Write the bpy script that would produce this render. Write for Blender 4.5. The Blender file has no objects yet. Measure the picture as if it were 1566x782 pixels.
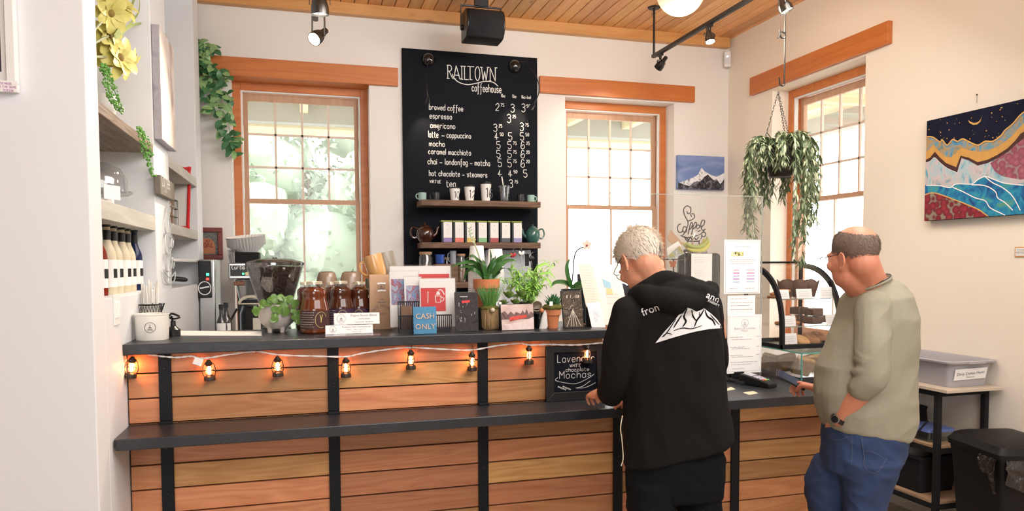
import bpy, bmesh, math, random
from mathutils import Vector, Matrix, noise, Euler
from mathutils.bvhtree import BVHTree
random.seed(7)
PI = math.pi
S = bpy.context.scene
COL = S.collection
# ------------------------------------------------------------------ camera
FPX, YAW, PITCH, ROLL, CY, CAMH = 1116.06, 0.278814, -0.0488565, -0.00452592, 458.15, 1.6
_ct, _st, _cp, _sp = math.cos(YAW), math.sin(YAW), math.cos(PITCH), math.sin(PITCH)
_r = Vector((_ct, -_st, 0)); FW = Vector((_st*_cp, _ct*_cp, _sp)); _u = _r.cross(FW)
RT = math.cos(ROLL)*_r + math.sin(ROLL)*_u
UP = math.cos(ROLL)*_u - math.sin(ROLL)*_r
cam = bpy.data.objects.new('camera', bpy.data.cameras.new('camera')); COL.objects.link(cam)
cam.data.sensor_width = 36; cam.data.lens = FPX/1566*36
cam.data.shift_y = (CY-391)/1566
cam.data.clip_start = 0.05
cam.matrix_world = Matrix(((RT.x, UP.x, -FW.x, 0), (RT.y, UP.y, -FW.y, 0), (RT.z, UP.z, -FW.z, CAMH), (0, 0, 0, 1)))
S.camera = cam
# ------------------------------------------------------------------ world, exposure
w = bpy.data.worlds.new('sky'); S.world = w; w.use_nodes = True
bg = w.node_tree.nodes['Background']; bg.inputs[0].default_value = (0.97, 0.985, 1.0, 1); bg.inputs[1].default_value = 4.2
S.view_settings.view_transform = 'Standard'; S.view_settings.look = 'None'
S.view_settings.exposure = 0.40; S.view_settings.gamma = 1.0; S.view_settings.use_curve_mapping = False
try:
    S.cycles.use_denoising = True
    S.cycles.max_bounces = 10; S.cycles.diffuse_bounces = 5; S.cycles.glossy_bounces = 4
    S.cycles.transparent_max_bounces = 16; S.cycles.transmission_bounces = 8
    S.cycles.sample_clamp_indirect = 6; S.cycles.caustics_reflective = False; S.cycles.caustics_refractive = False
except Exception: pass

def area_light(name, loc, target, size, power, col=(1, 1, 1), sy=None):
    l = bpy.data.lights.new(name, 'AREA'); l.energy = power; l.color = col; l.size = size
    if sy: l.shape = 'RECTANGLE'; l.size_y = sy
    o = bpy.data.objects.new(name, l); COL.objects.link(o); o.location = loc
    o.rotation_euler = (Vector(target)-Vector(loc)).to_track_quat('-Z', 'Y').to_euler(); return o

# added soft fill panels, out of view: overhead, above the bar, behind the camera
area_light('ceiling_fill', (1.5, 0.6, 3.45), (0.9, 3.2, 0.3), 3.6, 120, (1.0, 0.985, 0.965), 2.6)
area_light('bar_fill', (2.0, 2.6, 3.5), (0.6, 4.2, 1.3), 2.2, 75, (1.0, 0.965, 0.92), 1.4)
area_light('rear_fill', (-0.2, -2.8, 1.9), (2.0, 4.5, 1.5), 3.0, 70, (0.97, 0.985, 1.0), 1.8)

# ------------------------------------------------------------------ helpers
def ray(u, v): return RT*((u-783)/FPX) + FW + UP*((CY-v)/FPX)
def at(u, v, x=None, y=None, z=None):
    d = ray(u, v)
    s = x/d.x if x is not None else (y/d.y if y is not None else (z-CAMH)/d.z)
    q = d*s; return Vector((q.x, q.y, q.z+CAMH))
def ppm(p):   # metres covered by one photo pixel at p
    return (Vector(p)-Vector((0, 0, CAMH))).dot(FW)/FPX
def V(*a): return Vector(a)
def rotz(a): return Matrix.Rotation(a, 3, 'Z')
def eul(x, y, z): return Euler((x, y, z)).to_matrix()

def cr(pts, n=6, closed=False):
    P = [Vector(p) for p in pts]; out = []
    if len(P) < 3 and not closed: return P
    m = len(P); rng = range(m if closed else m-1)
    for i in rng:
        a, b, c, d = (P[(i-1) % m] if closed or i > 0 else P[0]), P[i], P[(i+1) % m], (P[(i+2) % m] if closed or i+2 < m else P[-1])
        for k in range(n):
            t = k/n
            out.append(0.5*((2*b)+(c-a)*t+(2*a-5*b+4*c-d)*t*t+(3*b-a-3*c+d)*t**3))
    if not closed: out.append(P[-1])
    return out

PETAL = (.30, .58, .86, 1.0, .97, .80, .40)
class MB:
    def __init__(s): s.v = []; s.f = []; s.m = []; s.mi = 0
    def add(s, vs, fs):
        b = len(s.v); s.v += [Vector(p) for p in vs]
        for q in fs: s.f.append([b+i for i in q]); s.m.append(s.mi)
        return s
    def box(s, c, d, M=None):
        c = Vector(c); hx, hy, hz = d[0]/2, d[1]/2, d[2]/2
        vs = [Vector((x, y, z)) for x in (-hx, hx) for y in (-hy, hy) for z in (-hz, hz)]
        if M is not None: vs = [M @ p for p in vs]
        return s.add([c+p for p in vs], [(0, 1, 3, 2), (4, 6, 7, 5), (0, 4, 5, 1), (2, 3, 7, 6), (0, 2, 6, 4), (1, 5, 7, 3)])
    def bb(s, a, b):
        return s.box([(a[i]+b[i])/2 for i in range(3)], [abs(b[i]-a[i]) for i in range(3)])
    def loft(s, rings, cap=True):
        n = len(rings[0]); vs = [p for r in rings for p in r]; fs = []
        for i in range(len(rings)-1):
            for j in range(n):
                k = (j+1) % n; fs.append((i*n+j, i*n+k, (i+1)*n+k, (i+1)*n+j))
        if cap: fs.append(tuple(reversed(range(n)))); fs.append(tuple((len(rings)-1)*n+j for j in range(n)))
        return s.add(vs, fs)
    def tube(s, pts, r, n=8, cap=True, closed=False):
        P = [Vector(p) for p in pts]; m = len(P)
        R = r if isinstance(r, (list, tuple)) else [r]*m
        rings = []; nrm = None
        for i in range(m):
            a = P[i-1] if (i > 0 or closed) else P[i]; b = P[(i+1) % m] if (i < m-1 or closed) else P[i]
            t = (b-a); t = t.normalized() if t.length > 1e-9 else Vector((0, 0, 1))
            if nrm is None:
                nrm = t.orthogonal().normalized()
            nrm = nrm - t*nrm.dot(t)
            nrm = nrm.normalized() if nrm.length > 1e-6 else t.orthogonal().normalized()
            bi = t.cross(nrm)
            rings.append([P[i]+(nrm*math.cos(2*PI*k/n)+bi*math.sin(2*PI*k/n))*R[i] for k in range(n)])
        if closed: rings.append(rings[0]); cap = False
        return s.loft(rings, cap)
    def cyl(s, a, b, r0, r1=None, n=16, cap=True):
        return s.tube([a, b], [r0, r0 if r1 is None else r1], n, cap)
    def lathe(s, prof, o=(0, 0, 0), n=24, M=None):
        o = Vector(o); rings = []
        for r, z in prof:
            ring = [Vector((max(r, 1e-4)*math.cos(2*PI*k/n), max(r, 1e-4)*math.sin(2*PI*k/n), z)) for k in range(n)]
            rings.append([o+((M @ p) if M is not None else p) for p in ring])
        return s.loft(rings)
    def ball(s, c, r, M=None, n=16, m=10):
        if not isinstance(r, (list, tuple)): r = (r, r, r)
        c = Vector(c); rings = []
        for i in range(m+1):
            t = PI*i/m; t = min(max(t, 0.02), PI-0.02)
            rr = []
            for k in range(n):
                p = Vector((r[0]*math.sin(t)*math.cos(2*PI*k/n), r[1]*math.sin(t)*math.sin(2*PI*k/n), -r[2]*math.cos(t)))
                rr.append(c+((M @ p) if M is not None else p))
            rings.append(rr)
        return s.loft(rings)
    def prism(s, pts, ext):
        P = [Vector(p) for p in pts]; n = len(P); e = Vector(ext)
        return s.add(P+[p+e for p in P], [tuple(range(n)), tuple(reversed(range(n, 2*n)))]+[(i, n+i, n+(i+1) % n, (i+1) % n) for i in range(n)])
    def poly(s, pts):
        return s.add(pts, [tuple(range(len(pts)))])
    def strip(s, pts, w, nrm):
        P = [Vector(p) for p in pts]; nrm = Vector(nrm); vs = []; fs = []
        for i, p in enumerate(P):
            a = P[max(i-1, 0)]; b = P[min(i+1, len(P)-1)]; t = (b-a)
            if t.length < 1e-9: t = Vector((1, 0, 0))
            sd = t.normalized().cross(nrm).normalized()
            ww = w[i] if isinstance(w, (list, tuple)) else w
            vs += [p-sd*ww/2, p+sd*ww/2]
            if i: fs.append((2*i-2, 2*i-1, 2*i+1, 2*i))
        return s.add(vs, fs)
    def leaf(s, base, d, nrm, L, W, bend=0.3, fold=0.15, k=4):
        base = Vector(base); d = Vector(d).normalized(); nrm = Vector(nrm)
        sd = d.cross(nrm)
        sd = sd.normalized() if sd.length > 1e-5 else d.orthogonal().normalized()
        nrm = sd.cross(d).normalized(); vs = []; fs = []
        for i in range(k+1):
            t = i/k; wv = W*(math.sin(PI*min(t*0.92+0.06, 1))**0.8)/2
            c = base+d*(L*t*(1-0.15*bend*t))-nrm*(bend*L*t*t)
            vs += [c-sd*wv+nrm*fold*wv, c, c+sd*wv+nrm*fold*wv]
            if i:
                b = 3*i; fs += [(b-3, b-2, b+1, b), (b-2, b-1, b+2, b+1)]
        return s.add(vs, fs)
    def petal(s, base, d, nrm, L, W, bend=.3, cup=.3):
        base = Vector(base); d = Vector(d).normalized(); sd = d.cross(Vector(nrm)); sd = sd.normalized() if sd.length > 1e-5 else d.orthogonal().normalized(); n = sd.cross(d).normalized(); vs = []; fs = []
        for i, w_ in enumerate(PETAL):
            t = i/(len(PETAL)-1); c = base+d*(L*t*(1-.12*bend*t))-n*(bend*L*t*t); h = W*w_/2
            vs += [c-sd*h+n*cup*h, c, c+sd*h+n*cup*h]
            if i: b = 3*i; fs += [(b-3, b-2, b+1, b), (b-2, b-1, b+2, b+1)]
        return s.add(vs, fs)
    def xf(s, fn, start=0):
        for i in range(start, len(s.v)): s.v[i] = fn(s.v[i])
        return s
    def build(s, name, mat, parent=None, loc=None, smooth=True, bevel=0, solid=0, ang=38, sub=0, mods=None):
        L = Vector((0, 0, 0))
        if parent is not None:
            r = parent
            while r is not None: L = L+Vector(r.location); r = r.parent
        elif loc is not None: L = Vector(loc)
        me = bpy.data.meshes.new(name); me.from_pydata([p-L for p in s.v], [], s.f)
        for mm in (mat if isinstance(mat, (list, tuple)) else [mat]): me.materials.append(mm)
        for p, i in zip(me.polygons, s.m): p.material_index = i
        bm = bmesh.new(); bm.from_mesh(me); bmesh.ops.recalc_face_normals(bm, faces=bm.faces); bm.to_mesh(me); bm.free()
        if smooth:
            me.polygons.foreach_set('use_smooth', [True]*len(me.polygons))
            me.set_sharp_from_angle(angle=math.radians(ang))
        o = bpy.data.objects.new(name, me); COL.objects.link(o)
        if parent is not None: o.parent = parent
        elif loc is not None: o.location = L
        if bevel:
            b = o.modifiers.new('bevel', 'BEVEL'); b.width = bevel; b.segments = 2; b.limit_method = 'ANGLE'; b.angle_limit = math.radians(50)
        if solid:
            b = o.modifiers.new('solid', 'SOLIDIFY'); b.thickness = solid; b.offset = 0
        if sub:
            b = o.modifiers.new('sub', 'SUBSURF'); b.levels = sub; b.render_levels = sub
        return o

def tag(o, label, cat, group=None):
    o['label'] = label; o['category'] = cat
    if group: o['group'] = group
    return o
def thing(name, label, cat, loc=(0, 0, 0), group=None):
    o = bpy.data.objects.new(name, None); COL.objects.link(o); o.location = loc; o.empty_display_size = 0.05
    return tag(o, label, cat, group)
def struct(o):
    o['kind'] = 'structure'; return o
def dup(root, loc=None, rz=None, label=None, group=None):
    r = root.copy(); COL.objects.link(r)
    if loc is not None: r.location = loc
    if rz is not None: r.rotation_euler = (0, 0, rz)
    if label: r['label'] = label
    if group: r['group'] = group
    for ch in list(root.children):
        c = ch.copy(); COL.objects.link(c); c.parent = r
        for g in list(ch.children):
            d = g.copy(); COL.objects.link(d); d.parent = c
    return r

# ------------------------------------------------------------------ materials
def nt(m): return m.node_tree.nodes, m.node_tree.links
def mat(name, col, rough=0.5, metal=0, noise_amt=0, nscale=8, bump=0, bscale=40, trans=0, emit=None, estr=1, coat=0, sss=0, spec=None, alpha=1, ior=None, stretch=(1, 1, 1)):
    m = bpy.data.materials.new(name); m.use_nodes = True; N, L = nt(m); b = N['Principled BSDF']
    c = (col[0], col[1], col[2], 1); b.inputs['Base Color'].default_value = c
    b.inputs['Roughness'].default_value = rough; b.inputs['Metallic'].default_value = metal
    if trans: b.inputs['Transmission Weight'].default_value = trans
    if ior: b.inputs['IOR'].default_value = ior
    if coat: b.inputs['Coat Weight'].default_value = coat
    if sss: b.inputs['Subsurface Weight'].default_value = sss; b.inputs['Subsurface Scale'].default_value = 0.02; b.inputs['Subsurface Radius'].default_value = (1, .4, .25)
    if spec is not None: b.inputs['Specular IOR Level'].default_value = spec
    if alpha < 1: b.inputs['Alpha'].default_value = alpha
    if emit: b.inputs['Emission Color'].default_value = (*emit, 1); b.inputs['Emission Strength'].default_value = estr
    if noise_amt or bump:
        tc = N.new('ShaderNodeTexCoord'); mp = N.new('ShaderNodeMapping'); mp.inputs['Scale'].default_value = stretch
        L.new(tc.outputs['Object'], mp.inputs['Vector'])
    if noise_amt:
        n = N.new('ShaderNodeTexNoise'); n.inputs['Scale'].default_value = nscale; n.inputs['Detail'].default_value = 5
        L.new(mp.outputs[0], n.inputs['Vector'])
        mx = N.new('ShaderNodeMix'); mx.data_type = 'RGBA'
        mx.inputs['A'].default_value = tuple(max(0, v*(1-noise_amt)) for v in col)+(1,)
        mx.inputs['B'].default_value = tuple(min(1, v*(1+noise_amt)) for v in col)+(1,)
        L.new(n.outputs['Fac'], mx.inputs['Factor']); L.new(mx.outputs['Result'], b.inputs['Base Color'])
    if bump:
        n = N.new('ShaderNodeTexNoise'); n.inputs['Scale'].default_value = bscale; n.inputs['Detail'].default_value = 6
        L.new(mp.outputs[0], n.inputs['Vector'])
        bp = N.new('ShaderNodeBump'); bp.inputs['Strength'].default_value = bump; bp.inputs['Distance'].default_value = 0.02
        L.new(n.outputs['Fac'], bp.inputs['Height']); L.new(bp.outputs[0], b.inputs['Normal'])
    return m
def wood(name, c1, c2, along='X', scale=3, rough=0.45, island=0.35, rings=6, knots=None, coat=0):
    """Grain stretched along an axis, each plank (mesh island) tinted on its own."""
    m = bpy.data.materials.new(name); m.use_nodes = True; N, L = nt(m); b = N['Principled BSDF']
    b.inputs['Roughness'].default_value = rough
    if coat: b.inputs['Coat Weight'].default_value = coat; b.inputs['Coat Roughness'].default_value = .25
    tc = N.new('ShaderNodeTexCoord'); geo = N.new('ShaderNodeNewGeometry')
    off = N.new('ShaderNodeVectorMath'); off.operation = 'SCALE'; off.inputs[0].default_value = (13.1, 7.7, 9.3)
    L.new(geo.outputs['Random Per Island'], off.inputs['Scale'])
    ad = N.new('ShaderNodeVectorMath'); ad.operation = 'ADD'; L.new(tc.outputs['Object'], ad.inputs[0]); L.new(off.outputs[0], ad.inputs[1])
    mp = N.new('ShaderNodeMapping'); k = {'X': 0, 'Y': 1, 'Z': 2}[along]; sc = [scale*5]*3; sc[k] = scale*0.45; mp.inputs['Scale'].default_value = sc
    L.new(ad.outputs[0], mp.inputs['Vector'])
    n1 = N.new('ShaderNodeTexNoise'); n1.inputs['Scale'].default_value = 1.0; n1.inputs['Detail'].default_value = 3; n1.inputs['Distortion'].default_value = .6
    L.new(mp.outputs[0], n1.inputs['Vector'])
    ml = N.new('ShaderNodeMath'); ml.operation = 'MULTIPLY'; ml.inputs[1].default_value = rings; L.new(n1.outputs['Fac'], ml.inputs[0])
    fr = N.new('ShaderNodeMath'); fr.operation = 'PINGPONG'; fr.inputs[1].default_value = .5; L.new(ml.outputs[0], fr.inputs[0])
    n2 = N.new('ShaderNodeTexNoise'); n2.inputs['Scale'].default_value = 6; n2.inputs['Detail'].default_value = 4; L.new(mp.outputs[0], n2.inputs['Vector'])
    a2 = N.new('ShaderNodeMath'); a2.operation = 'MULTIPLY_ADD'; a2.inputs[1].default_value = .7; L.new(n2.outputs['Fac'], a2.inputs[0]); L.new(fr.outputs[0], a2.inputs[2])
    rp = N.new('ShaderNodeMapRange'); rp.inputs['From Min'].default_value = .2; rp.inputs['From Max'].default_value = .95; L.new(a2.outputs[0], rp.inputs['Value'])
    mx = N.new('ShaderNodeMix'); mx.data_type = 'RGBA'; mx.inputs['A'].default_value = (*c1, 1); mx.inputs['B'].default_value = (*c2, 1)
    L.new(rp.outputs[0], mx.inputs['Factor'])
    hs = N.new('ShaderNodeHueSaturation'); vr = N.new('ShaderNodeMapRange'); vr.inputs['To Min'].default_value = 1-island; vr.inputs['To Max'].default_value = 1+island*.6
    L.new(geo.outputs['Random Per Island'], vr.inputs['Value']); L.new(vr.outputs[0], hs.inputs['Value'])
    rr = N.new('ShaderNodeMath'); rr.operation = 'MULTIPLY'; rr.inputs[1].default_value = 7.3; L.new(geo.outputs['Random Per Island'], rr.inputs[0])
    r2 = N.new('ShaderNodeMath'); r2.operation = 'FRACT'; L.new(rr.outputs[0], r2.inputs[0])
    hr = N.new('ShaderNodeMapRange'); hr.inputs['To Min'].default_value = .5-.035*island; hr.inputs['To Max'].default_value = .5+.035*island; L.new(r2.outputs[0], hr.inputs['Value']); L.new(hr.outputs[0], hs.inputs['Hue'])
    L.new(mx.outputs['Result'], hs.inputs['Color']); last = hs.outputs[0]
    if knots:
        vo = N.new('ShaderNodeTexVoronoi'); vo.inputs['Scale'].default_value = knots
        m3 = N.new('ShaderNodeMapping'); s3 = [1.6]*3; s3[k] = .8; m3.inputs['Scale'].default_value = s3; L.new(ad.outputs[0], m3.inputs['Vector']); L.new(m3.outputs[0], vo.inputs['Vector'])
        kr = N.new('ShaderNodeMapRange'); kr.inputs['From Min'].default_value = .04; kr.inputs['From Max'].default_value = .11; kr.inputs['To Min'].default_value = .8; kr.inputs['To Max'].default_value = 0; L.new(vo.outputs['Distance'], kr.inputs['Value'])
        m4 = N.new('ShaderNodeMix'); m4.data_type = 'RGBA'; m4.inputs['B'].default_value = (c2[0]*.35, c2[1]*.25, c2[2]*.2, 1)
        L.new(kr.outputs[0], m4.inputs['Factor']); L.new(last, m4.inputs['A']); last = m4.outputs['Result']
    L.new(last, b.inputs['Base Color'])
    bp = N.new('ShaderNodeBump'); bp.inputs['Strength'].default_value = .12; bp.inputs['Distance'].default_value = .004; L.new(a2.outputs[0], bp.inputs['Height']); L.new(bp.outputs[0], b.inputs['Normal'])
    return m
def glass(name, tint=(1, 1, 1), refl=0.08, haze=0.0, film=False):
    """Thin sheet glass: mostly see-through with a fresnel gloss, plus a little dust."""
    m = bpy.data.materials.new(name); m.use_nodes = True; N, L = nt(m); N.remove(N['Principled BSDF'])
    out = N['Material Output']; t = N.new('ShaderNodeBsdfTransparent'); t.inputs[0].default_value = (*tint, 1)
    g = N.new('ShaderNodeBsdfGlossy'); g.inputs['Roughness'].default_value = .02
    fr = N.new('ShaderNodeLayerWeight'); fr.inputs['Blend'].default_value = .35
    ml = N.new('ShaderNodeMath'); ml.operation = 'MULTIPLY_ADD'; ml.inputs[1].default_value = .32; ml.inputs[2].default_value = refl*.5; L.new(fr.outputs['Fresnel'], ml.inputs[0])
    cl = N.new('ShaderNodeMath'); cl.operation = 'MINIMUM'; cl.inputs[1].default_value = .35; L.new(ml.outputs[0], cl.inputs[0])
    mx = N.new('ShaderNodeMixShader'); mx.inputs[0].default_value = .06
    if not film: L.new(cl.outputs[0], mx.inputs[0])
    L.new(t.outputs[0], mx.inputs[1]); L.new(g.outputs[0], mx.inputs[2])
    last = mx
    if haze:
        d = N.new('ShaderNodeBsdfTranslucent'); d.inputs[0].default_value = (1, 1, 1, 1); m2 = N.new('ShaderNodeMixShader')
        m2.inputs[0].default_value = haze; L.new(mx.outputs[0], m2.inputs[1]); L.new(d.outputs[0], m2.inputs[2]); last = m2
    L.new(last.outputs[0], out.inputs['Surface'])
    return m
M = {}
M['wall_white'] = mat('wall_white', (.755, .775, .80), .6, bump=.03, bscale=120)
M['wall_cream'] = mat('wall_cream', (.80, .775, .745), .6, noise_amt=.02, nscale=1.5, bump=.03, bscale=120)
M['wall_warm'] = mat('wall_warm', (.86, .785, .68), .6, noise_amt=.02, nscale=1.5, bump=.03, bscale=120)
M['floor'] = mat('floor', (.44, .37, .30), .35, noise_amt=.15, nscale=2)
M['ceil'] = wood('ceiling_planks', (.86, .47, .19), (.70, .34, .12), 'Y', 2.0, .4, .22, 5, knots=3.2)
M['trimwood'] = wood('trim_fir', (.70, .38, .14), (.60, .29, .09), 'X', 1.6, .4, .05, 5, knots=2.0)
M['casing'] = wood('casing_fir', (.63, .215, .05), (.51, .15, .032), 'X', 1.2, .4, .1, 5, knots=1.6)
M['casing_y'] = wood('casing_fir_y', (.63, .215, .05), (.51, .15, .032), 'Y', 1.2, .4, .1, 5, knots=1.6)
M['sash'] = wood('sash_wood', (.58, .34, .22), (.50, .28, .17), 'Z', 1.5, .5, .1, 5)  # wood tone lightened to hold the haze of the bright window
M['muntin'] = mat('muntin_wood', (.78, .64, .55), .5)  # pale base colour carries the glare that washes out the bars
M['cedar'] = wood('cedar_planks', (.62, .30, .125), (.46, .19, .072), 'X', 1.6, .5, .38, 9)
M['rustic'] = wood('rustic_wood', (.24, .13, .07), (.09, .045, .022), 'X', 2.6, .6, .2, 8, knots=3)
M['rustic_y'] = wood('rustic_wood_y', (.34, .26, .20), (.16, .10, .065), 'Y', 2.6, .6, .2, 8, knots=3)
M['grey_shelf'] = wood('weathered_shelf', (.62, .60, .54), (.48, .46, .41), 'Y', 2.0, .7, .1, 4)
M['slate'] = mat('slate_laminate', (.024, .026, .031), .34, noise_amt=.45, nscale=14, bump=.06, bscale=60)
M['steel'] = mat('black_steel', (.008, .0095, .0125), .5, spec=.2)
M['gap'] = mat('gap_dark', (.006, .006, .006), .9)
M['chalk_board'] = mat('chalkboard', (.0058, .0075, .0125), .65, spec=.10, noise_amt=.12, nscale=3)
M['chalk'] = mat('chalk_white', (.85, .85, .83), .9)
M['black'] = mat('black_plastic', (.007, .007, .008), .35)
M['black_gloss'] = mat('black_gloss', (.008, .008, .01), .08, coat=.5)
M['black_matte'] = mat('black_matte', (.010, .010, .0115), .8, spec=.3)
M['white'] = mat('white_paint', (.82, .82, .80), .5)
M['paper'] = mat('white_paper', (.86, .85, .83), .85)
M['chrome'] = mat('chrome', (.75, .75, .76), .15, 1)
M['stainless'] = mat('stainless', (.55, .55, .55), .3, 1)
M['terracotta'] = mat('terracotta', (.56, .19, .075), .75, noise_amt=.12, nscale=20)
M['glass'] = glass('clear_glass')
M['pane'] = glass('window_glass', (.97, 1, .985), .06, .07)  # white haze stands in for window glare as well as dirt on the glass
M['acrylic'] = glass('acrylic_sheet', (.985, .99, .985), .08, .008)
M['edge_green'] = mat('glass_edge_green', (.10, .42, .36), .15, alpha=.75)
M['ink'] = mat('ink_grey', (.16, .15, .17), .8)
M['soil'] = mat('soil', (.03, .02, .012), .95)
M['skin'] = mat('skin', (.60, .27, .16), .5, noise_amt=.10, nscale=14, sss=.12, bump=.05, bscale=200)
# ------------------------------------------------------------------ stroke lettering
GL = {'a': '45 36 26 15 13 22 32 43/46 42', 'b': '19 12/15 26 36 45 43 32 22 13', 'c': '45 36 26 15 13 22 32 43', 'd': '45 36 26 15 13 22 32 43/49 42',
 'e': '14 44 44 45 36 26 15 13 22 32 43', 'f': '49 39 28 26 20 10/16 46', 'g': '45 36 26 15 13 22 32 43/46 41 30 20 11', 'h': '19 12/14 26 36 45 42', 'i': '16 12/17 18',
 'k': '19 12/45 13 13 42', 'l': '19 12', 'm': '16 12/14 26 35 32/34 46 55 52', 'n': '16 12/14 26 36 45 42', 'o': '26 15 13 22 32 43 45 36 26', 'p': '16 10/15 26 36 45 43 32 22 13',
 'r': '16 12/14 26 36 45', 's': '45 36 26 15 24 34 43 32 22 13', 't': '28 23 32 42/16 46', 'u': '16 13 22 32 43/46 42', 'v': '16 22 22 46', 'w': '16 22 22 35 35 42 42 56', 'y': '16 23 33 45/46 31 20',
 'x': '16 42/46 12', '0': '29 17 14 22 32 44 47 39 29', '1': '28 39 32', '2': '17 28 39 48 46 12 12 42', '3': '18 29 39 48 47 36 26 26 36 45 43 32 22 13', '4': '38 14 14 54/39 32',
 '5': '49 19 19 16 36 45 43 32 22 13', '6': '48 29 15 13 22 32 43 45 36 25 14', '7': '19 49 49 22', '8': '29 18 17 26 36 45 43 32 22 13 15 26 36 47 48 39 29', '9': '42 46 48 39 29 17 15 25 36 46', '-': '14 54', '.': '22 23',
 'L': '19 12 12 42', 'W': '19 22 22 37 37 42 42 59', 'H': '19 12/49 42/16 46', 'I': '19 12', 'T': '09 59/29 22', 'E': '49 19 19 12 12 42/16 36', 'C': '48 29 16 14 22 42', 'M': '12 19 19 35 35 59 59 52',
 'A': '02 29 29 52/14 44', 'N': '12 19 19 42 42 49', 'O': '29 17 14 22 32 44 47 39 29', 'R': '12 19 19 39 48 47 36 16/26 52', 'S': '48 29 17 26 36 45 43 32 13', 'V': '19 22 22 49', 'U': '19 14 22 32 44 49', 'P': '12 19 19 39 48 47 36 16',
 'D': '19 12 12 32 44 47 39 19', 'G': '48 29 16 14 22 42 45 35', 'B': '19 12 12 32 43 45 36 16/36 47 48 39 19', 'Y': '19 26 49/26 22', 'z': '16 46 46 12 12 42'}
def write(mb, text, o, ex, ey, h, w, nrm, adv=1.0, off=.0012):
    """Lettering as ribbons: o = baseline start, ex/ey unit axes, h = x-height*2.25 (full cap height), w = stroke width."""
    u = h/7.0; x = 0; o = Vector(o); ex = Vector(ex); ey = Vector(ey); nrm = Vector(nrm)
    for ch in text:
        if ch == ' ': x += 3.2*adv; continue
        g = GL.get(ch) or GL.get(ch.lower())
        if not g: x += 3*adv; continue
        mxx = 0
        for st in g.split('/'):
            pts = [(int(q[0]), int(q[1])) for q in st.split()]; mxx = max(mxx, max(p[0] for p in pts))
            runs = [[]]
            for i, p in enumerate(pts):
                runs[-1].append(p)
                if i+1 < len(pts) and pts[i+1] == p: runs.append([])
            for r in runs:
                if len(r) < 2: continue
                P = [o+ex*((x+(p[0]-.6)*adv)*u)+ey*((p[1]-2)*u)+nrm*off for p in r]
                mb.strip(cr(P, 4) if len(P) > 2 else P, w, nrm)
        x += (mxx+.75)*adv
    return x*u
def scribble(mb, o, ex, ey, L, w, nrm, h, off=.0012):
    """A line of print too small to read: short dashes of varied length."""
    ex = Vector(ex); nrm = Vector(nrm); x = 0; o = Vector(o)
    while x < L:
        d = min(random.uniform(2, 6)*h, L-x)
        mb.strip([o+ex*x+nrm*off, o+ex*(x+d)+nrm*off], w, nrm); x += d+h*.8
def text_mesh(mb, s, o, ex, ey, size, nrm, off=.0012, align='CENTER', depth=0):
    c = bpy.data.curves.new('t', 'FONT'); c.body = s; c.size = size; c.align_x = align; c.resolution_u = 2; c.extrude = depth
    ob = bpy.data.objects.new('t', c); me = ob.to_mesh()
    o = Vector(o); ex = Vector(ex); ey = Vector(ey); nrm = Vector(nrm)
    mb.add([o+ex*q.co.x+ey*q.co.y+nrm*(q.co.z+off) for q in me.vertices], [tuple(p.vertices) for p in me.polygons])
    ob.to_mesh_clear(); bpy.data.objects.remove(ob); bpy.data.curves.remove(c)
def remesh(mb, voxel, smooth=4, name='tmp', fac=.5):
    """Fuse overlapping pieces into one continuous surface; returns (verts, faces)."""
    me = bpy.data.meshes.new(name); me.from_pydata(mb.v, [], mb.f)
    bm = bmesh.new(); bm.from_mesh(me); bmesh.ops.recalc_face_normals(bm, faces=bm.faces); bm.to_mesh(me); bm.free()
    ob = bpy.data.objects.new(name, me); COL.objects.link(ob)
    r = ob.modifiers.new('r', 'REMESH'); r.mode = 'VOXEL'; r.voxel_size = voxel
    if smooth:
        s = ob.modifiers.new('s', 'SMOOTH'); s.factor = fac; s.iterations = smooth
    dg = bpy.context.evaluated_depsgraph_get(); ev = ob.evaluated_get(dg); e = ev.to_mesh()
    vs = [v.co.copy() for v in e.vertices]; fs = [tuple(p.vertices) for p in e.polygons]
    ev.to_mesh_clear(); bpy.data.objects.remove(ob); bpy.data.meshes.remove(me)
    out = MB(); out.add(vs, fs); return out

import numpy as np
def smooth_where(mb, cond, iters=8):
    """Even out the creases left where the fused pieces met, only on the vertices picked by cond."""
    P = np.array([tuple(p) for p in mb.v]); sel = np.array([cond(p) for p in mb.v]); E = set()
    for f in mb.f:
        for i in range(len(f)): a, b = f[i], f[(i+1) % len(f)]; E.add((a, b) if a < b else (b, a))
    E = np.array(list(E)); deg = np.bincount(E.ravel(), minlength=len(P)).astype(float)
    for it in range(iters*2):
        S_ = np.zeros_like(P); np.add.at(S_, E[:, 0], P[E[:, 1]]); np.add.at(S_, E[:, 1], P[E[:, 0]])
        A = S_/deg[:, None]; lam = .6 if it % 2 == 0 else -.62 if False else .5; P[sel] += lam*(A[sel]-P[sel])
    mb.v = [Vector(p) for p in P]; return mb
# ================================================================== ROOM
YB, XR, XL, ZC, ZB, ZL = 5.9, 3.74, -0.694, 3.61, 1.285, 0.95
YF = 2.80                      # near end of the left wall
YE = at(309, 300, x=XL).y      # far end of the left wall
YP = 3.256                     # plank face of the bar
m = MB(); m.bb((-4.5, -3.0, -.1), (XR+.3, YB+.3, 0)); struct(m.build('floor', M['floor'], smooth=False))
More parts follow.
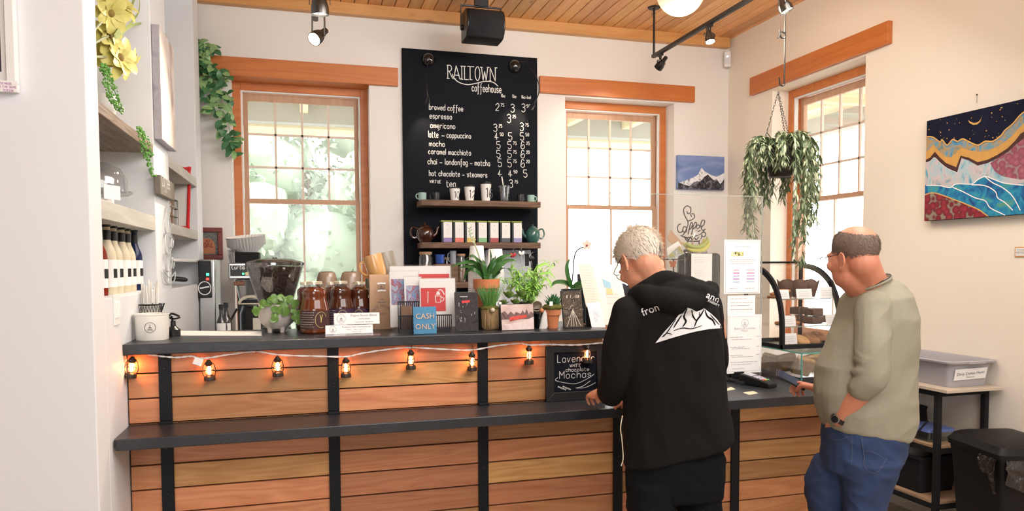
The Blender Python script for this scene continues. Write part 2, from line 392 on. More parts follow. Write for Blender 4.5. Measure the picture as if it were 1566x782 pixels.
# ceiling boards run towards the back wall, one board per .1 m
m = MB(); x = -4.4
while x < XR+.25:
    m.bb((x+.002, -3.0, ZC), (x+.0985, YB+.05, ZC+.025)); x += .1025
struct(m.build('ceiling', M['ceil'], smooth=False, bevel=.004))
m = MB(); m.bb((-4.5, -3.0, ZC+.026), (XR+.3, YB+.3, ZC+.12)); struct(m.build('ceiling_deck', M['gap'], smooth=False))
W1, W2, WZ = (-.497, .527), (2.165, 3.195), (.95, 3.015)
W3 = (4.215, at(1181, 150, x=XR).y)
def pierced(mb, lo, hi, z0, z1, holes, f):
    """wall from lo to hi along its run with window holes; f(a, b, za, zb) adds one block"""
    cur = lo
    for a, b in holes:
        f(cur, a, z0, z1); f(a, b, z0, WZ[0]); f(a, b, WZ[1], z1); cur = b
    f(cur, hi, z0, z1)
m = MB(); pierced(m, -4.5, XR+.3, 0, ZC+.02, [W1, W2], lambda a, b, c, d: m.bb((a, YB, c), (b, YB+.3, d))); struct(m.build('wall_back', M['wall_cream'], smooth=False))
m = MB(); pierced(m, -3.0, YB, 0, ZC+.02, [W3], lambda a, b, c, d: m.bb((XR, a, c), (XR+.3, b, d))); struct(m.build('wall_right', M['wall_warm'], smooth=False))
# left wall: white, two shelved niches cut into the face that looks along +x
n1 = (at(158, 400, x=XL).y, at(238, 330, x=XL).y); n2 = (at(262, 400, x=XL).y, at(303, 350, x=XL).y)
z1a = at(167, 456, x=XL).z; z2a = at(268, 441, x=XL).z; NT = 3.50; ND = .42
m = MB(); xb = XL-ND
def lw(y0, y1, z0, z1, xa=xb): m.bb((xa, y0, z0), (XL, y1, z1))
lw(YF, n1[0], 0, ZC+.02); lw(n1[0], n1[1], 0, z1a); lw(n1[0], n1[1], NT, ZC+.02); lw(n1[1], n2[0], 0, ZC+.02)
lw(n2[0], n2[1], 0, z2a); lw(n2[0], n2[1], NT, ZC+.02); lw(n2[1], YE, 0, ZC+.02)
m.bb((xb-.1, YF, 0), (xb, YE, ZC+.02)); m.bb((-4.5, YF, 0), (xb-.1, YF+.2, ZC+.02))
struct(m.build('wall_left', M['wall_white'], smooth=False, bevel=.004))
m = MB(); m.bb((-4.6, -3.1, 0), (XR+.3, -3.0, ZC+.02)); struct(m.build('wall_rear', M['wall_white'], smooth=False))
m = MB(); m.bb((-4.6, -3.0, 0), (-4.5, YB+.3, ZC+.02)); struct(m.build('wall_far_left', M['wall_white'], smooth=False))
# trims
m = MB(); m.bb((-1.1, YB-.07, 3.525), (XR-.03, YB, 3.612)); struct(m.build('trim_1', M['trimwood'], smooth=False, bevel=.004))
def header(name, a, b, mt):
    m = MB(); m.bb(a, b); return struct(m.build(name, mt, smooth=False, bevel=.004))
header('trim_2', (-.70, YB-.035, 3.008), (.752, YB+.16, 3.15), M['casing'])
header('trim_3', (1.93, YB-.035, 3.028), (3.382, YB+.16, 3.168), M['casing'])
header('trim_4', (XR-.035, 3.985, 3.03), (XR+.16, 5.525, 3.18), M['casing_y'])
m = MB(); m.bb((-.02, 0, 0), (0, 3.0, .12)); m.xf(lambda p: p+V(XR, .25, 0)); struct(m.build('baseboard_right', M['trimwood'], smooth=False))

def window(name, org, ex, ey, width):
    """org = inner left-bottom corner of the opening at the wall face; ex along the wall, ey outwards."""
    org = Vector(org); ex = Vector(ex); ey = Vector(ey); H = WZ[1]-WZ[0]
    root = bpy.data.objects.new(name, None); COL.objects.link(root); root.location = org; struct(root)
    def B(mb, x0, x1, y0, y1, z0, z1):
        P = [org+ex*x+ey*y+V(0, 0, z) for x in (x0, x1) for y in (y0, y1) for z in (z0, z1)]
        mb.add(P, [(0, 1, 3, 2), (4, 6, 7, 5), (0, 4, 5, 1), (2, 3, 7, 6), (0, 2, 6, 4), (1, 5, 7, 3)])
    c = MB(); D = .155
    B(c, .0, .058, D, .30, 0, H); B(c, width-.058, width, D, .30, 0, H); B(c, .058, width-.058, D, .30, H-.065, H)
    B(c, .058, width-.058, D-.03, .30, 0, .05)
    c.build('window_casing', M['casing'], root, smooth=False, bevel=.003)
    c = MB(); B(c, .058, .07, D+.012, .2, 0, H-.06); B(c, width-.07, width-.058, D+.012, .2, 0, H-.06); B(c, .07, width-.07, D+.012, .2, H-.075, H-.065)
    c.build('window_stop', M['white'], root, smooth=False)
    x0, x1 = .07, width-.07; zt = H-.075; zm = 2.105-WZ[0]
    for nm, za, zb, nc, nr, yo in (('upper_sash', zm-.02, zt, 4, 3, .225), ('lower_sash', .05, zm+.015, 2, 1, .19)):
        s = MB(); fw = .034
        B(s, x0, x0+fw, yo, yo+.03, za, zb); B(s, x1-fw, x1, yo, yo+.03, za, zb)
        B(s, x0+fw, x1-fw, yo, yo+.03, zb-(.055 if nr == 3 else .035), zb); B(s, x0+fw, x1-fw, yo, yo+.03, za, za+(.035 if nr == 3 else .07))
        so = s.build(nm, M['sash'], root, smooth=False)
        mu = MB(); tz0, tz1 = za+.03, zb-(.055 if nr == 3 else .035)
        for i in range(1, nc):
            xx = x0+fw+(x1-x0-2*fw)*i/nc; B(mu, xx-.008, xx+.008, yo+.004, yo+.024, tz0, tz1)
        for i in range(1, nr):
            zz = tz0+(tz1-tz0)*i/nr; B(mu, x0+fw, x1-fw, yo+.004, yo+.024, zz-.008, zz+.008)
        mu.build('muntins', M['muntin'], so, smooth=False)
        g = MB(); P = [org+ex*a+ey*(yo+.015)+V(0, 0, b) for a, b in ((x0+.01, za+.01), (x1-.01, za+.01), (x1-.01, zb-.01), (x0+.01, zb-.01))]
        g.poly(P); g.build('pane', M['pane'], so, smooth=False)
    return root
window('window_1', (W1[0], YB, WZ[0]), (1, 0, 0), (0, 1, 0), W1[1]-W1[0])
window('window_2', (W2[0], YB, WZ[0]), (1, 0, 0), (0, 1, 0), W2[1]-W2[0])
window('window_3', (XR, W3[1], WZ[0]), (0, -1, 0), (1, 0, 0), W3[1]-W3[0])
# ------------------------------------------------------------------ outside
M['ground'] = mat('outside_ground', (.55, .54, .50), .9, noise_amt=.1, nscale=.6)
m = MB(); m.bb((-25, YB+.35, -.35), (30, 40, -.25)); m.bb((XR+.35, -25, -.35), (30, YB+.35, -.25)); struct(m.build('ground_outside', M['ground'], smooth=False))
M['soffit'] = mat('cream_soffit', (.80, .70, .46), .7); M['beam_grey'] = mat('grey_beam', (.42, .42, .41), .7)
m = MB(); y = YB+.3
while y < 7.9:
    m.bb((-4, y, 3.26), (6.2, y+.145, 3.29)); y += .15
x = XR+.3
while x < 5.7:
    m.bb((x, 0, 3.26), (x+.145, YB+.28, 3.29)); x += .15
e1 = MB(); e1.v, e1.f, e1.m = m.v, m.f, m.m
eaves = struct(e1.build('exterior_eaves', M['soffit'], smooth=False))
m = MB(); m.bb((-4, 7.9, 3.06), (6.2, 8.05, 3.26)); m.bb((5.7, 0, 3.06), (5.85, 7.9, 3.26)); m.build('eaves_beam', M['beam_grey'], eaves, smooth=False)
m = MB()
for i in range(14):
    m.bb((-3.6+i*.72, YB+.3, 3.16), (-3.52+i*.72, 7.9, 3.26))
for i in range(9): m.bb((XR+.3, .3+i*.72, 3.16), (5.7, .38+i*.72, 3.26))
m.bb((-4, 8.05, 3.03), (6.2, 8.6, 3.06)); m.build('eaves_rafters', M['soffit'], eaves, smooth=False)
# trees beyond the platform
M['leafA'] = mat('tree_leaf', (.42, .49, .38), .7, noise_amt=.2, nscale=1.5); M['bark'] = mat('tree_bark', (.20, .15, .10), .9, noise_amt=.3, nscale=10)
def tree(x, y, h, r, seed, label):
    rnd = random.Random(seed); t = thing('tree', label, 'tree', (x, y, -.25), 'trees outside the windows')
    b = MB(); b.tube(cr([(x, y, -.25), (x+.05, y, h*.3), (x-.05, y+.1, h*.7)], 4), [.16-.011*i for i in range(9)], 8)
    b.build('trunk', M['bark'], t)
    c = MB()
    for i in range(15):
        o = V(x+rnd.uniform(-r, r)*.75, y+rnd.uniform(-r, r)*.5, .7+(i+.5)/15*(h-.6))
        b0 = len(c.v); rr = r*rnd.uniform(.5, .75); c.ball(o, (rr, rr, rr*.85), None, 14, 9)
        for q in range(b0, len(c.v)):
            p = c.v[q]; c.v[q] = p+(p-o).normalized()*.28*noise.noise(p*1.7)
        for k in range(260):
            d = V(rnd.gauss(0, 1), rnd.gauss(0, 1), rnd.gauss(0, 1)).normalized(); p = o+d*rr*rnd.uniform(.95, 1.15)
            c.leaf(p, V(rnd.gauss(0, 1), rnd.gauss(0, 1), rnd.gauss(0, 1)-.5), d, .14, .08, .2, .1, 2)
    c.build('crown', M['leafA'], t)
tree(-1.9, 12.0, 4.4, 1.15, 1, 'leafy green tree seen through the left part of the window behind the coffee grinder')
tree(.15, 13.4, 4.6, 1.2, 4, 'middle one of the leafy green trees seen through the window behind the coffee grinder')
tree(2.2, 12.2, 4.4, 1.15, 2, 'leafy green tree seen through the right part of the window behind the coffee grinder')

# ================================================================== THE BAR
bar = thing('bar_counter', 'long service bar front of cedar planks between black steel posts', 'counter', (.5, YP, 0))
pxs = [at(255, 650, y=YP).x, at(510, 600, y=YP).x, at(738, 600, y=YP).x, at(944, 700, y=YP).x, at(1123, 700, y=YP).x, 2.93]
edges = [XL+.004]+pxs
def planks(zlo, zhi, z_start, pitch, cols):
    mb = MB()
    for (a, b) in cols:
        z = z_start
        while z > zlo:
            z0 = max(z-pitch+.0065, zlo)
            mb.bb((a+.002, YP, z0), (b-.002, YP+.02, z)); z -= pitch
    return mb
cols_up = [(edges[i], edges[i+1]) for i in range(3)]+[(edges[3], 1.39)]
cols_lo = [(edges[i], edges[i+1]) for i in range(6)]
zl1 = at(195, 574, y=YP).z; zl2 = at(195, 612.5, y=YP).z; pit = zl1-zl2
planks(ZL, ZB-.05, zl1+pit, pit, cols_up).build('upper_plank_panel', M['cedar'], bar, smooth=False, bevel=.0015)
zb1 = at(195, 714.6, y=YP).z
planks(.1, ZL-.05, zb1+pit-.003, pit, cols_lo).build('lower_plank_panel', M['cedar'], bar, smooth=False, bevel=.0015)
m = MB(); m.bb((XL+.002, YP+.021, .02), (1.39, YP+.06, ZB-.047)); m.bb((1.39, YP+.021, .02), (2.93, YP+.06, ZL-.045)); m.bb((XL+.01, YP-.0, .0), (2.93, YP+.02, .1))
m.bb((1.36, YP+.06, .02), (1.39, YP+.43, ZB-.047)); m.bb((2.90, YP+.06, .02), (2.93, YP+.5, ZL-.045))
m.build('backing_panel', M['gap'], bar, smooth=False)
for i, px in enumerate(pxs[:5]):
    for up in ((1, 0) if i < 3 else (0,)):
        z0, z1 = (ZL, ZB-.046) if up else (.0, ZL-.044)
        p = MB(); p.bb((px-.024, YP-.012, z0+(.012 if up else 0)), (px+.024, YP, z1))
        if up: p.bb((px-.024, YP-.03, z0), (px+.024, YP, z0+.012))
        po = p.build('steel_post', M['steel'], bar, smooth=False, bevel=.002)
        zz = z1-.06
        while zz > z0+.04:
            bo = MB(); bo.cyl((px, YP-.012, zz), (px, YP-.0155, zz), .006, .004, 8); bo.build('bolt', M['black'], po); zz -= .185 if not up else .095
def slab(name, label, a, b):
    m = MB(); m.bb(a, b); return tag(m.build(name, M['slate'], smooth=False, bevel=.004, loc=((a[0]+b[0])/2, (a[1]+b[1])/2, a[2])), label, 'worktop')
slab('high_worktop', 'high dark grey bar top carrying jars, plants and pictures', (at(184, 523, y=3.2).x, 3.20, ZB-.043), (1.40, 3.75, ZB))
m = MB(); YL = 2.995; xa = at(176, 669, y=YL).x
m.prism([(xa, YL, ZL-.044), (2.96, YL, ZL-.044), (2.96, 4.1, ZL-.044), (1.40, 4.1, ZL-.044), (1.40, YP-.001, ZL-.044), (XL+.003, YP-.001, ZL-.044), (XL+.003, 3.03, ZL-.044)], (0, 0, .044))
tag(m.build('lower_worktop', M['slate'], smooth=False, bevel=.004, loc=(1, YL, ZL-.044)), 'lower dark grey ledge and pay counter running along the bar front', 'worktop')
# inner counters behind the bar
def cabinet(name, label, a, b, face, mt, n=2):
    t = thing(name, label, 'cabinet', ((a[0]+b[0])/2, (a[1]+b[1])/2, a[2])); m = MB(); m.bb(a, (b[0], b[1], b[2]-.03)); m.build('cabinet_body', mt, t, smooth=False, bevel=.003)
    m = MB(); m.bb((a[0]-.01, a[1]-.01, b[2]-.03), (b[0]+.0, b[1], b[2])); m.build('cabinet_top', M['stainless'] if face == 's' else M['white'], t, smooth=False, bevel=.003)
    for i in range(n):
        d = MB(); w_ = (b[0]-a[0])/n; d.bb((a[0]+i*w_+.01, a[1]-.015, a[2]+.1), (a[0]+(i+1)*w_-.01, a[1], b[2]-.06)); do = d.build('cabinet_door', mt, t, smooth=False, bevel=.003)
        h = MB(); hx = a[0]+(i+.85)*w_; h.tube([(hx, a[1]-.015, b[2]-.12), (hx, a[1]-.04, b[2]-.12), (hx, a[1]-.04, b[2]-.24), (hx, a[1]-.015, b[2]-.24)], .005, 6); h.build('door_handle', M['chrome'], do)
cabinet('back_counter', 'long white back counter under the windows holding the coffee brewers', (-.66, 5.32, 0), (3.04, YB-.02, .9), 'w', M['white'], 5)
cabinet('side_counter', 'white side counter under the right wall window behind the pastry case', (3.05, 4.35, 0), (XR-.01, YB-.02, .9), 'w', M['white'], 1)
cabinet('espresso_counter', 'low stainless counter under the espresso machine and grinder', (-.62, 3.775, 0), (1.3, 4.3, .9), 's', M['black_matte'], 3)
# ================================================================== MENU BOARD AND ITS SHELVES
YM = YB-.022
bz0 = 1.33; bx0 = at(614.5, 73, y=YM).x; bx1 = at(822, 200, y=YM).x; bz1 = at(615, 73, y=YM).z
m = MB(); m.bb((bx0, YM, bz0), (bx1, YB-.001, bz1))
board = tag(m.build('menu_board', M['chalk_board'], smooth=False, bevel=.002, loc=((bx0+bx1)/2, YB, bz0)), 'tall black chalkboard menu of drinks and prices on the back wall', 'menu board')
BN = (0, -1, 0); BX = (1, 0, 0); BZ = (0, 0, 1)
def bfit(mb, txt, u0, u1, v, hpx, wpx=1.0):
    o = at(u0, v, y=YM); e = at(u1, v, y=YM); k = ppm(o); h = hpx*k*(.9 if u1-u0 > 20 and hpx < 11.5 else 1)
    wd = write(MB(), txt, o, BX, BZ, h, .001, BN)
    write(mb, txt, o, BX, BZ, h, .82*wpx*k, BN, adv=(e.x-o.x)/max(wd, .001), off=.0015)
MBS = []
for txt, u0, u1, v, h, ww in (('brewed coffee', 656, 709, 167.5, 9.5, 1.05), ('espresso', 657, 692, 181, 9.5, 1.05), ('americano', 658, 697, 195.5, 9.5, 1.05), ('latte', 655, 671, 210, 10, 1.05), ('-', 675, 681, 210.5, 9, 1.05), ('cappuccino', 683, 721, 210.5, 9.5, 1.05),
    ('mocha', 656, 681, 223.5, 9.5, 1.05), ('caramel macchiato', 655, 721, 235.5, 9.5, 1.05), ('chai - london', 654, 704, 251, 10, 1.05), ('fog - matcha', 704, 750, 252.5, 10, 1.05), ('hot chocolate - steamers', 656, 746, 269, 9.5, 1.05), ('VIRTUE', 657, 675, 280, 4.5, .8), ('tea', 682, 698, 286, 11, 1.05),
    ('10oz', 766, 773, 148.5, 4.5, .7), ('12oz', 783, 790, 149.5, 4.5, .7), ('16oz-Iced', 797, 812, 150.5, 4.5, .7)):
    mb = MB(); MBS.append(mb); bfit(mb, txt, u0, u1, v, h, ww)
    if txt == 'latte': mb.strip([at(670, 199.5, y=YM)+V(0, -.0015, 0), at(672.5, 197.5, y=YM)+V(0, -.0015, 0)], .004, BN)
for d, s, u, v, h in (('2', '75', 757, 169, 11), ('3', '', 780.5, 171.5, 12), ('3', '50', 797, 171, 12), ('3', '25', 775, 187.5, 12.5), ('3', '25', 754, 201, 11), ('3', '75', 794.5, 200, 12), ('4', '50', 756, 213.5, 10.5), ('5', '', 777, 214.5, 11.5), ('5', '50', 795, 214.5, 11.5),
    ('5', '', 759, 227, 10.5), ('5', '75', 776, 227.5, 11), ('6', '25', 796, 227.5, 11), ('5', '', 759, 241, 11), ('5', '75', 776, 241, 11), ('6', '20', 796, 241.5, 11.5), ('5', '', 761, 255, 12), ('5', '75', 776, 255.5, 12), ('6', '20', 796, 256, 12), ('4', '', 761, 270, 10), ('4', '50', 777, 270.5, 10), ('5', '', 800, 271, 11), ('3', '75', 778, 287, 12)):
    mb = MB(); MBS.append(mb); bfit(mb, d, u, u+8, v, h, 1.0)
    if s: bfit(mb, s, u+8.5, u+14.5, v-h*.55, 4.6, .8)
# title, serif capitals
mb = MB()
for ch, a, b, tk in (('R', 684, 695, ((685.3, 0), (685.3, 1))), ('A', 695, 706, ((695.3, 0), (704.2, 0))), ('I', 706, 707.2, ((706.3, 0), (706.3, 1))), ('L', 709.5, 719.5, ((710.2, 1),)), ('T', 716, 728, ((720.3, 0),)), ('O', 726, 736.5, ()), ('W', 735.5, 749, ((736, 1), (746.5, 1))), ('N', 748.5, 761, ((749.3, 0), (758.5, 1)))):
    v = 120+(a-684)*.06; bfit(mb, ch, a, b, v, 20, 1.25)
    for (uu, vv) in tk:
        p = at(uu, v-(20 if vv else 0), y=YM)+V(0, -.0016, 0); mb.strip([p-V(.011, 0, 0), p+V(.011, 0, 0)], .005, BN)
mb.strip([q+V(0, -.0015, 0) for q in cr([at(u, v, y=YM) for u, v in ((692, 113), (694, 119), (701, 125.5), (714, 129.5), (728, 127.5), (742, 124.5), (754, 126), (761.5, 132))], 5)], .006, BN)
bfit(mb, 'coffeehouse', 721.5, 767.5, 139.5, 12, 1.15)
mb.build('chalk_title', M['chalk'], board, smooth=False)
for mb in MBS: mb.build('chalk_lettering', M['chalk'], board, smooth=False)

def wall_shelf(uL, uR, v, thick, label, dep=.26):
    y0 = YM-dep+.02; a = at(uL, v, y=y0); b = at(uR, v, y=y0); z = (a.z+b.z)/2
    m = MB(); m.bb((a.x, y0, z-thick), (b.x, YM-.002, z))
    return tag(m.build('wall_shelf', M['rustic'], smooth=False, bevel=.003, loc=((a.x+b.x)/2, YM, z-thick)), label, 'shelf', 'rustic shelves across the menu board'), z, y0
_, zs1, ys = wall_shelf(644, 827, 307, .045, 'rustic wooden shelf of cups and mugs below the menu writing')
_, zs2, ys = wall_shelf(645, 827, 371, .045, 'rustic wooden shelf holding tea tins between two teapots')
_, zs3, ys = wall_shelf(632, 760, 432, .045, 'lowest rustic shelf of jars half hidden behind the plants')
yc = ys+.09
# --- mugs, local: base at origin, handle towards +x
def mug(name, r, h, mt, label, cat, group=None, taper=.92):
    t = thing(name, label, cat, (0, 0, 0), group); m = MB()
    m.lathe([(0, 0), (r*taper, 0), (r*.98, h*.25), (r, h), (r*.9, h), (r*.86, h*.2), (0, h*.12)], n=24); m.build('mug_body', mt, t)
    m = MB(); m.tube(cr([(r*.9, 0, h*.82), (r*1.45, 0, h*.78), (r*1.6, 0, h*.5), (r*1.35, 0, h*.25), (r*.9, 0, h*.18)], 5), r*.13, 7); m.build('mug_handle', mt, t)
    return t
M['teal'] = mat('teal_enamel', (.32, .50, .45), .35); M['blk_enamel'] = mat('black_enamel', (.02, .02, .022), .25)
def place(t, u, y, z, rz=0):
    p = at(u, 300, y=y); t.location = (p.x, y, z); t.rotation_euler = (0, 0, rz); return t
k = ppm(at(720, 300, y=yc))
mg = mug('mug', 6*k, 11.5*k, M['teal'], 'pale teal mug at the left end of the cup shelf, handle left', 'mug', 'mugs on the cup shelf'); place(mg, 646, yc, zs1, PI)
place(dup(mg, label='pale teal mug at the right end of the cup shelf, handle right'), 811.5, yc, zs1, 0)
mg = mug('mug', 5.8*k, 12*k, M['blk_enamel'], 'black enamel mug beside the left pale teal mug', 'mug', 'mugs on the cup shelf'); place(mg, 667, yc, zs1, PI)
place(dup(mg, label='black enamel mug between the clear iced cup and the right teal mug'), 796, yc, zs1, .6)
def paper_cup(u, rt, h, num, label):
    p = at(u, 300, y=yc); t = thing('paper_cup', label, 'cup', (p.x, yc, zs1), 'paper cups on the cup shelf'); o = (p.x, yc, zs1)
    m = MB(); m.lathe([(0, 0), (rt*.72, 0), (rt*.98, h*.9), (rt, h*.9), (rt, h*.91), (0, h*.91)], o); m.build('cup_body', M['paper'], t)
    m = MB(); m.lathe([(rt*1.05, h*.885), (rt*1.06, h*.93), (rt*.92, h*.95), (rt*.88, h), (rt*.8, h), (0, h*.985)], o); m.build('cup_lid', M['black'], t)
    m = MB(); c0 = len(m.v)
    write(m, num, V(p.x-rt*.45, yc, zs1+h*.2), BX, BZ, h*.45, h*.04, BN, off=0)
    for i in range(len(m.v)):
        q = m.v[i]; dx = q.x-p.x; f_ = (q.z-zs1)/(h*.9); rr = rt*(.72+.26*f_)+.0012; m.v[i] = V(q.x, yc-math.sqrt(max(rr*rr-dx*dx, 0)), q.z)
    m.build('size_number', M['black'], t, smooth=False)
paper_cup(695.5, 8.3*k, 21*k, '10', 'smallest white paper cup with black lid, numbered 10')
paper_cup(718, 8.5*k, 24.5*k, '12', 'middle white paper cup with black lid, numbered 12')
paper_cup(743, 8.6*k, 30*k, '16', 'tallest white paper cup with black lid, numbered 16')
M['plastic_cup'] = glass('plastic_cup', (.80, .82, .84), .25, .08)
p = at(771.5, 300, y=yc); t = thing('plastic_cup', 'clear plastic iced drink cup with a straw on the cup shelf', 'cup', (p.x, yc, zs1))
m = MB(); R_ = 9*k; m.lathe([(0, 0), (R_*.7, 0), (R_*.98, 23*k), (R_*.96, 23*k), (R_*.68, .004), (0, .004)], p*0+V(p.x, yc, zs1)); m.build('cup_body', M['plastic_cup'], t)
m = MB(); m.lathe([(R_*1.1, 23*k), (R_*1.1, 24.5*k), (R_*.9, 25.5*k), (.004, 26*k)], V(p.x, yc, zs1)); m.build('cup_lid', M['plastic_cup'], t)
m = MB(); m.tube([V(p.x+.01, yc, zs1+.02), V(p.x-.022, yc, zs1+39*k)], .0045, 8); m.build('straw', M['paper'], t)
# --- teapots
def teapot(u, R, H, mt, flip, label):
    p = at(u, 360, y=yc); o = V(p.x, yc, zs2); t = thing('teapot', label, 'teapot', o); s = -1 if flip else 1
    m = MB(); m.lathe([(0, 0), (R*.62, 0), (R*.66, H*.04), (R*.9, H*.2), (R, H*.42), (R*.92, H*.62), (R*.62, H*.78), (R*.45, H*.81), (0, H*.81)], o, 28); m.build('pot_body', mt, t)
    m = MB(); m.tube(cr([o+V(-s*R*.8, 0, H*.3), o+V(-s*R*1.25, 0, H*.45), o+V(-s*R*1.42, 0, H*.72), o+V(-s*R*1.62, 0, H*.8)], 5), [R*.24-R*.009*i for i in range(16)], 10); m.build('spout', mt, t)
    m = MB(); m.tube(cr([o+V(s*R*.78, 0, H*.68), o+V(s*R*1.35, 0, H*.75), o+V(s*R*1.6, 0, H*.48), o+V(s*R*1.3, 0, H*.24), o+V(s*R*.88, 0, H*.28)], 5), R*.11, 8); m.build('pot_handle', mt, t)
    m = MB(); m.lathe([(R*.5, H*.8), (R*.52, H*.83), (R*.3, H*.89), (R*.1, H*.91), (R*.08, H*.94), (R*.15, H*.97), (R*.1, H), (0, H*1.005)], o, 20); m.build('pot_lid', mt, t)
M['brown_glaze'] = mat('brown_glaze', (.045, .014, .008), .12, coat=.5); M['green_glaze'] = mat('green_glaze', (.04, .13, .11), .15, coat=.5, noise_amt=.2, nscale=20)
teapot(650, 13.5*k, 30*k, M['brown_glaze'], True, 'glossy dark brown teapot at the left end of the tea shelf')
teapot(814.5, 12*k, 29*k, M['green_glaze'], False, 'glossy dark green teapot at the right end of the tea shelf')
# --- seven tea tins
M['lime'] = mat('lime_lid', (.40, .46, .08), .4)
bands = [('purple', (.30, .22, .48)), ('coral', (.75, .22, .16)), ('yellow', (.70, .52, .15)), ('green', (.25, .52, .28)), ('dark red', (.42, .10, .10)), ('charcoal', (.10, .11, .13)), ('lavender', (.33, .31, .55))]
for i, (cn, cc) in enumerate(bands):
    x0 = at(674.5+i*17.9, 360, y=yc-.03).x; wd = 17.2*k; hh = 33*k; o = V(x0+wd/2, yc, zs2)
    t = thing('tea_tin', 'black tea tin with lime lid and white label banded %s at the foot' % cn, 'tin', o, 'tea tins on the board shelf')
    m = MB(); m.box(o+V(0, 0, hh*.475), (wd*.97, .075, hh*.95)); m.build('tin_body', M['black'], t, smooth=False, bevel=.003)
    m = MB(); m.box(o+V(0, 0, hh*.975), (wd, .078, hh*.05)); m.build('tin_lid', M['lime'], t, smooth=False, bevel=.002)
    f_ = yc-.0385; lx0, lx1 = o.x-wd*.29, o.x+wd*.46
    m = MB(); m.bb((lx0, f_, zs2+hh*.02), (lx1, f_+.0006, zs2+hh*.93)); lb = m.build('tin_label', M['paper'], t, smooth=False)
    m = MB(); m.bb((lx0, f_-.0006, zs2+hh*.02), (lx1, f_, zs2+hh*.22)); m.build('label_band', mat('band_'+cn.replace(' ', '_'), cc, .7), lb, smooth=False)
    m = MB(); q = V((lx0+lx1)/2, f_, zs2+hh*.55)
    m.strip(cr([q+V(-.008, 0, -.02), q+V(.004, 0, 0), q+V(-.002, 0, .02)], 4), .0015, BN); m.strip([q+V(-.01, 0, .0), q+V(.01, 0, .012)], .0015, BN); m.ball(q+V(0, 0, .045), .003, n=8, m=5); m.build('label_print', M['ink'], lb, smooth=False)
# --- jars on the lowest shelf
def jar(u, R, H, lid, fill, label, y=yc):
    p = at(u, 400, y=y); o = V(p.x, y, zs3); t = thing('storage_jar', label, 'jar', o, 'jars on the lowest shelf')
    m = MB(); m.lathe([(0, 0), (R, 0), (R, H*.8), (R*.85, H*.87), (R*.85, H*.93)], o); m.build('jar_glass', M['plastic_cup'], t)
    m = MB(); m.lathe([(0, .005), (R*.93, .005), (R*.93, H*.55), (0, H*.57)], o, 16); m.build('contents', fill, t)
    m = MB(); m.lathe([(0, H*.92), (R*.92, H*.92), (R*.92, H), (0, H)], o, 20); m.build('jar_lid', lid, t)
M['cork'] = mat('cork', (.42, .24, .13), .8, noise_amt=.2, nscale=60); M['spice'] = mat('dried_tea', (.30, .17, .09), .9, noise_amt=.4, nscale=70); M['grey_fill'] = mat('grey_leaf', (.42, .42, .39), .9, noise_amt=.3, nscale=60)
jar(651, 10.5*k, 46*k, M['cork'], M['grey_fill'], 'wide glass jar with a flat wooden lid at the left of the lowest shelf')
jar(705, 7*k, 43*k, M['cork'], M['spice'], 'narrow cork stoppered jar of brown sticks beside the terracotta plant')
jar(683, 6*k, 38*k, M['cork'], M['grey_fill'], 'glass jar behind the grey mug on the lowest shelf', yc+.06)
m = MB(); a = at(664, 404, y=yc-.01); b = at(699, 404, y=yc-.01); m.bb((a.x, yc-.05, zs3), (b.x, yc+.03, a.z)); tag(m.build('shelf_riser', M['rustic'], smooth=False, bevel=.003, loc=(a.x, yc, zs3)), 'small wooden riser under the blue cup and grey mug', 'riser')
zr = a.z
M['blue_glaze'] = mat('blue_glaze', (.03, .08, .35), .15, noise_amt=.4, nscale=30); M['grey_enamel'] = mat('grey_enamel', (.30, .33, .37), .35)
t = thing('ribbed_cup', 'dark blue ribbed glass cup beside the grey mug on the lowest shelf', 'cup', (at(672.5, 400, y=yc).x, yc, zr)); o = t.location
m = MB(); R_ = 7.2*k
rings = [[V(o.x+R_*f_*(1+.05*(j % 2))*math.cos(2*PI*j/28), yc+R_*f_*(1+.05*(j % 2))*math.sin(2*PI*j/28), zr+z) for j in range(28)] for f_, z in ((.6, 0), (.85, .004), (.95, 10*k), (1, 14*k), (.92, 14*k), (.85, .01))]
m.loft(rings); m.build('cup_body', M['blue_glaze'], t)
m = MB(); m.lathe([(R_*1.02, 13.2*k), (R_*1.06, 13.8*k), (R_*1.02, 14.4*k)], o, 28); m.build('cup_rim', M['blue_glaze'], t)
mg = mug('mug', 5*k, 20*k, M['grey_enamel'], 'tall grey enamel mug beside the blue cup on the lowest shelf', 'mug'); place(mg, 692, yc, zr, PI)
# --- gooseneck lamps on the board
def board_lamp(ub, vb, pts, label, aim):
    c = at(ub, vb, y=YM); t = thing('gooseneck_lamp', label, 'lamp', c, 'gooseneck lamps on the menu board')
    m = MB(); m.lathe([(0, 0), (.054, 0), (.056, .012), (.034, .05), (.024, .056), (0, .058)], c, 24, Matrix.Rotation(PI/2, 3, 'X')); m.build('lamp_base', M['black_gloss'], t)
    P = [at(u, v, y=y) for u, v, y in pts]
    m = MB(); m.tube(cr([c+V(0, -.05, 0)]+P, 6), .004, 6); m.build('gooseneck', M['black'], t)
    e = P[-1]; d = (Vector(aim)-e).normalized(); q = d.to_track_quat('Z', 'Y').to_matrix()
    m = MB(); m.lathe([(0, -.02), (.010, -.02), (.013, .0), (.022, .028), (.019, .028), (.008, .0)], e, 16, q); m.build('lamp_head', M['black_gloss'], t)
    m = MB(); m.ball(e+d*.014, .009, n=10, m=6); m.build('bulb', M['bulb'], t)
    l = bpy.data.lights.new('lamp_light', 'SPOT'); l.energy = 4.5; l.color = (1, .80, .55); l.spot_size = 1.1; l.spot_blend = .8; l.shadow_soft_size = .01
    lo = bpy.data.objects.new('lamp_light', l); COL.objects.link(lo); lo.parent = t; lo.location = e+d*.035-c; lo.rotation_euler = d.to_track_quat('-Z', 'Y').to_euler()
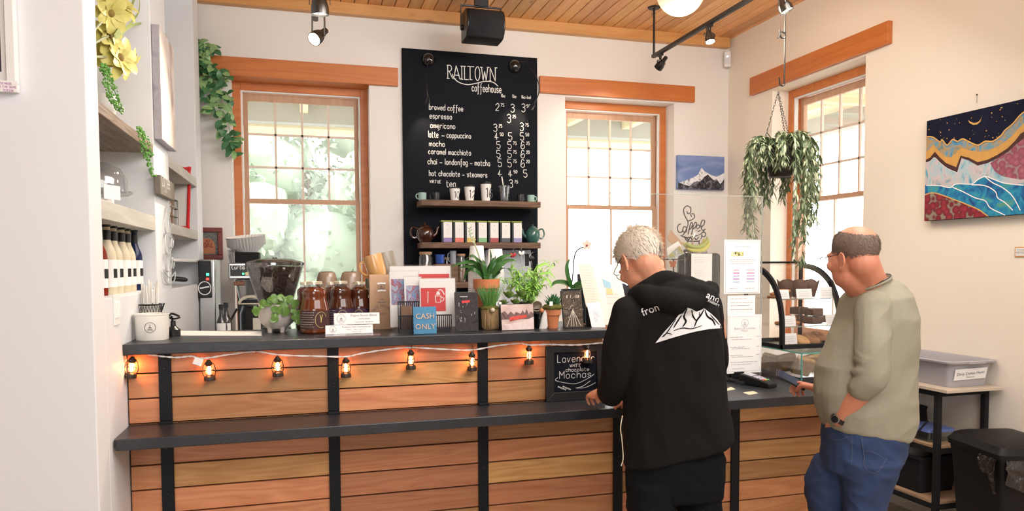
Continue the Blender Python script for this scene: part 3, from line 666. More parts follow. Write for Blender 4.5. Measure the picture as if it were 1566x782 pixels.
M['bulb'] = mat('warm_bulb', (1, .9, .7), .4, emit=(1, .85, .6), estr=14)
board_lamp(655, 92, ((652, 112, 5.72), (653, 135, 5.66), (655, 152, 5.66)), 'black gooseneck lamp at the upper left of the menu board', at(650, 208, y=YM))
board_lamp(787, 102, ((803, 96, 5.72), (821, 120, 5.6), (824, 142, 5.6), (815, 162, 5.64)), 'black gooseneck lamp arching over the right edge of the menu board', at(788, 186, y=YM))
# ================================================================== CEILING FITTINGS
M['lamp_face'] = mat('lamp_face', (1, .95, .85), .3, emit=(1, .93, .82), estr=18)
M['gunmetal'] = mat('gunmetal', (.10, .095, .09), .25, .9)
def track_head(top, head, aim, label, r=.034, L=.11, power=14, mt=None):
    """spot on a track: adapter at top, yoke, barrel pointing along aim"""
    mt = mt or M['gunmetal']
    top = Vector(top); head = Vector(head); d = Vector(aim).normalized(); q = d.to_track_quat('Z', 'Y').to_matrix()
    t = thing('track_spotlight', label, 'spotlight', top, 'spotlights on the ceiling tracks')
    m = MB(); m.box(top-V(0, 0, .015), (.022, .06, .03)); m.cyl(top-V(0, 0, .02), top-V(0, 0, .05), .011, .011, 12); m.build('adapter', M['black'], t)
    sd = d.cross(V(0, 0, 1)).normalized(); st = top-V(0, 0, .05)
    m = MB()
    for s in (-1, 1): m.strip(cr([st, st+sd*s*r*.9-V(0, 0, .02), head+sd*s*(r+.006)+V(0, 0, .02), head+sd*s*(r+.006)], 5), .012, sd)
    m.build('yoke', mt, t, solid=.003)
    m = MB(); m.lathe([(0, -L*.62), (r*.45, -L*.62), (r*.5, -L*.3), (r*.78, -L*.12), (r, L*.12), (r, L*.38), (r*.9, L*.38), (r*.85, L*.2)], head, 20, q); m.build('barrel', mt, t)
    m = MB(); m.lathe([(0, L*.30), (r*.84, L*.28), (r*.84, L*.22), (0, L*.2)], head, 20, q); m.build('lamp_glass', M['lamp_face'], t)
    l = bpy.data.lights.new('spot', 'SPOT'); l.energy = power; l.color = (1, .86, .68); l.spot_size = 1.3; l.spot_blend = .7; l.shadow_soft_size = .03
    lo = bpy.data.objects.new('spot', l); COL.objects.link(lo); lo.parent = t; lo.location = head+d*L*.45-top; lo.rotation_euler = d.to_track_quat('-Z', 'Y').to_euler()
    return t
def track(x, y0, y1, z, stems, label):
    t = thing('track_rail', label, 'track rail', (x, y1, z), 'ceiling tracks'); m = MB()
    m.bb((x-.017, y0, z-.012), (x+.017, y1, z+.012)); m.bb((x-.009, y0, z-.015), (x+.009, y1, z-.012)); m.build('rail', M['black'], t, smooth=False, bevel=.002)
    for y in stems:
        s = MB(); s.cyl((x, y, z+.01), (x, y, ZC-.008), .009, .009, 12); s.build('stem', M['black'], t)
        s = MB(); s.lathe([(0, -.012), (.045, -.01), (.052, 0), (0, 0)], (x, y, ZC), 24); s.build('ceiling_plate', M['black'], t)
xt = at(1000, 85, y=5.309).x; zt = 3.232
track(xt, 1.6, 5.32, zt, (5.309, 3.0), 'black track rail hung by a stem before the right wall window')
def onx(u, v, x): return at(u, v, x=x)
p = at(1011, 98, x=xt+.01); track_head((xt, at(1010, 82, x=xt).y, zt), p, (-.25, .75, -.6), 'black track spotlight at the far end of the right rail, aimed at the back wall', mt=M['black'], power=14)
p = at(1085, 56, x=xt); track_head((xt, at(1085, 42, x=xt).y, zt), p, (.0, -.28, -1), 'dark track spotlight in the middle of the right rail, lit and aimed down')
p = at(1199, 2, x=xt); track_head((xt, p.y, zt), p-V(0, 0, .02), (.35, -.2, -.9), 'track spotlight right beside the hook of the hanging plant', r=.04)
xl = at(487, 10, y=4.4).x
track(xl, 2.5, 5.2, 3.26, (3.0, 5.0), 'black track rail above the window behind the coffee grinder')
p = at(487, 55, y=4.4); track_head((xl, 4.4, 3.26), p, (-.75, -.85, -.85), 'track spotlight above the left window, its lit face towards the room', r=.04, L=.13, power=70)
p = at(489, 6, y=3.9); track_head((at(489, 6, y=3.9).x, 3.9, 3.26), p, (.02, .1, -1), 'upper track spotlight cut by the photo edge, shining straight down', r=.045, L=.14)
# white globe pendant
gc = at(1041, -14, y=4.2); t = thing('globe_pendant', 'white glass globe pendant lamp under the board ceiling', 'pendant lamp', (gc.x, gc.y, ZC))
M['globe'] = mat('opal_globe', (.45, .40, .32), .4, emit=(1, .80, .52), estr=.55)
R_ = 37*ppm(gc)
m = MB(); m.ball(gc, R_, n=32, m=20); m.build('globe', M['globe'], t)
m = MB(); m.cyl(gc+V(0, 0, R_*.93), (gc.x, gc.y, ZC-.03), .012, .012, 12); m.cyl(gc+V(0, 0, R_*.9), gc+V(0, 0, R_*1.1), .05, .045, 20); m.build('pendant_stem', M['black'], t)
m = MB(); m.lathe([(0, -.03), (.05, -.028), (.06, 0), (0, 0)], (gc.x, gc.y, ZC), 24); m.build('ceiling_plate', M['black'], t)
l = bpy.data.lights.new('globe_light', 'POINT'); l.energy = 22; l.color = (1, .86, .68); l.shadow_soft_size = R_*1.05
lo = bpy.data.objects.new('globe_light', l); COL.objects.link(lo); lo.parent = t; lo.location = gc-V(gc.x, gc.y, ZC)-V(0, 0, R_*1.3)
# loudspeaker on a bracket
ps = at(740, 32, y=5.3); t = thing('loudspeaker', 'black loudspeaker bracketed to the ceiling above the menu board', 'speaker', (ps.x, 5.3, ZC))
wx = 29.5*ppm(ps); zb_, zt_ = at(740, 54, y=5.2).z, at(740, 8, y=5.2).z
m = MB(); pr = []
for a in range(11):
    an = -PI/2+PI*a/10; pr.append(V(0, -.085*math.cos(an), (zt_+zb_)/2+(zt_-zb_)/2*math.sin(an)))
pr = [V(ps.x-wx, 5.3+q.y, q.z) for q in pr]+[V(ps.x-wx, 5.44, zt_), V(ps.x-wx, 5.44, zb_)]
m.prism(pr, (2*wx, 0, 0)); m.build('cabinet', M['black'], t, bevel=.006, ang=30)
M['grille'] = mat('speaker_grille', (.01, .012, .018), .6, bump=.6, bscale=900)
m = MB(); g = [[V(ps.x+sx*(wx-.012), 5.3-.0885*math.cos(-PI/2+PI*(a+1)/12)-.003, (zt_+zb_)/2+(zt_-zb_)/2*.99*math.sin(-PI/2+PI*(a+1)/12)) for sx in (-1, 1)] for a in range(11)]
m.add([p for r in g for p in r], [(2*i, 2*i+1, 2*i+3, 2*i+2) for i in range(10)]); m.build('front_grille', M['grille'], t, solid=.002)
m = MB(); m.tube([V(ps.x-wx-.012, 5.38, zb_+.1), V(ps.x-wx-.012, 5.38, zt_+.05), V(ps.x+wx+.012, 5.38, zt_+.05), V(ps.x+wx+.012, 5.38, zb_+.1)], .008, 6); m.box((ps.x, 5.38, (zt_+.05+ZC)/2), (.1, .05, ZC-zt_-.05)); m.build('bracket', M['black'], t)
m = MB(); m.cyl((ps.x-wx-.016, 5.38, zb_+.1), (ps.x-wx+.003, 5.38, zb_+.1), .02, .02, 14); m.cyl((ps.x+wx+.016, 5.38, zb_+.1), (ps.x+wx-.003, 5.38, zb_+.1), .02, .02, 14); m.build('bracket_knob', M['black'], t)
# motion sensor in the corner
p = at(1111.5, 92, y=5.86); t = thing('motion_sensor', 'small white motion sensor in the upper room corner', 'sensor', p+V(-.015, 0, 0))
p = p+V(-.012, -.03, 0); q = rotz(-.6); hz = 12*ppm(p)
m = MB(); m.box(p, (.058, .045, hz*2), q); m.build('sensor_case', M['white'], t, smooth=False, bevel=.01)
m = MB(); m.box(p+q @ V(0, -.022, -hz*.35), (.046, .012, hz*.8), q); m.build('sensor_lens', mat('sensor_lens', (.7, .72, .76), .3), t, smooth=False, bevel=.005)
m = MB(); m.ball(p+q @ V(0, -.023, hz*.25), .005, n=8, m=6); m.build('status_light', mat('blue_led', (.4, .5, 1), .3, emit=(.5, .6, 1), estr=4), t)

# ================================================================== HANGING PLANT
M['leaf_bamboo'] = mat('bamboo_leaf', (.15, .21, .105), .5, noise_amt=.45, nscale=25); M['leaf_pale'] = mat('bamboo_leaf_pale', (.42, .46, .28), .5, noise_amt=.35, nscale=25)
hp = at(1194, 250, x=xt); hk = at(1190, 133, x=xt); yh = hp.y
t = thing('hanging_plant', 'trailing bamboo leaved plant in a black hanging basket before the right window', 'plant', hp)
kp = ppm(hp); Rb = 27*kp; zrim = at(1194, 226, x=xt).z; zbot = at(1194, 271, x=xt).z
m = MB(); rr = []
for f_, z in ((.5, zbot), (.62, zbot+.01), (.8, zbot+(zrim-zbot)*.4), (1, zrim), (1.05, zrim), (1.05, zrim+.012), (.95, zrim+.012), (.9, zrim-.02)):
    rr.append([V(hp.x+Rb*f_*(1+.02*(j % 2))*math.cos(2*PI*j/40), yh+Rb*f_*(1+.02*(j % 2))*math.sin(2*PI*j/40), z) for j in range(40)])
m.loft(rr); m.build('basket', mat('basket_brown', (.025, .017, .012), .5), t)
m = MB(); rnd = random.Random(3); mv = MB(); mp_ = MB()
vines = []
for i in range(64):
    a = 2*PI*i/64+rnd.uniform(-.2, .2); right = math.cos(a-.0)
    a %= 2*PI
    if 1.9 < a < 3.2: L = rnd.uniform(.30, .56)             # long trail on the left
    elif 3.2 <= a < 4.4:                                    # few and short before the bowl
        if rnd.random() < .6: continue
        L = rnd.uniform(.06, .14)
    elif 4.4 <= a < 5.3: L = rnd.uniform(.35, .66)
    elif a >= 5.3 or a < .2: L = rnd.uniform(.25, .48)
    else: L = rnd.uniform(.1, .3)
    if 2.9 < a < 3.2 or a > 6: L *= .7
    vines.append((a, L))
for a, L in vines:
    o = V(hp.x+Rb*.7*math.cos(a), yh+Rb*.7*math.sin(a), zrim-.02); out = V(math.cos(a), math.sin(a), 0); k1 = rnd.uniform(.04, .095)
    P = cr([o, o+out*k1*.7+V(0, 0, rnd.uniform(.05, .10)), o+out*(k1+.035)+V(0, 0, .02), o+out*(k1+.045)-V(0, 0, L*.5), o+out*(k1+.03+rnd.uniform(-.03, .02))-V(0, 0, L)], 7)
    mv.tube(P, .0016, 4)
    for j in range(4, len(P)):
        for q in range(3 if j > 6 else 4):
            an = rnd.uniform(0, 2*PI); d = V(math.cos(an), math.sin(an), rnd.uniform(-1.3, .5 if j < 14 else -.3))
            (m if rnd.random() < .62 else mp_).leaf(P[j], d, (0, 0, 1), rnd.uniform(.035, .065), rnd.uniform(.008, .013), .35, .1, 3)
for i in range(150):                                         # crown of the plant
    a = rnd.uniform(0, 2*PI); r = Rb*math.sqrt(rnd.random())*1.1; p = V(hp.x+r*math.cos(a), yh+r*math.sin(a), zrim+rnd.uniform(0, .07)*(1.2-r/Rb*.6))
    d = V(math.cos(a)*rnd.uniform(.2, 1), math.sin(a)*rnd.uniform(.2, 1), rnd.uniform(-.2, .9)); (m if rnd.random() < .6 else mp_).leaf(p, d, (0, 0, 1), rnd.uniform(.04, .07), rnd.uniform(.009, .014), .3, .1, 3)
mo = m.build('foliage', M['leaf_bamboo'], t); mp_.build('pale_leaves', M['leaf_pale'], mo); mv.build('stems', M['leaf_bamboo'], t)
m = MB()
def chain(a, b):
    a, b = Vector(a), Vector(b); n = int((b-a).length/.016); d = (b-a).normalized(); s1 = d.orthogonal().normalized(); s2 = d.cross(s1)
    for i in range(n):
        c = a+(b-a)*(i+.5)/n; s = s1 if i % 2 else s2
        m.tube([c+d*.011*math.cos(2*PI*j/8)+s*.0048*math.sin(2*PI*j/8) for j in range(8)], .0014, 4, closed=True)
for a in (.6, 2.7, 4.6): chain(hk+V(0, 0, -.03), (hp.x+Rb*math.cos(a), yh+Rb*math.sin(a), zrim+.01))
m.build('chain', M['gunmetal'], t)
def shook(a, b, label):
    a, b = Vector(a), Vector(b); s = thing('s_hook', label, 'hook', a, 'hooks carrying the hanging plant'); mm = MB(); r = .024; Q = []
    for j in range(9): an = PI*j/8; Q.append(a+V(-r*1.0+r*math.cos(PI-an)*1.0+0, 0, r*math.sin(an)-r)) if False else Q.append(a+V(-r+r*(1-math.cos(an))-0*r, 0, -r+r*math.sin(an)))
    Q = [a+V(-.03, 0, -.035)]+[a+V(-.018+.018*(1-math.cos(PI*j/8)), 0, -.012+.014*math.sin(PI*j/8)) for j in range(9)]
    Q += [b+V(.016, 0, .05)]+[b+V(.002+.016*math.cos(PI*j/8), 0, .014-.016*math.sin(PI*j/8)) for j in range(9)]+[b+V(-.018, 0, .045)]
    mm.tube(cr(Q, 3), .0048, 8); mm.build('hook_wire', M['gunmetal'], s); return s
kz = at(1192, 60, x=xt)
shook((xt, yh, zt-.012), (xt, yh, kz.z), 'upper bent wire hook hanging from the track rail')
shook((xt, yh, kz.z+.03), (xt, yh, hk.z), 'lower bent wire hook holding the plant chains')

# ================================================================== PICTURES
def canvas_x(pts, x): return [at(u, v, x=x) for u, v in pts]
PX = XR-.045
z5 = lambda a: [(1380+p[0]/2.607, 130+p[1]/2.607) for p in a]
tl = at(1413, 187, x=PX); bl = at(1418, 338, x=PX); tr = at(1566, 150, x=PX)
y0, y1, zz0, zz1 = tr.y-.03, (tl.y+bl.y)/2, bl.z, (tl.z+tr.z)/2
m = MB(); m.bb((PX, y0, zz0), (XR-.004, y1, zz1))
M['navy'] = mat('paint_navy', (.008, .010, .028), .8, spec=.15, noise_amt=.7, nscale=9)
art = tag(m.build('landscape_painting', M['navy'], smooth=False, bevel=.002, loc=(PX, (y0+y1)/2, zz0)), 'square painting of moonlit mountains, berries and blue water on the right wall', 'painting')
def layer(name, mt, polys, off):
    mm = MB()
    for P in polys:
        Q = []
        for p in canvas_x(z5(P), PX-off):
            Q.append(V(PX-off, min(max(p.y, y0+.001), y1-.001), min(max(p.z, zz0+.001), zz1-.001)))
        mm.prism(Q, (.0004, 0, 0))
    return mm.build(name, mt, art, smooth=False)
def mottle(name, cols, scale, stretch=(1, 1, 1), dist=1.0):
    mm = bpy.data.materials.new(name); mm.use_nodes = True; N, L = nt(mm); b = N['Principled BSDF']; b.inputs['Roughness'].default_value = .8; b.inputs['Specular IOR Level'].default_value = .2
    tc = N.new('ShaderNodeTexCoord'); mp = N.new('ShaderNodeMapping'); mp.inputs['Scale'].default_value = stretch; L.new(tc.outputs['Object'], mp.inputs[0])
    n = N.new('ShaderNodeTexNoise'); n.inputs['Scale'].default_value = scale; n.inputs['Detail'].default_value = 4; n.inputs['Distortion'].default_value = dist; L.new(mp.outputs[0], n.inputs[0])
    r = N.new('ShaderNodeValToRGB'); L.new(n.outputs['Fac'], r.inputs[0]); el = r.color_ramp.elements
    while len(el) < len(cols): el.new(.5)
    for i, c in enumerate(cols): el[i].position = .3+.4*i/(len(cols)-1); el[i].color = (*c, 1)
    L.new(r.outputs[0], b.inputs['Base Color']); return mm
def berries(name, c1, c2, line, scale):
    mm = bpy.data.materials.new(name); mm.use_nodes = True; N, L = nt(mm); b = N['Principled BSDF']; b.inputs['Roughness'].default_value = .8; b.inputs['Specular IOR Level'].default_value = .2
    tc = N.new('ShaderNodeTexCoord'); v = N.new('ShaderNodeTexVoronoi'); v.inputs['Scale'].default_value = scale; v.inputs['Randomness'].default_value = .7; L.new(tc.outputs['Object'], v.inputs['Vector'])
    r = N.new('ShaderNodeValToRGB'); L.new(v.outputs['Distance'], r.inputs[0]); e = r.color_ramp.elements; e[0].position = .10; e[0].color = (*c1, 1); e[1].position = .60; e[1].color = (*c2, 1)
    x = e.new(.74); x.color = (*line, 1); L.new(r.outputs[0], b.inputs['Base Color']); return mm
top_l = [(86, 207), (120, 208), (150, 228), (158, 218), (178, 240), (200, 218), (220, 225), (240, 215), (262, 225), (300, 240), (330, 225), (360, 225), (390, 205), (410, 180), (440, 155), (470, 120), (505, 95)]
och = [(86, 268), (108, 256), (124, 236), (140, 258), (165, 282), (190, 290), (215, 270), (235, 250), (265, 260), (300, 265), (340, 265), (380, 245), (410, 225), (440, 200), (470, 165), (505, 140)]
brn = [(86, 300), (110, 290), (130, 266), (150, 290), (175, 312), (215, 328), (232, 282), (265, 290), (300, 308), (340, 298), (380, 278), (420, 252), (450, 222), (470, 195), (505, 175)]
wht = [(86, 312), (110, 305), (128, 290), (150, 310), (178, 332), (218, 350), (236, 292), (265, 302), (300, 322), (340, 312), (380, 292), (420, 268), (450, 240), (505, 200)]
wat = [(86, 400), (150, 402), (190, 410), (215, 395), (275, 395), (300, 378), (330, 365), (360, 375), (400, 390), (440, 396), (505, 402)]
brr = [(86, 440), (120, 430), (160, 440), (200, 455), (240, 470), (300, 495), (325, 512), (345, 526)]
layer('night_hills', mottle('paint_hills', [(.04, .16, .30), (.12, .30, .42), (.45, .28, .10), (.05, .22, .30)], 14), [top_l+[(505, 330), (86, 330)]], .0006)
layer('ochre_ridge', mat('paint_ochre', (.58, .31, .075), .45, noise_amt=.15, nscale=20), [och+list(reversed(brn))], .0010)
layer('brown_line', mat('paint_brown', (.05, .012, .012), .4), [brn+list(reversed(wht))], .0014)
layer('snow_mountain', mottle('paint_snow', [(.06, .24, .38), (.36, .52, .58), (.58, .47, .48), (.09, .34, .44)], 13, (1, 1, .6)), [wht+[(505, 430), (86, 430)]], .0018)
layer('pink_berries', berries('paint_pink_berries', (.42, .15, .20), (.26, .07, .11), (.30, .22, .22), 26), [[(350, 312), (380, 292), (420, 268), (450, 240), (505, 200), (505, 372), (470, 378), (440, 372), (400, 365), (368, 345)]], .0022)
layer('blue_water', mottle('paint_water', [(.02, .06, .20), (.02, .16, .36), (.03, .28, .42), (.10, .30, .22)], 16), [wat+[(505, 560), (86, 560)]], .0026)
layer('red_berries', berries('paint_red_berries', (.36, .045, .055), (.17, .02, .035), (.25, .22, .16), 24), [brr+[(345, 560), (86, 560)]], .0030)
def pline(mm, P, wpx, off):
    Q = [q for q in cr(canvas_x(z5(P), PX-off), 5) if y0 < q.y < y1 and zz0 < q.z < zz1]
    mm.strip(Q, wpx*.0021/1.0*.6, (-1, 0, 0))
mm = MB()
for P, w_ in ((wat, 4), ([(200, 408), (240, 425), (290, 450), (330, 462), (350, 490), (400, 515), (440, 535)], 4), ([(275, 398), (330, 402), (370, 425), (380, 450), (410, 470), (440, 500)], 4), ([(330, 366), (360, 390), (400, 410), (440, 445), (470, 500)], 4), ([(86, 312), (110, 305), (128, 290), (150, 310), (178, 332), (218, 350)], 2)): pline(mm, P, w_, .0034)
mm.build('white_lines', M['chalk'], art, smooth=False)
mm = MB()
for P, w_ in ((top_l, 6), (brr, 5)): pline(mm, P, w_, .0036)
moon = [(262, 140), (268, 152), (282, 159), (298, 157), (311, 146), (317, 124), (312, 138), (300, 149), (286, 152), (272, 147)]
for p in ([moon]): mm.prism(canvas_x(z5(p), PX-.002), (.0004, 0, 0))
rnd = random.Random(5)
for i in range(46):
    u = rnd.uniform(95, 480); v = rnd.uniform(150-.24*(u-86), 215); 
    if v < 62+(485-u)*.23: continue
    c = canvas_x(z5([(u, v)]), PX-.0005)[0]; r = rnd.uniform(.0015, .004)
    if c.y < y0+.01 or c.z > zz1-.01: continue
    mm.poly([c+V(0, r*math.cos(k*PI/3), r*math.sin(k*PI/3)) for k in range(6)])
mm.build('gold_details', mat('paint_gold', (.66, .38, .10), .4), art, smooth=False)
# wire of the painting and its little wall label
m = MB(); c = at(1494, 145, x=XR-.012); m.tube([c, at(1494, 158, x=XR-.02)], .0012, 5); m.ball(c, .005, n=8, m=6); m.build('hanging_wire', M['gunmetal'], art)
p0 = at(1552, 378, x=XR-.006); p1 = at(1575, 393, x=XR-.006)
t = thing('wall_label', 'small white label in a wooden holder below the painting', 'label', (XR, (p0.y+p1.y)/2, p1.z))
m = MB(); m.bb((XR-.006, p1.y, p1.z), (XR-.001, p0.y, p0.z)); m.build('holder', M['trimwood'], t, smooth=False)
m = MB(); m.bb((XR-.0075, p1.y+.006, p1.z+.006), (XR-.006, p0.y-.006, p0.z-.006)); c = m.build('label_paper', M['paper'], t, smooth=False)
m = MB()
for i in range(4): scribble(m, (XR-.0075, p0.y-.012, p0.z-.014-.008*i), V(0, -1, 0), (0, 0, 1), (p0.y-p1.y)*.75, .002, V(-1, 0, 0), .003)
m.build('print', M['ink'], c, smooth=False)
# mountain photograph on canvas, back wall
z4 = lambda a: [(1000+p[0]/3.4, 200+p[1]/3.4) for p in a]
YC2 = YB-.04; c0 = at(1037, 237, y=YC2); c1 = at(1107.5, 291, y=YC2)
m = MB(); m.bb((c0.x, YC2, c1.z), (c1.x, YB-.002, c0.z))
sky = mottle('canvas_sky', [(.13, .20, .44), (.20, .28, .52), (.36, .42, .60)], 3, (1, 1, 2.5))
pic = tag(m.build('mountain_canvas', sky, smooth=False, bevel=.002, loc=(c0.x, YC2, c1.z)), 'canvas photo of a snowy mountain peak near the room corner', 'picture')
def layer2(name, mt, P, off):
    Q = [V(min(max(q.x, c0.x+.001), c1.x-.001), YC2-off, min(max(q.z, c1.z+.001), c0.z-.001)) for q in [at(u, v, y=YC2) for u, v in z4(P)]]
    mm = MB(); mm.prism(Q, (0, .0004, 0)); mm.build(name, mt, pic, smooth=False)
layer2('snow_peak', mottle('canvas_snow', [(.10, .10, .13), (.75, .77, .82), (.82, .83, .86), (.16, .16, .20)], 22), [(120, 275), (140, 268), (160, 262), (180, 252), (205, 244), (228, 230), (238, 212), (248, 190), (256, 203), (264, 212), (285, 224), (300, 232), (325, 240), (345, 232), (370, 218), (370, 320), (120, 320)], .0008)
layer2('dark_ridge', mottle('canvas_ridge', [(.012, .013, .018), (.05, .05, .06), (.20, .20, .24)], 26), [(120, 268), (150, 278), (185, 288), (205, 270), (225, 262), (240, 268), (262, 240), (280, 228), (300, 248), (318, 262), (330, 258), (345, 278), (358, 262), (370, 250), (370, 320), (120, 320)], .0014)
# framed picture beside the coffee machines
YC3 = YB-.03; f0 = at(300, 348, y=YC3); f1 = at(341, 397, y=YC3)
t = thing('framed_picture', 'red-brown framed poster above the dark coffee machine', 'picture', (f1.x, YB, f1.z)); m = MB(); fw = .034
for a, b in (((f0.x, f0.z-fw), (f1.x, f0.z)), ((f0.x, f1.z), (f1.x, f1.z+fw)), ((f1.x-fw, f1.z+fw), (f1.x, f0.z-fw)), ((f0.x, f1.z+fw), (f0.x+fw, f0.z-fw))): m.bb((a[0], YC3, a[1]), (b[0], YB-.003, b[1]))
m.build('picture_frame', mat('frame_redbrown', (.17, .025, .012), .35), t, smooth=False, bevel=.004)
m = MB(); m.bb((f0.x+fw, YC3+.012, f1.z+fw), (f1.x-fw, YB-.004, f0.z-fw)); pi_ = m.build('poster', mottle('poster_grey', [(.03, .03, .032), (.22, .22, .22), (.05, .05, .05)], 60), t, smooth=False)
m = MB(); w_ = f1.x-f0.x-2*fw; h_ = f0.z-f1.z-2*fw; cx = f0.x+fw; cz = f1.z+fw
m.prism([V(cx+w_*a, YC3+.0112, cz+h_*b) for a, b in ((0, .05), (.82, .05), (.82, .45), (.7, .62), (.5, .72), (.2, .74), (0, .7))], (0, .0006, 0)); m.build('poster_panel', mat('poster_orange', (.42, .16, .07), .6, noise_amt=.3, nscale=15), pi_, smooth=False)
m = MB(); write(m, 'NAI', V(cx+w_*.25, YC3+.011, cz+h_*.56), BX, BZ, h_*.1, .003, BN); write(m, 'OAL', V(cx+w_*.12, YC3+.011, cz+h_*.33), BX, BZ, h_*.2, .006, BN); m.build('poster_lettering', mat('poster_red', (.25, .03, .02), .6), pi_, smooth=False)
# picture at the far left, on the end of the white wall
YF2 = YF-.035; a0 = at(25, 140, y=YF2); m = MB(); fz1 = a0.z+.78; fx0 = a0.x-.62
t = thing('framed_picture', 'white framed picture with a handwritten note at the far left edge', 'picture', (a0.x, YF, a0.z))
for a, b in (((fx0, a0.z), (a0.x, a0.z+.028)), ((fx0, fz1-.028), (a0.x, fz1)), ((a0.x-.028, a0.z+.028), (a0.x, fz1-.028)), ((fx0, a0.z+.028), (fx0+.028, fz1-.028))): m.bb((a[0], YF2, a[1]), (b[0], YF-.002, b[1]))
m.build('picture_frame', M['white'], t, smooth=False, bevel=.003)
m = MB(); m.bb((fx0+.028, YF-.012, a0.z+.028), (a0.x-.028, YF-.003, fz1-.028)); mo = m.build('picture_mount', mat('mount_bluegrey', (.50, .55, .66), .6), t, smooth=False)
d0 = at(2.5, 110, y=YF-.014); m = MB(); m.bb((fx0+.12, YF-.0145, d0.z), (d0.x, YF-.012, fz1-.12)); m.build('dark_print', mat('dark_print', (.03, .03, .045), .4, noise_amt=.5, nscale=8), mo, smooth=False)
m = MB(); m.bb((d0.x, YF-.0145, d0.z-.03), (d0.x+.012, YF-.012, fz1-.12)); m.bb((fx0+.12, YF-.0145, d0.z-.03), (d0.x, YF-.012, d0.z)); m.build('white_border', M['paper'], mo, smooth=False)
n0 = at(-14, 122, y=YF2-.002); n1_ = at(26.5, 141, y=YF2-.002); m = MB(); m.bb((n0.x, YF2-.002, n1_.z), (n1_.x, YF2-.001, n0.z)); nn = m.build('note', M['paper'], t, smooth=False)
m = MB()
for i, tx in enumerate(('IS ALSO MADE', 'BY THE SAME', 'PERSON')): write(m, tx, V(n0.x+.006+.014*i, YF2-.002, n0.z-.013-.011*i), BX, BZ, .007, .0009, BN)
m.build('handwriting', mat('pen_purple', (.45, .12, .40), .7), nn, smooth=False)
# ================================================================== POTHOS ON THE BEAM
M['pothos'] = mat('pothos_leaf', (.06, .19, .075), .35, noise_amt=.4, nscale=18); M['pothos_lt'] = mat('pothos_leaf_light', (.26, .44, .18), .4, noise_amt=.4, nscale=30)
yo = YB-.10; p0 = at(306, 120, y=yo)
t = thing('trailing_pothos', 'green trailing pothos vine draped over the left end of the left beam', 'plant', p0)
rnd = random.Random(11); vs_ = MB(); la = MB(); lb = MB()
for P in ([(300, 62), (316, 84), (330, 118), (345, 160), (352, 205), (357, 236)], [(298, 70), (310, 110), (318, 150), (326, 172)], [(302, 80), (322, 118), (338, 140), (352, 150)], [(298, 95), (312, 128), (335, 160), (340, 190), (352, 214), (362, 212)], [(306, 66), (318, 72), (325, 74)], [(300, 88), (318, 102), (334, 110), (346, 122)]):
    C = cr([at(u, v, y=yo+rnd.uniform(-.04, .04)) for u, v in P], 8); vs_.tube(C, .0025, 5)
    for j in range(0, len(C)):
        for q in range(1):
            d = V(rnd.uniform(-1, 1), rnd.uniform(-.8, .1), rnd.uniform(-1, .35)); (la if rnd.random() < .62 else lb).leaf(C[j]+V(rnd.uniform(-.02, .02), rnd.uniform(-.03, .02), rnd.uniform(-.02, .02)), d, (rnd.uniform(-.3, .3), -1, .5), rnd.uniform(.055, .085), rnd.uniform(.036, .052), .3, .15, 4)
fo = la.build('foliage', M['pothos'], t); lb.build('light_leaves', M['pothos_lt'], fo); vs_.build('vine_stems', M['pothos_lt'], t)

# ================================================================== NICHES IN THE LEFT WALL
def niche_shelf(a, b, z, th, mt, label, name='niche_shelf'):
    m = MB(); m.bb((XL-ND+.002, a+.003, z-th), (XL-.002, b-.003, z)); return tag(m.build(name, mt, smooth=False, bevel=.003, loc=(XL, (a+b)/2, z-th)), label, 'shelf', 'shelves in the left wall niches')
NZ1 = 2.193; NZ2 = 1.842
niche_shelf(*n1, NZ1, .042, M['rustic_y'], 'brown wooden shelf under the yellow flowers in the near niche')
niche_shelf(*n1, NZ2, .072, M['grey_shelf'], 'pale weathered shelf between the glass cake dome and the syrup bottles')
zA = at(275, 252, x=XL).z; zB = at(275, 345, x=XL).z; zC = at(280, 396, x=XL).z
niche_shelf(*n2, zA, .06, M['grey_shelf'], 'upper pale shelf of the far niche, above the red tray')
niche_shelf(*n2, zB, .06, M['grey_shelf'], 'middle pale shelf of the far niche, under the red tray')
niche_shelf(*n2, zC, .018, M['white'], 'thin white shelf at the bottom of the far niche')
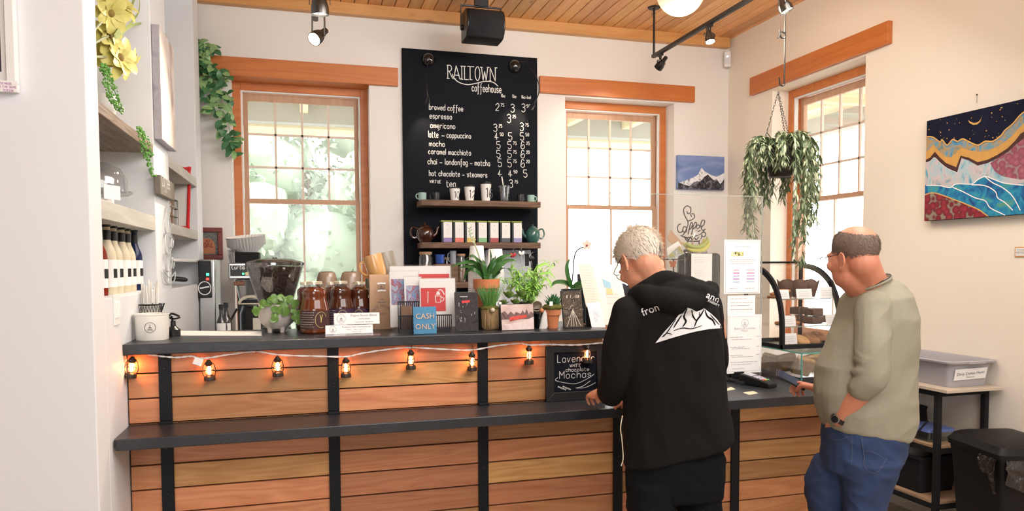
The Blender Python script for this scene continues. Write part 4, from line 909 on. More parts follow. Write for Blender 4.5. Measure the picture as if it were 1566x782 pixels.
# seven syrup bottles
M['syrup_clear'] = mat('syrup_clear', (.86, .76, .55), .06, trans=.25, ior=1.2); M['syrup_red'] = mat('syrup_red', (.28, .035, .015), .06, trans=.3, ior=1.3); M['syrup_amber'] = mat('syrup_amber', (.40, .14, .03), .06, trans=.5, ior=1.3); M['syrup_blue'] = mat('syrup_blue', (.02, .03, .09), .06, trans=.2, ior=1.3)
M['btl_glass'] = glass('bottle_glass', (.97, .97, .97), .2, .03)
def bottle(y, x, mt, label, h=.315):
    o = V(x, y, z1a); t = thing('syrup_bottle', label, 'bottle', o, 'syrup bottles in the near niche'); r = .034
    m = MB(); m.lathe([(0, 0), (r*.95, 0), (r, .01), (r, h*.5), (r*.92, h*.56), (r*.5, h*.68), (r*.38, h*.74), (r*.38, h*.9)], o, 20); m.build('bottle_body', mt, t)
    m = MB(); m.lathe([(r*.42, h*.72), (r*.43, h*.72), (r*.43, h*.85), (r*.42, h*.85)], o, 20); m.build('neck_label', M['black'], t)
    m = MB(); m.lathe([(0, h*.89), (r*.5, h*.89), (r*.5, h*.99), (r*.42, h), (0, h)], o, 16); m.build('cap', M['black'], t)
    lab = MB(); prt = MB(); n = 9
    for mbx, rr, za, zb, a0, a1 in ((lab, r+.0006, h*.10, h*.46, -1.25, .75), (prt, r+.0012, h*.22, h*.34, -.7, .1)):
        R = [[V(x+rr*math.cos(a0+(a1-a0)*i/n), y+rr*math.sin(a0+(a1-a0)*i/n), z1a+z) for i in range(n+1)] for z in (za, zb)]
        mbx.add(R[0]+R[1], [(i, i+1, n+2+i, n+1+i) for i in range(n)])
    lo_ = lab.build('front_label', M['paper'], t); prt.build('label_print', M['black'], lo_)
b0, b1 = n1[0]+.17, n1[1]-.07
for i, (mt, lab) in enumerate(((M['syrup_amber'], 'amber syrup bottle nearest the edge of the white wall'), (M['syrup_red'], 'dark red syrup bottle beside the amber one'), (M['syrup_clear'], 'third syrup bottle, pale syrup beside the red one'), (M['syrup_clear'], 'fourth syrup bottle in the row of pale ones'), (M['syrup_clear'], 'fifth syrup bottle in the row of pale ones'), (M['syrup_clear'], 'sixth syrup bottle, pale and next to the dark blue one'), (M['syrup_blue'], 'dark blue syrup bottle at the far end of the niche'))):
    bottle(b0+(b1-b0)*i/6, XL-.085-.004*(i % 2), mt, lab)
# cake dome on its stand, with a card
o = at(180, 305, x=XL-.13); o = V(XL-.155, n1[0]+.56, NZ2); t = thing('cake_dome', 'clear glass cake dome with a small card in the near niche', 'cake stand', o)
m = MB(); m.lathe([(0, 0), (.05, 0), (.055, .006), (.02, .02), (.02, .05), (.13, .062), (.145, .07), (.145, .076), (0, .07)], o, 32); m.build('stand', M['plastic_cup'], t)
m = MB(); m.lathe([(.125, .077), (.125, .13), (.10, .175), (.05, .197), (.012, .202), (.01, .215), (.016, .225), (0, .232)], o, 32); m.build('dome', M['plastic_cup'], t)
m = MB(); q = V(XL-.02, n1[0]+.22, NZ2); m.box(q+V(0, .03, .045), (.002, .085, .055), rotz(-.5)); m.box(q+V(-.012, .03, .010), (.03, .03, .018)); tag(m.build('small_card', M['paper'], smooth=False, loc=q), 'small white card standing before the glass cake dome', 'card')
# yellow flowers in a pot on the upper shelf
M['yel'] = mat('yellow_petal', (.62, .57, .16), .5, noise_amt=.25, nscale=12); M['yel_core'] = mat('flower_core', (.24, .16, .04), .8, noise_amt=.4, nscale=60)
fx = XL-.06; o = at(160, 150, x=fx-.1); o = V(fx-.10, n1[0]+.22, NZ1)
t = thing('flower_arrangement', 'yellow flowers with arching grass blades on the brown niche shelf', 'plant', o)
m = MB(); m.lathe([(0, 0), (.05, 0), (.07, .10), (.075, .16), (.065, .16), (0, .12)], o, 20); m.build('flower_pot', M['rustic_y'], t)
rnd = random.Random(2)
def bloom(c, d, R, n):
    d = Vector(d).normalized(); a = d.orthogonal().normalized(); b = d.cross(a); pet = MB(); core = MB(); core.ball(c, (R*.2, R*.2, R*.2))
    for ring in range(2):
        for i in range(n):
            an = 2*PI*(i+.5*ring)/n+rnd.uniform(-.1, .1); dd = (a*math.cos(an)+b*math.sin(an))*(1-.22*ring)+d*(.10+.35*ring); pet.petal(c, dd, d, R*rnd.uniform(.9, 1.1)*(1-.16*ring), R*.55, .28, .3)
    po = pet.build('flower', M['yel'], t); core.build('flower_core', M['yel_core'], po)
bloom(at(182, 88, x=fx), (1, -.5, .1), .105, 7); bloom(at(168, 20, x=fx-.01), (.8, -.6, -.3), .095, 7); bloom(at(182, 8, x=fx+.0), (.6, -.4, .7), .09, 7); bloom(at(165, 55, x=fx-.03), (1, -.6, .2), .09, 7); bloom(at(196, 97, x=fx), (.7, .1, -.5), .085, 6); bloom(at(158, 82, x=fx-.06), (.7, -.8, -.2), .08, 6)
m = MB()
for P in ([(176, 56), (190, 32), (204, 4), (209, -12)], [(178, 58), (196, 40), (212, 18), (213, -6)], [(180, 56), (200, 40), (222, 35), (240, 38), (262, 62)], [(176, 58), (186, 40), (200, 12), (206, -18)]):
    C = cr([at(u, v, x=fx+.02+.0*u) for u, v in P], 6); nN = len(C); m.strip(C, [.014*(1-i/nN)+.002 for i in range(nN)], (.8, -.6, .1))
m.build('grass_blades', mat('grass_blade', (.26, .33, .10), .5), t, smooth=False)
m = MB()
for (u, v), c2 in (((182, 88), 0), ((168, 20), 0), ((165, 55), 0)): m.tube(cr([o+V(0, 0, .14), o+V(.02, 0, .2), at(u, v, x=fx-.02)], 4), .005, 6)
m.build('flower_stems', M['leaf_pale'], t)
# strings of pearls
M['pearl'] = mat('pearl_leaf', (.13, .36, .06), .4, noise_amt=.3, nscale=40)
def pearls(strands, x, label, cz):
    t = thing('string_of_pearls', label, 'plant', cz, 'string of pearls plants'); a = MB(); b = MB(); rnd = random.Random(len(strands))
    for P in strands:
        C = cr([at(u, v, x=x+rnd.uniform(-.012, .012)) for u, v in P], 9); a.tube(C, .0011, 4)
        for p in C:
            for q in range(2):
                if rnd.random() < .8: b.ball(p+V(rnd.uniform(-.010, .010), rnd.uniform(-.012, .012), rnd.uniform(-.006, .006)), rnd.uniform(.0035, .0055), n=7, m=5)
    so = a.build('strands', M['pearl'], t); b.build('bead_leaves', M['pearl'], t); 
    return t
q = at(165, 120, x=fx-.02); tp = pearls([[(156, 98), (160, 118), (166, 140), (172, 158)], [(158, 100), (166, 110), (172, 130), (182, 160), (188, 172)], [(160, 104), (170, 122), (176, 140), (184, 166)], [(155, 100), (163, 128), (170, 150), (178, 166)]], XL-.02, 'short string of pearls trailing onto the brown niche shelf', V(XL-.04, q.y, NZ1))
m = MB(); o2 = V(XL-.09, at(158, 120, x=XL-.09).y, NZ1); m.lathe([(0, 0), (.035, 0), (.045, .07), (.048, .115), (.04, .115), (0, .09)], o2, 18); m.build('pot', M['white'], tp)
pe = at(220, 195, x=XL-.0); tp = pearls([[(212, 196), (217, 206), (222, 226), (226, 246), (229, 262)], [(215, 196), (222, 208), (229, 226), (234, 248), (239, 272)], [(213, 197), (218, 212), (224, 236), (231, 260), (236, 270)], [(216, 198), (224, 218), (230, 238)], [(210, 200), (216, 218), (222, 240)]], XL-.005, 'longer string of pearls hanging off the far corner of the brown shelf', V(XL-.04, n1[1]-.12, NZ1))
m = MB(); o2 = V(XL-.06, n1[1]-.10, NZ1); m.lathe([(0, 0), (.03, 0), (.038, .03), (.034, .035), (0, .03)], o2, 18); m.build('pot', M['terracotta'], tp)
# canvas, coffee sign and wire wall piece between the niches
ca, cb = at(245, 100, x=XL+.038).y, at(266, 100, x=XL+.038).y; cz0, cz1 = at(247, 212, x=XL+.038).z, at(246, 42, x=XL+.038).z
m = MB(); m.bb((XL+.002, ca, cz0), (XL+.038, cb, cz1))
cv = tag(m.build('wall_canvas', mottle('canvas_edge', [(.30, .29, .36), (.44, .42, .46), (.34, .30, .34)], 6), smooth=False, bevel=.002, loc=(XL, ca, cz0)), 'tall blurred canvas print hung on the white wall between the niches', 'picture')
m = MB(); m.bb((XL+.038, ca+.004, cz0+.004), (XL+.0385, cb-.004, cz1-.004)); m.build('canvas_print', mottle('canvas_haze', [(.80, .78, .76), (.62, .54, .49), (.72, .66, .62), (.45, .36, .32)], 4, (1, 1, .5)), cv, smooth=False)
ca, cb = at(245, 285, x=XL+.03).y, at(266, 290, x=XL+.03).y; cz0, cz1 = at(250, 299, x=XL+.03).z, at(250, 271, x=XL+.03).z
t = thing('wooden_sign', 'small grey wooden block sign with white script on the white wall', 'sign', (XL, ca, cz0))
m = MB(); m.bb((XL+.002, ca, cz0), (XL+.032, cb, cz1)); m.build('sign_block', mat('sign_greybrown', (.20, .17, .14), .7, noise_amt=.3, nscale=20), t, smooth=False, bevel=.002)
m = MB(); write(m, 'Coffee', V(XL+.0325, ca+.03, cz0+.045), V(0, 1, 0), BZ, .075, .005, V(1, 0, 0), adv=.75); m.build('script', M['chalk'], t, smooth=False)
t = thing('wire_wall_art', 'pale wire wall piece of stacked cup outlines beside the far niche', 'wall art', at(258, 430, x=XL)); m = MB()
def wpt(u, v): return at(u, v, x=XL+.012)
for P in ([(254, 330), (256, 316), (258, 330), (261, 352), (254, 356), (252, 344), (254, 330)], [(253, 360), (262, 358), (261, 384), (254, 388), (252, 374), (253, 360)], [(261, 362), (265, 366), (264, 378), (260, 378)], [(252, 392), (263, 390), (262, 410), (254, 414), (252, 392)], [(262, 396), (266, 400), (265, 410), (262, 408)], [(250, 412), (252, 428), (258, 434), (266, 430), (268, 416), (262, 424), (255, 422), (250, 412)], [(256, 316), (257, 340), (256, 360), (258, 392), (257, 430)]):
    m.tube(cr([wpt(u, v) for u, v in P], 5), .0035, 6)
m.build('wire', mat('pale_wire', (.60, .62, .63), .4, .3), t)
# contents of the far niche
m = MB(); ty = n2[1]-.10; q = Matrix.Rotation(.18, 3, 'Y')
tz0 = zB+.013; t = thing('red_tray', 'bright red tray standing on edge in the far niche', 'tray', (XL-.1, n2[1]-.2, tz0))
P = [(a, b) for a, b in ((.02, 0), (.30, 0), (.32, .02), (.32, .38), (.30, .40), (.02, .40), (0, .38), (0, .02))]
def tr_(a, b, c): return V(XL-.03-a*.9, n2[1]-.16-.10+.32*b+c, tz0+b)
ring = MB(); ring.tube(cr([tr_(a, b, 0) for a, b in P], 3, True), .011, 8, closed=True); ring.build('tray_rim', mat('tray_red', (.62, .02, .025), .35), t)
m.add([tr_(a, b, .0) for a, b in P]+[tr_(a, b, .006) for a, b in P], [tuple(range(8)), tuple(reversed(range(8, 16)))]); m.build('tray_base', mat('tray_white', (.72, .70, .68), .5), t, smooth=False)
t = thing('wire_basket', 'black wire basket of kraft packets beside the red tray', 'basket', (XL-.1, n2[0]+.25, zB)); m = MB(); bx = XL-.02; ya, yb = n2[0]+.03, n2[0]+.40
for z in (.005, .05, .10, .15): m.tube([V(bx, ya, zB+z), V(bx, yb, zB+z), V(bx-.2, yb, zB+z), V(bx-.2, ya, zB+z)], .003, 5, closed=True)
for i in range(9): y = ya+(yb-ya)*i/8; m.tube([V(bx, y, zB+.15), V(bx, y, zB+.003), V(bx-.2, y, zB+.003)], .002, 5)
m.build('wire_frame', M['gunmetal'], t)
M['kraft'] = mat('kraft_paper', (.50, .32, .20), .8, noise_amt=.08, nscale=8, bump=.15, bscale=30)
for i, (dy, hh, lab) in enumerate(((.06, .25, 'kraft packet nearest the sign, standing in the wire basket'), (.17, .22, 'middle kraft packet standing in the wire basket'), (.28, .20, 'kraft packet next to the red tray in the wire basket'))):
    t = thing('kraft_packet', lab, 'packet', (XL-.08, ya+dy, zB+.006), 'kraft packets in the wire basket'); c = V(XL-.09, ya+dy, zB+.006)
    m = MB(); m.loft([[c+V(sx*w_, sy*d_, z) for sx, sy in ((-1, -1), (1, -1), (1, 1), (-1, 1))] for w_, d_, z in ((.06, .03, 0), (.06, .032, hh*.5), (.058, .02, hh*.85), (.056, .004, hh))]); m.build('packet_body', M['kraft'], t, bevel=.004)
    m = MB(); m.box(c+V(.0575, 0, hh*.4), (.008, .035, .05)); m.build('packet_label', M['paper'], t, smooth=False)
t = thing('brown_bottle', 'small brown bottle standing on the upper shelf of the far niche', 'bottle', (XL-.05, n2[0]+.06, zA)); o = t.location
m = MB(); m.lathe([(0, 0), (.03, 0), (.03, .08), (.012, .105), (.012, .13)], o, 16); m.build('bottle_body', mat('amber_glass', (.10, .035, .015), .1), t); m = MB(); m.lathe([(0, .128), (.014, .128), (.014, .15), (0, .15)], o, 12); m.build('cap', M['black'], t)
def scoop(dy, label, rot):
    o = V(XL-.14, n2[0]+.42+dy, z2a); t = thing('portafilter', label, 'coffee tool', o); q = rotz(rot)
    m = MB(); m.lathe([(0, .02), (.03, .02), (.034, .03), (.034, .06), (.038, .06), (.038, .068), (.03, .068), (.03, .035), (0, .035)], o, 20); m.build('filter_head', M['chrome'], t)
    m = MB(); m.tube([o+q @ V(.03, 0, .05), o+q @ V(.06, 0, .05), o+q @ V(.08, 0, .048), o+q @ V(.12, 0, .045), o+q @ V(.17, 0, .04), o+q @ V(.185, 0, .038)], [.008, .008, .014, .015, .015, .009], 12); m.build('grip', M['black'], t)
    m = MB(); m.box(o+V(0, 0, .01), (.06, .06, .02)); m.build('rest_block', M['rustic'], t, smooth=False, bevel=.003)
scoop(0, 'black handled portafilter lying at the bottom of the far niche', .7)
# light switch on the wall face under the near niche
sw = at(177, 474, x=XL); t = thing('light_switch', 'white double light switch plate on the left wall', 'switch', sw); m = MB(); m.box(sw+V(.003, 0, 0), (.006, .085, .118)); m.build('switch_plate', M['white'], t, smooth=False, bevel=.002)
for s in (-1, 1): m = MB(); m.box(sw+V(.007, s*.02, 0), (.006, .028, .062)); m.build('rocker', M['paper'], t, smooth=False, bevel=.002)
# ================================================================== ON THE HIGH BAR
def bt(u, v): return at(u, v, z=ZB+.0005)
# white crock with a round emblem
o = V(at(233, 515, y=3.39).x, 3.39, ZB+.0005); k = ppm(o); R = 24*k; H = 40*k
t = thing('white_crock', 'white ceramic crock with a round black emblem at the left end of the bar', 'crock', o)
m = MB(); m.lathe([(0, 0), (R*.93, 0), (R*.96, .006), (R, H*.93), (R*1.04, H*.95), (R*1.04, H), (R*.93, H), (R*.88, .01), (0, .01)], o, 40); m.build('crock_body', mat('cream_glaze', (.82, .79, .72), .25, coat=.3), t)
def on_cyl(mb, c, r, i0=0):
    for i in range(i0, len(mb.v)):
        p = mb.v[i]; dx = p.x-c[0]; mb.v[i] = V(p.x, c[1]-math.sqrt(max(r*r-dx*dx, 1e-8)), p.z)
def emblem(mb, c, r, w_):
    c = Vector(c); mb.strip([c+V(r*math.cos(2*PI*i/28), 0, r*math.sin(2*PI*i/28)) for i in range(29)], w_, BN)
    mb.strip([c+V(-r*.45, 0, -r*.35), c+V(r*.45, 0, -r*.35)], w_*1.3, BN); mb.prism([c+V(-r*.32, 0, -r*.1), c+V(r*.32, 0, -r*.1), c+V(r*.2, 0, r*.12), c+V(-r*.2, 0, r*.12)], (0, .0002, 0))
    mb.strip([c+V(-r*.1, 0, r*.2), c+V(r*.05, 0, r*.4), c+V(-r*.05, 0, r*.6)], w_, BN); mb.strip([c+V(-r*.55, 0, -r*.6), c+V(r*.55, 0, -r*.6)], w_, BN)
m = MB(); emblem(m, (o.x+.004, o.y, o.z+H*.5), .021, .0022); on_cyl(m, o, R*.985+.0012); m.build('emblem', M['ink'], t, smooth=False)
# mesh cup with wrapped straws behind
o = at(229, 478, y=3.55); o.z = ZB; zt_ = at(226, 466, y=3.55).z
t = thing('mesh_cup', 'black mesh cup packed with wrapped white straws behind the crock', 'cup', o)
m = MB(); R2 = 17*ppm(o); n = 26; H2 = zt_-ZB
for i in range(n):
    for s in (1, -1):
        m.tube([o+V(R2*math.cos(2*PI*(i/n+s*.12*j/3)), R2*math.sin(2*PI*(i/n+s*.12*j/3)), H2*j/3) for j in range(4)], .0012, 4)
m.tube([o+V(R2*math.cos(2*PI*i/24), R2*math.sin(2*PI*i/24), H2) for i in range(24)], .004, 6, closed=True); m.lathe([(0, 0), (R2, 0), (R2, .006), (0, .006)], o, 20); m.build('mesh_body', M['black'], t)
rnd = random.Random(4); M['wrap'] = mat('straw_wrap', (.84, .82, .78), .4)
for i in range(22):
    a = rnd.uniform(0, 2*PI); r = R2*rnd.uniform(.1, .75); b = o+V(r*math.cos(a), r*math.sin(a), .01); tip = o+V(r*1.25*math.cos(a)+rnd.uniform(-.015, .015), r*1.25*math.sin(a), rnd.uniform(.21, .255))
    s = MB(); s.tube([b, b*.5+tip*.5, tip], [.0035, .0038, .0034], 6); tag(s.build('straw', M['wrap'], loc=b), 'white paper wrapped straw standing in the black mesh cup', 'straw', 'wrapped straws in the mesh cup')
# small black lever tools beside the crock
t = thing('bottle_pourers', 'cluster of black plastic pump handles just right of the crock', 'pump', at(266, 490, y=3.5)); o = at(265, 500, y=3.52); o.z = ZB
m = MB(); m.lathe([(0, 0), (.03, 0), (.03, .03), (.012, .045), (.010, .07), (0, .07)], o, 16); m.build('pump_base', M['black'], t)
m = MB(); m.tube(cr([at(256, 488, y=3.5), at(262, 480, y=3.5), at(274, 484, y=3.48)], 4), .005, 6); m.tube(cr([at(258, 486, y=3.5), at(266, 488, y=3.5), at(275, 486, y=3.46)], 4), .004, 6); m.tube([o+V(0, 0, .06), at(262, 484, y=3.5)], .005, 6); m.tube(cr([at(246, 478, y=3.46), at(249, 470, y=3.46), at(251, 464, y=3.46)], 3), .004, 6); m.build('pump_levers', M['black'], t)
m = MB(); a_, b_, c_, d_ = bt(240, 514), bt(400, 514), bt(400, 508), bt(262, 507)
m.prism([a_, b_, c_, d_], (0, 0, .003)); tag(m.build('flat_papers', M['wrap'], smooth=False, loc=a_), 'flat white papers lying on the bar between the crock and the footed planter', 'paper')
# footed planter with round leaved plant
o = bt(424, 508); k = ppm(o); R = 27*k; H = 43*k
t = thing('planter', 'pale concrete footed planter with a round leaved trailing plant', 'plant', o); zf = o.z+.018
m = MB(); m.lathe([(0, zf-o.z), (R*.55, zf-o.z), (R*.88, .035+.01), (R, H*.55), (R*.98, H), (R*.88, H), (R*.86, H*.7), (0, H*.68)], o, 36); m.build('pot', mat('concrete', (.52, .47, .42), .75, noise_amt=.1, nscale=25, bump=.05), t)
for a in (.5, 2.1, 3.9, 5.3):
    f = MB(); q = o+V(R*.52*math.cos(a), R*.52*math.sin(a), 0); f.lathe([(0, 0), (.010, 0), (.013, .026), (0, .028)], q, 12); f.build('foot', mat('concrete_foot', (.52, .47, .42), .75), t)
m = MB(); m.lathe([(0, H*.9), (R*.87, H*.9), (R*.87, H*.88), (0, H*.86)], o, 24); m.build('soil', M['soil'], t)
M['pil'] = mat('round_leaf', (.13, .26, .05), .35, noise_amt=.3, nscale=20)
st = MB(); lf = MB(); rnd = random.Random(9); yq = o.y
def disc_leaf(mb, c, nrm, r):
    nrm = Vector(nrm).normalized(); a = nrm.orthogonal().normalized(); b = nrm.cross(a); n = 10
    mb.add([Vector(c)+nrm*r*.12]+[Vector(c)+(a*math.cos(2*PI*i/n)+b*math.sin(2*PI*i/n))*r for i in range(n)], [(0, 1+i, 1+(i+1) % n) for i in range(n)])
for P in ([(412, 466), (405, 462), (396, 470), (388, 478)], [(424, 466), (426, 478), (420, 486)], [(432, 466), (440, 474), (438, 480)], [(436, 465), (446, 462), (450, 468)], [(440, 468), (455, 480), (462, 490), (470, 492)], [(430, 466), (432, 458), (440, 456)], [(418, 466), (414, 458), (420, 458)], [(444, 470), (456, 486), (458, 491), (460, 492)], [(420, 466), (416, 480), (417, 488)]):
    C = cr([at(u, v, y=yq-R*.9-.004*i) for i, (u, v) in enumerate(P)], 4); C[0] = o+V(rnd.uniform(-.03, .03), rnd.uniform(-.03, .03), H*.88); st.tube(C, .0014, 4)
    for j in range(2, len(C)):
        if rnd.random() < .85: disc_leaf(lf, C[j]+V(rnd.uniform(-.012, .012), -.008, rnd.uniform(-.008, .012)), (rnd.uniform(-.6, .6), -1, rnd.uniform(-.1, .8)), rnd.uniform(.010, .018))
for i in range(16): a = rnd.uniform(-1.6, 1.9); disc_leaf(lf, o+V(R*.75*math.cos(a), R*.75*math.sin(a)*rnd.random(), H+rnd.uniform(0, .03)), (rnd.uniform(-.7, .7), -.8, rnd.uniform(.2, 1)), rnd.uniform(.012, .02))
lf.build('foliage', M['pil'], t); st.build('stems', M['pil'], t)
# chai jars
M['chai'] = mat('chai_liquid', (.15, .032, .009), .08, coat=.6, noise_amt=.35, nscale=14); M['chai2'] = mat('chai_liquid_dark', (.075, .02, .008), .08, coat=.6, noise_amt=.35, nscale=14)
M['tin'] = mat('lid_tin', (.72, .63, .48), .3, .6); M['purple'] = mat('label_purple', (.055, .022, .06), .5); M['brownlab'] = mat('label_brown', (.06, .02, .015), .5); M['goldp'] = mat('label_gold', (.60, .48, .18), .5); M['redp'] = mat('label_red', (.45, .035, .03), .5)
def chai(u, v, R_px, H_px, liq, lab, label, face=-1.6, full=True):
    o = bt(u, v); k = ppm(o); R = R_px*k; H = H_px*k; t = thing('chai_jar', label, 'jar', o, 'jars of chai concentrate on the bar')
    m = MB(); m.lathe([(0, 0), (R*.9, 0), (R, .008), (R, H*.46), (R*.97, H*.50), (R*.86, H*.62), (R*.80, H*.68), (R*.84, H*.74), (R*.86, H*.78), (R*.82, H*.83), (R*.50, H*.895), (0, H*.9)], o, 40); m.build('jar_body', liq, t)
    m = MB(); m.lathe([(R*.50, H*.89), (R*.52, H*.9), (R*.50, H*.955), (R*.46, H*.955), (0, H*.95)], o, 28); m.build('jar_neck', M['plastic_cup'], t)
    m = MB(); m.lathe([(R*.53, H*.945), (R*.55, H*.945), (R*.55, H*.99), (R*.5, H), (0, H*.995)], o, 28); m.build('lid', M['tin'], t)
    def wrap(mb, a0, a1, za, zb, rr):
        n = 18; Q = [[V(o.x+rr*math.cos(a0+(a1-a0)*i/n), o.y+rr*math.sin(a0+(a1-a0)*i/n), o.z+z) for i in range(n+1)] for z in (za, zb)]
        mb.add(Q[0]+Q[1], [(i, i+1, n+2+i, n+1+i) for i in range(n)])
    lm = MB(); wrap(lm, -PI*.98, -.05, H*.09, H*.445, R+.0008); lo_ = lm.build('label', lab, t)
    pm = MB(); f = face
    def P(a, z): return V(o.x+(R+.0018)*math.cos(a), o.y+(R+.0018)*math.sin(a), o.z+z)
    pm.strip([P(f+.42*math.cos(x), H*.27+H*.15*math.sin(x)) for x in [PI*.12+PI*1.5*i/20 for i in range(21)]], .002, BN)
    for s in (-1, 1): pm.strip(cr([P(f-.02, H*.22), P(f+.03*s, H*.31), P(f+.1*s, H*.37)], 3), .003, BN)
    pm.build('gold_emblem', M['goldp'], lo_, smooth=False)
    if full:
        tm = MB()
        for i in range(7):
            a = -PI*.93; z = H*(.41-.045*i)
            while a < f-.55: d = random.uniform(.05, .2); tm.strip([P(a, z), P(a+d/2, z), P(min(a+d, f-.5), z)], .0012, BN); a += d+.04
        tm.build('fine_print', M['chalk'], lo_, smooth=False)
        rm = MB(); wrap(rm, -PI*.985, -PI*.93, H*.30, H*.445, R+.0016); rm.build('red_tab', M['redp'], lo_)
    return t
chai(482, 509.5, 21.5, 79, M['chai'], M['brownlab'], 'reddish chai jar nearest the footed planter, brown label', -1.15)
chai(522, 505, 19, 75, M['chai2'], M['purple'], 'middle chai jar with purple label behind the two price cards', -1.5)
chai(550, 503, 17, 72, M['chai2'], M['purple'], 'chai jar tight against the kraft coffee bag', -1.7, False)
chai(468.5, 503.5, 15, 72, M['chai2'], M['purple'], 'chai jar half hidden behind the reddish one', -1.5, False)
chai(507.5, 502.5, 14, 71, M['chai2'], M['purple'], 'chai jar hidden behind the middle one, only its lid and shoulder showing', -1.5, False)
# two price cards
def price_card(u0, v0, u1, v1, y, lines, label):
    a = at(u0, v1, y=y); b = at(u1, v0, y=y); c = V((a.x+b.x)/2, y, ZB); t = thing('price_card', label, 'card', c, 'price cards before the chai jars'); h = b.z-ZB; w_ = b.x-a.x
    m = MB(); m.prism([V(a.x, y, ZB), V(b.x, y, ZB), V(b.x, y+.012, ZB+h), V(a.x, y+.012, ZB+h)], (0, .002, 0)); m.build('card_holder', M['acrylic'], t, smooth=False)
    m = MB(); m.box((c.x, y+.012, ZB+.003), (w_, .05, .005)); m.build('holder_foot', mat('holder_rose', (.20, .11, .11), .3), t, smooth=False)
    zc0 = max(a.z, ZB+.006); m = MB(); m.prism([V(a.x+.002, y-.001, zc0), V(b.x-.002, y-.001, zc0), V(b.x-.002, y+.010, ZB+h-.001), V(a.x+.002, y+.010, ZB+h-.001)], (0, -.0006, 0)); co = m.build('card_paper', M['paper'], t, smooth=False)
    m = MB(); hh = ZB+h-zc0; emblem(m, (a.x+w_*.16, y-.002, zc0+hh*.5), hh*.36, .0012)
    x = a.x+w_*.38
    for i, (tx, s) in enumerate(lines):
        if tx: text_mesh(m, tx, (a.x+w_*.65, y-.002, zc0+hh*(.68-.27*i)), BX, BZ, s, BN, 0)
    for i in range(len(m.v)): p = m.v[i]; m.v[i] = V(p.x, y-.0022+.011*(p.z-zc0)/hh, p.z)
    m.build('print', M['ink'], co, smooth=False)
price_card(510.5, 478, 581, 497, 3.26, (('Engine Room Blend', .0145), ('COFFEE BEANS', .008), ('12oz $15.00   2lb $36.00', .008)), 'white price card standing behind the other one, before the kraft bag')
price_card(497.5, 496.5, 570.5, 511.5, 3.225, (('Kutenai Chai Concentrate', .0115), ('Organic - Vegan - Gluten Free', .007), ('32oz $14.00', .008)), 'front white price card at the edge of the bar below the chai jars')
# kraft coffee bag
a = bt(583, 503); k = ppm(a); w_ = 17.5*k; H = 83*k; t = thing('coffee_bag', 'kraft paper coffee bag with black print beside the chai jars', 'bag', a)
m = MB(); m.loft([[a+V(sx*ww+(.0), sy*dd, z) for sx, sy in ((-1, -1), (-.5, -1.05), (0, -1.08), (.5, -1.05), (1, -1), (1.0, 0), (1, 1), (0, 1.05), (-1, 1), (-1, 0))] for ww, dd, z in ((w_*1.0, .03, 0), (w_*1.04, .034, H*.12), (w_*1.02, .034, H*.45), (w_*.98, .024, H*.75), (w_*.96, .006, H*.97), (w_*.95, .003, H))]); m.build('bag_body', M['kraft'], t, ang=60)
m = MB(); f = lambda x, z: V(a.x+x*w_, a.y-.0385+.032*max(0, z-.4)**1.5, a.z+z*H)
yb = a.y-.040
emblem(m, (a.x, yb, a.z+H*.78), .016, .002)
for z in (.50, .485): m.strip([V(a.x-.02, yb, a.z+H*z), V(a.x+.02, yb, a.z+H*z)], .0015, BN)
for i, ch in enumerate('OSO NEGRO'):
    an = PI*.80-PI*.60*i/8; c = V(a.x, yb, a.z+H*.22)+V(.044*math.cos(an), 0, .05*math.sin(an)); ex = V(math.sin(an), 0, -math.cos(an))
    text_mesh(m, ch, c, ex, V(math.cos(an), 0, math.sin(an)), .018, BN, 0)
text_mesh(m, 'COFFEE', (a.x, yb, a.z+H*.27), BX, BZ, .011, BN, 0); text_mesh(m, 'DECAF', (a.x, yb, a.z+H*.54), BX, BZ, .008, BN, 0)
def yfix(m):
    for i in range(len(m.v)):
        p = m.v[i]; z = (p.z-a.z)/H; dd = .036 if z < .45 else .036-(.036-.026)*(z-.45)/.3 if z < .75 else .026-(.026-.0065)*(z-.75)/.22
        m.v[i] = V(p.x, a.y-dd*1.09-.0008, p.z)
yfix(m); m.build('bag_print', M['ink'], t, smooth=False)
m = MB()
for z in (.83, .70): m.strip([V(a.x-.018, yb, a.z+H*z), V(a.x-.005, yb, a.z+H*(z+.01)), V(a.x+.022, yb, a.z+H*(z+.005))], .008, BN)
yfix(m)
for i in range(len(m.v)): m.v[i].y -= .0006
m.build('bag_sticker', M['paper'], t, smooth=False)
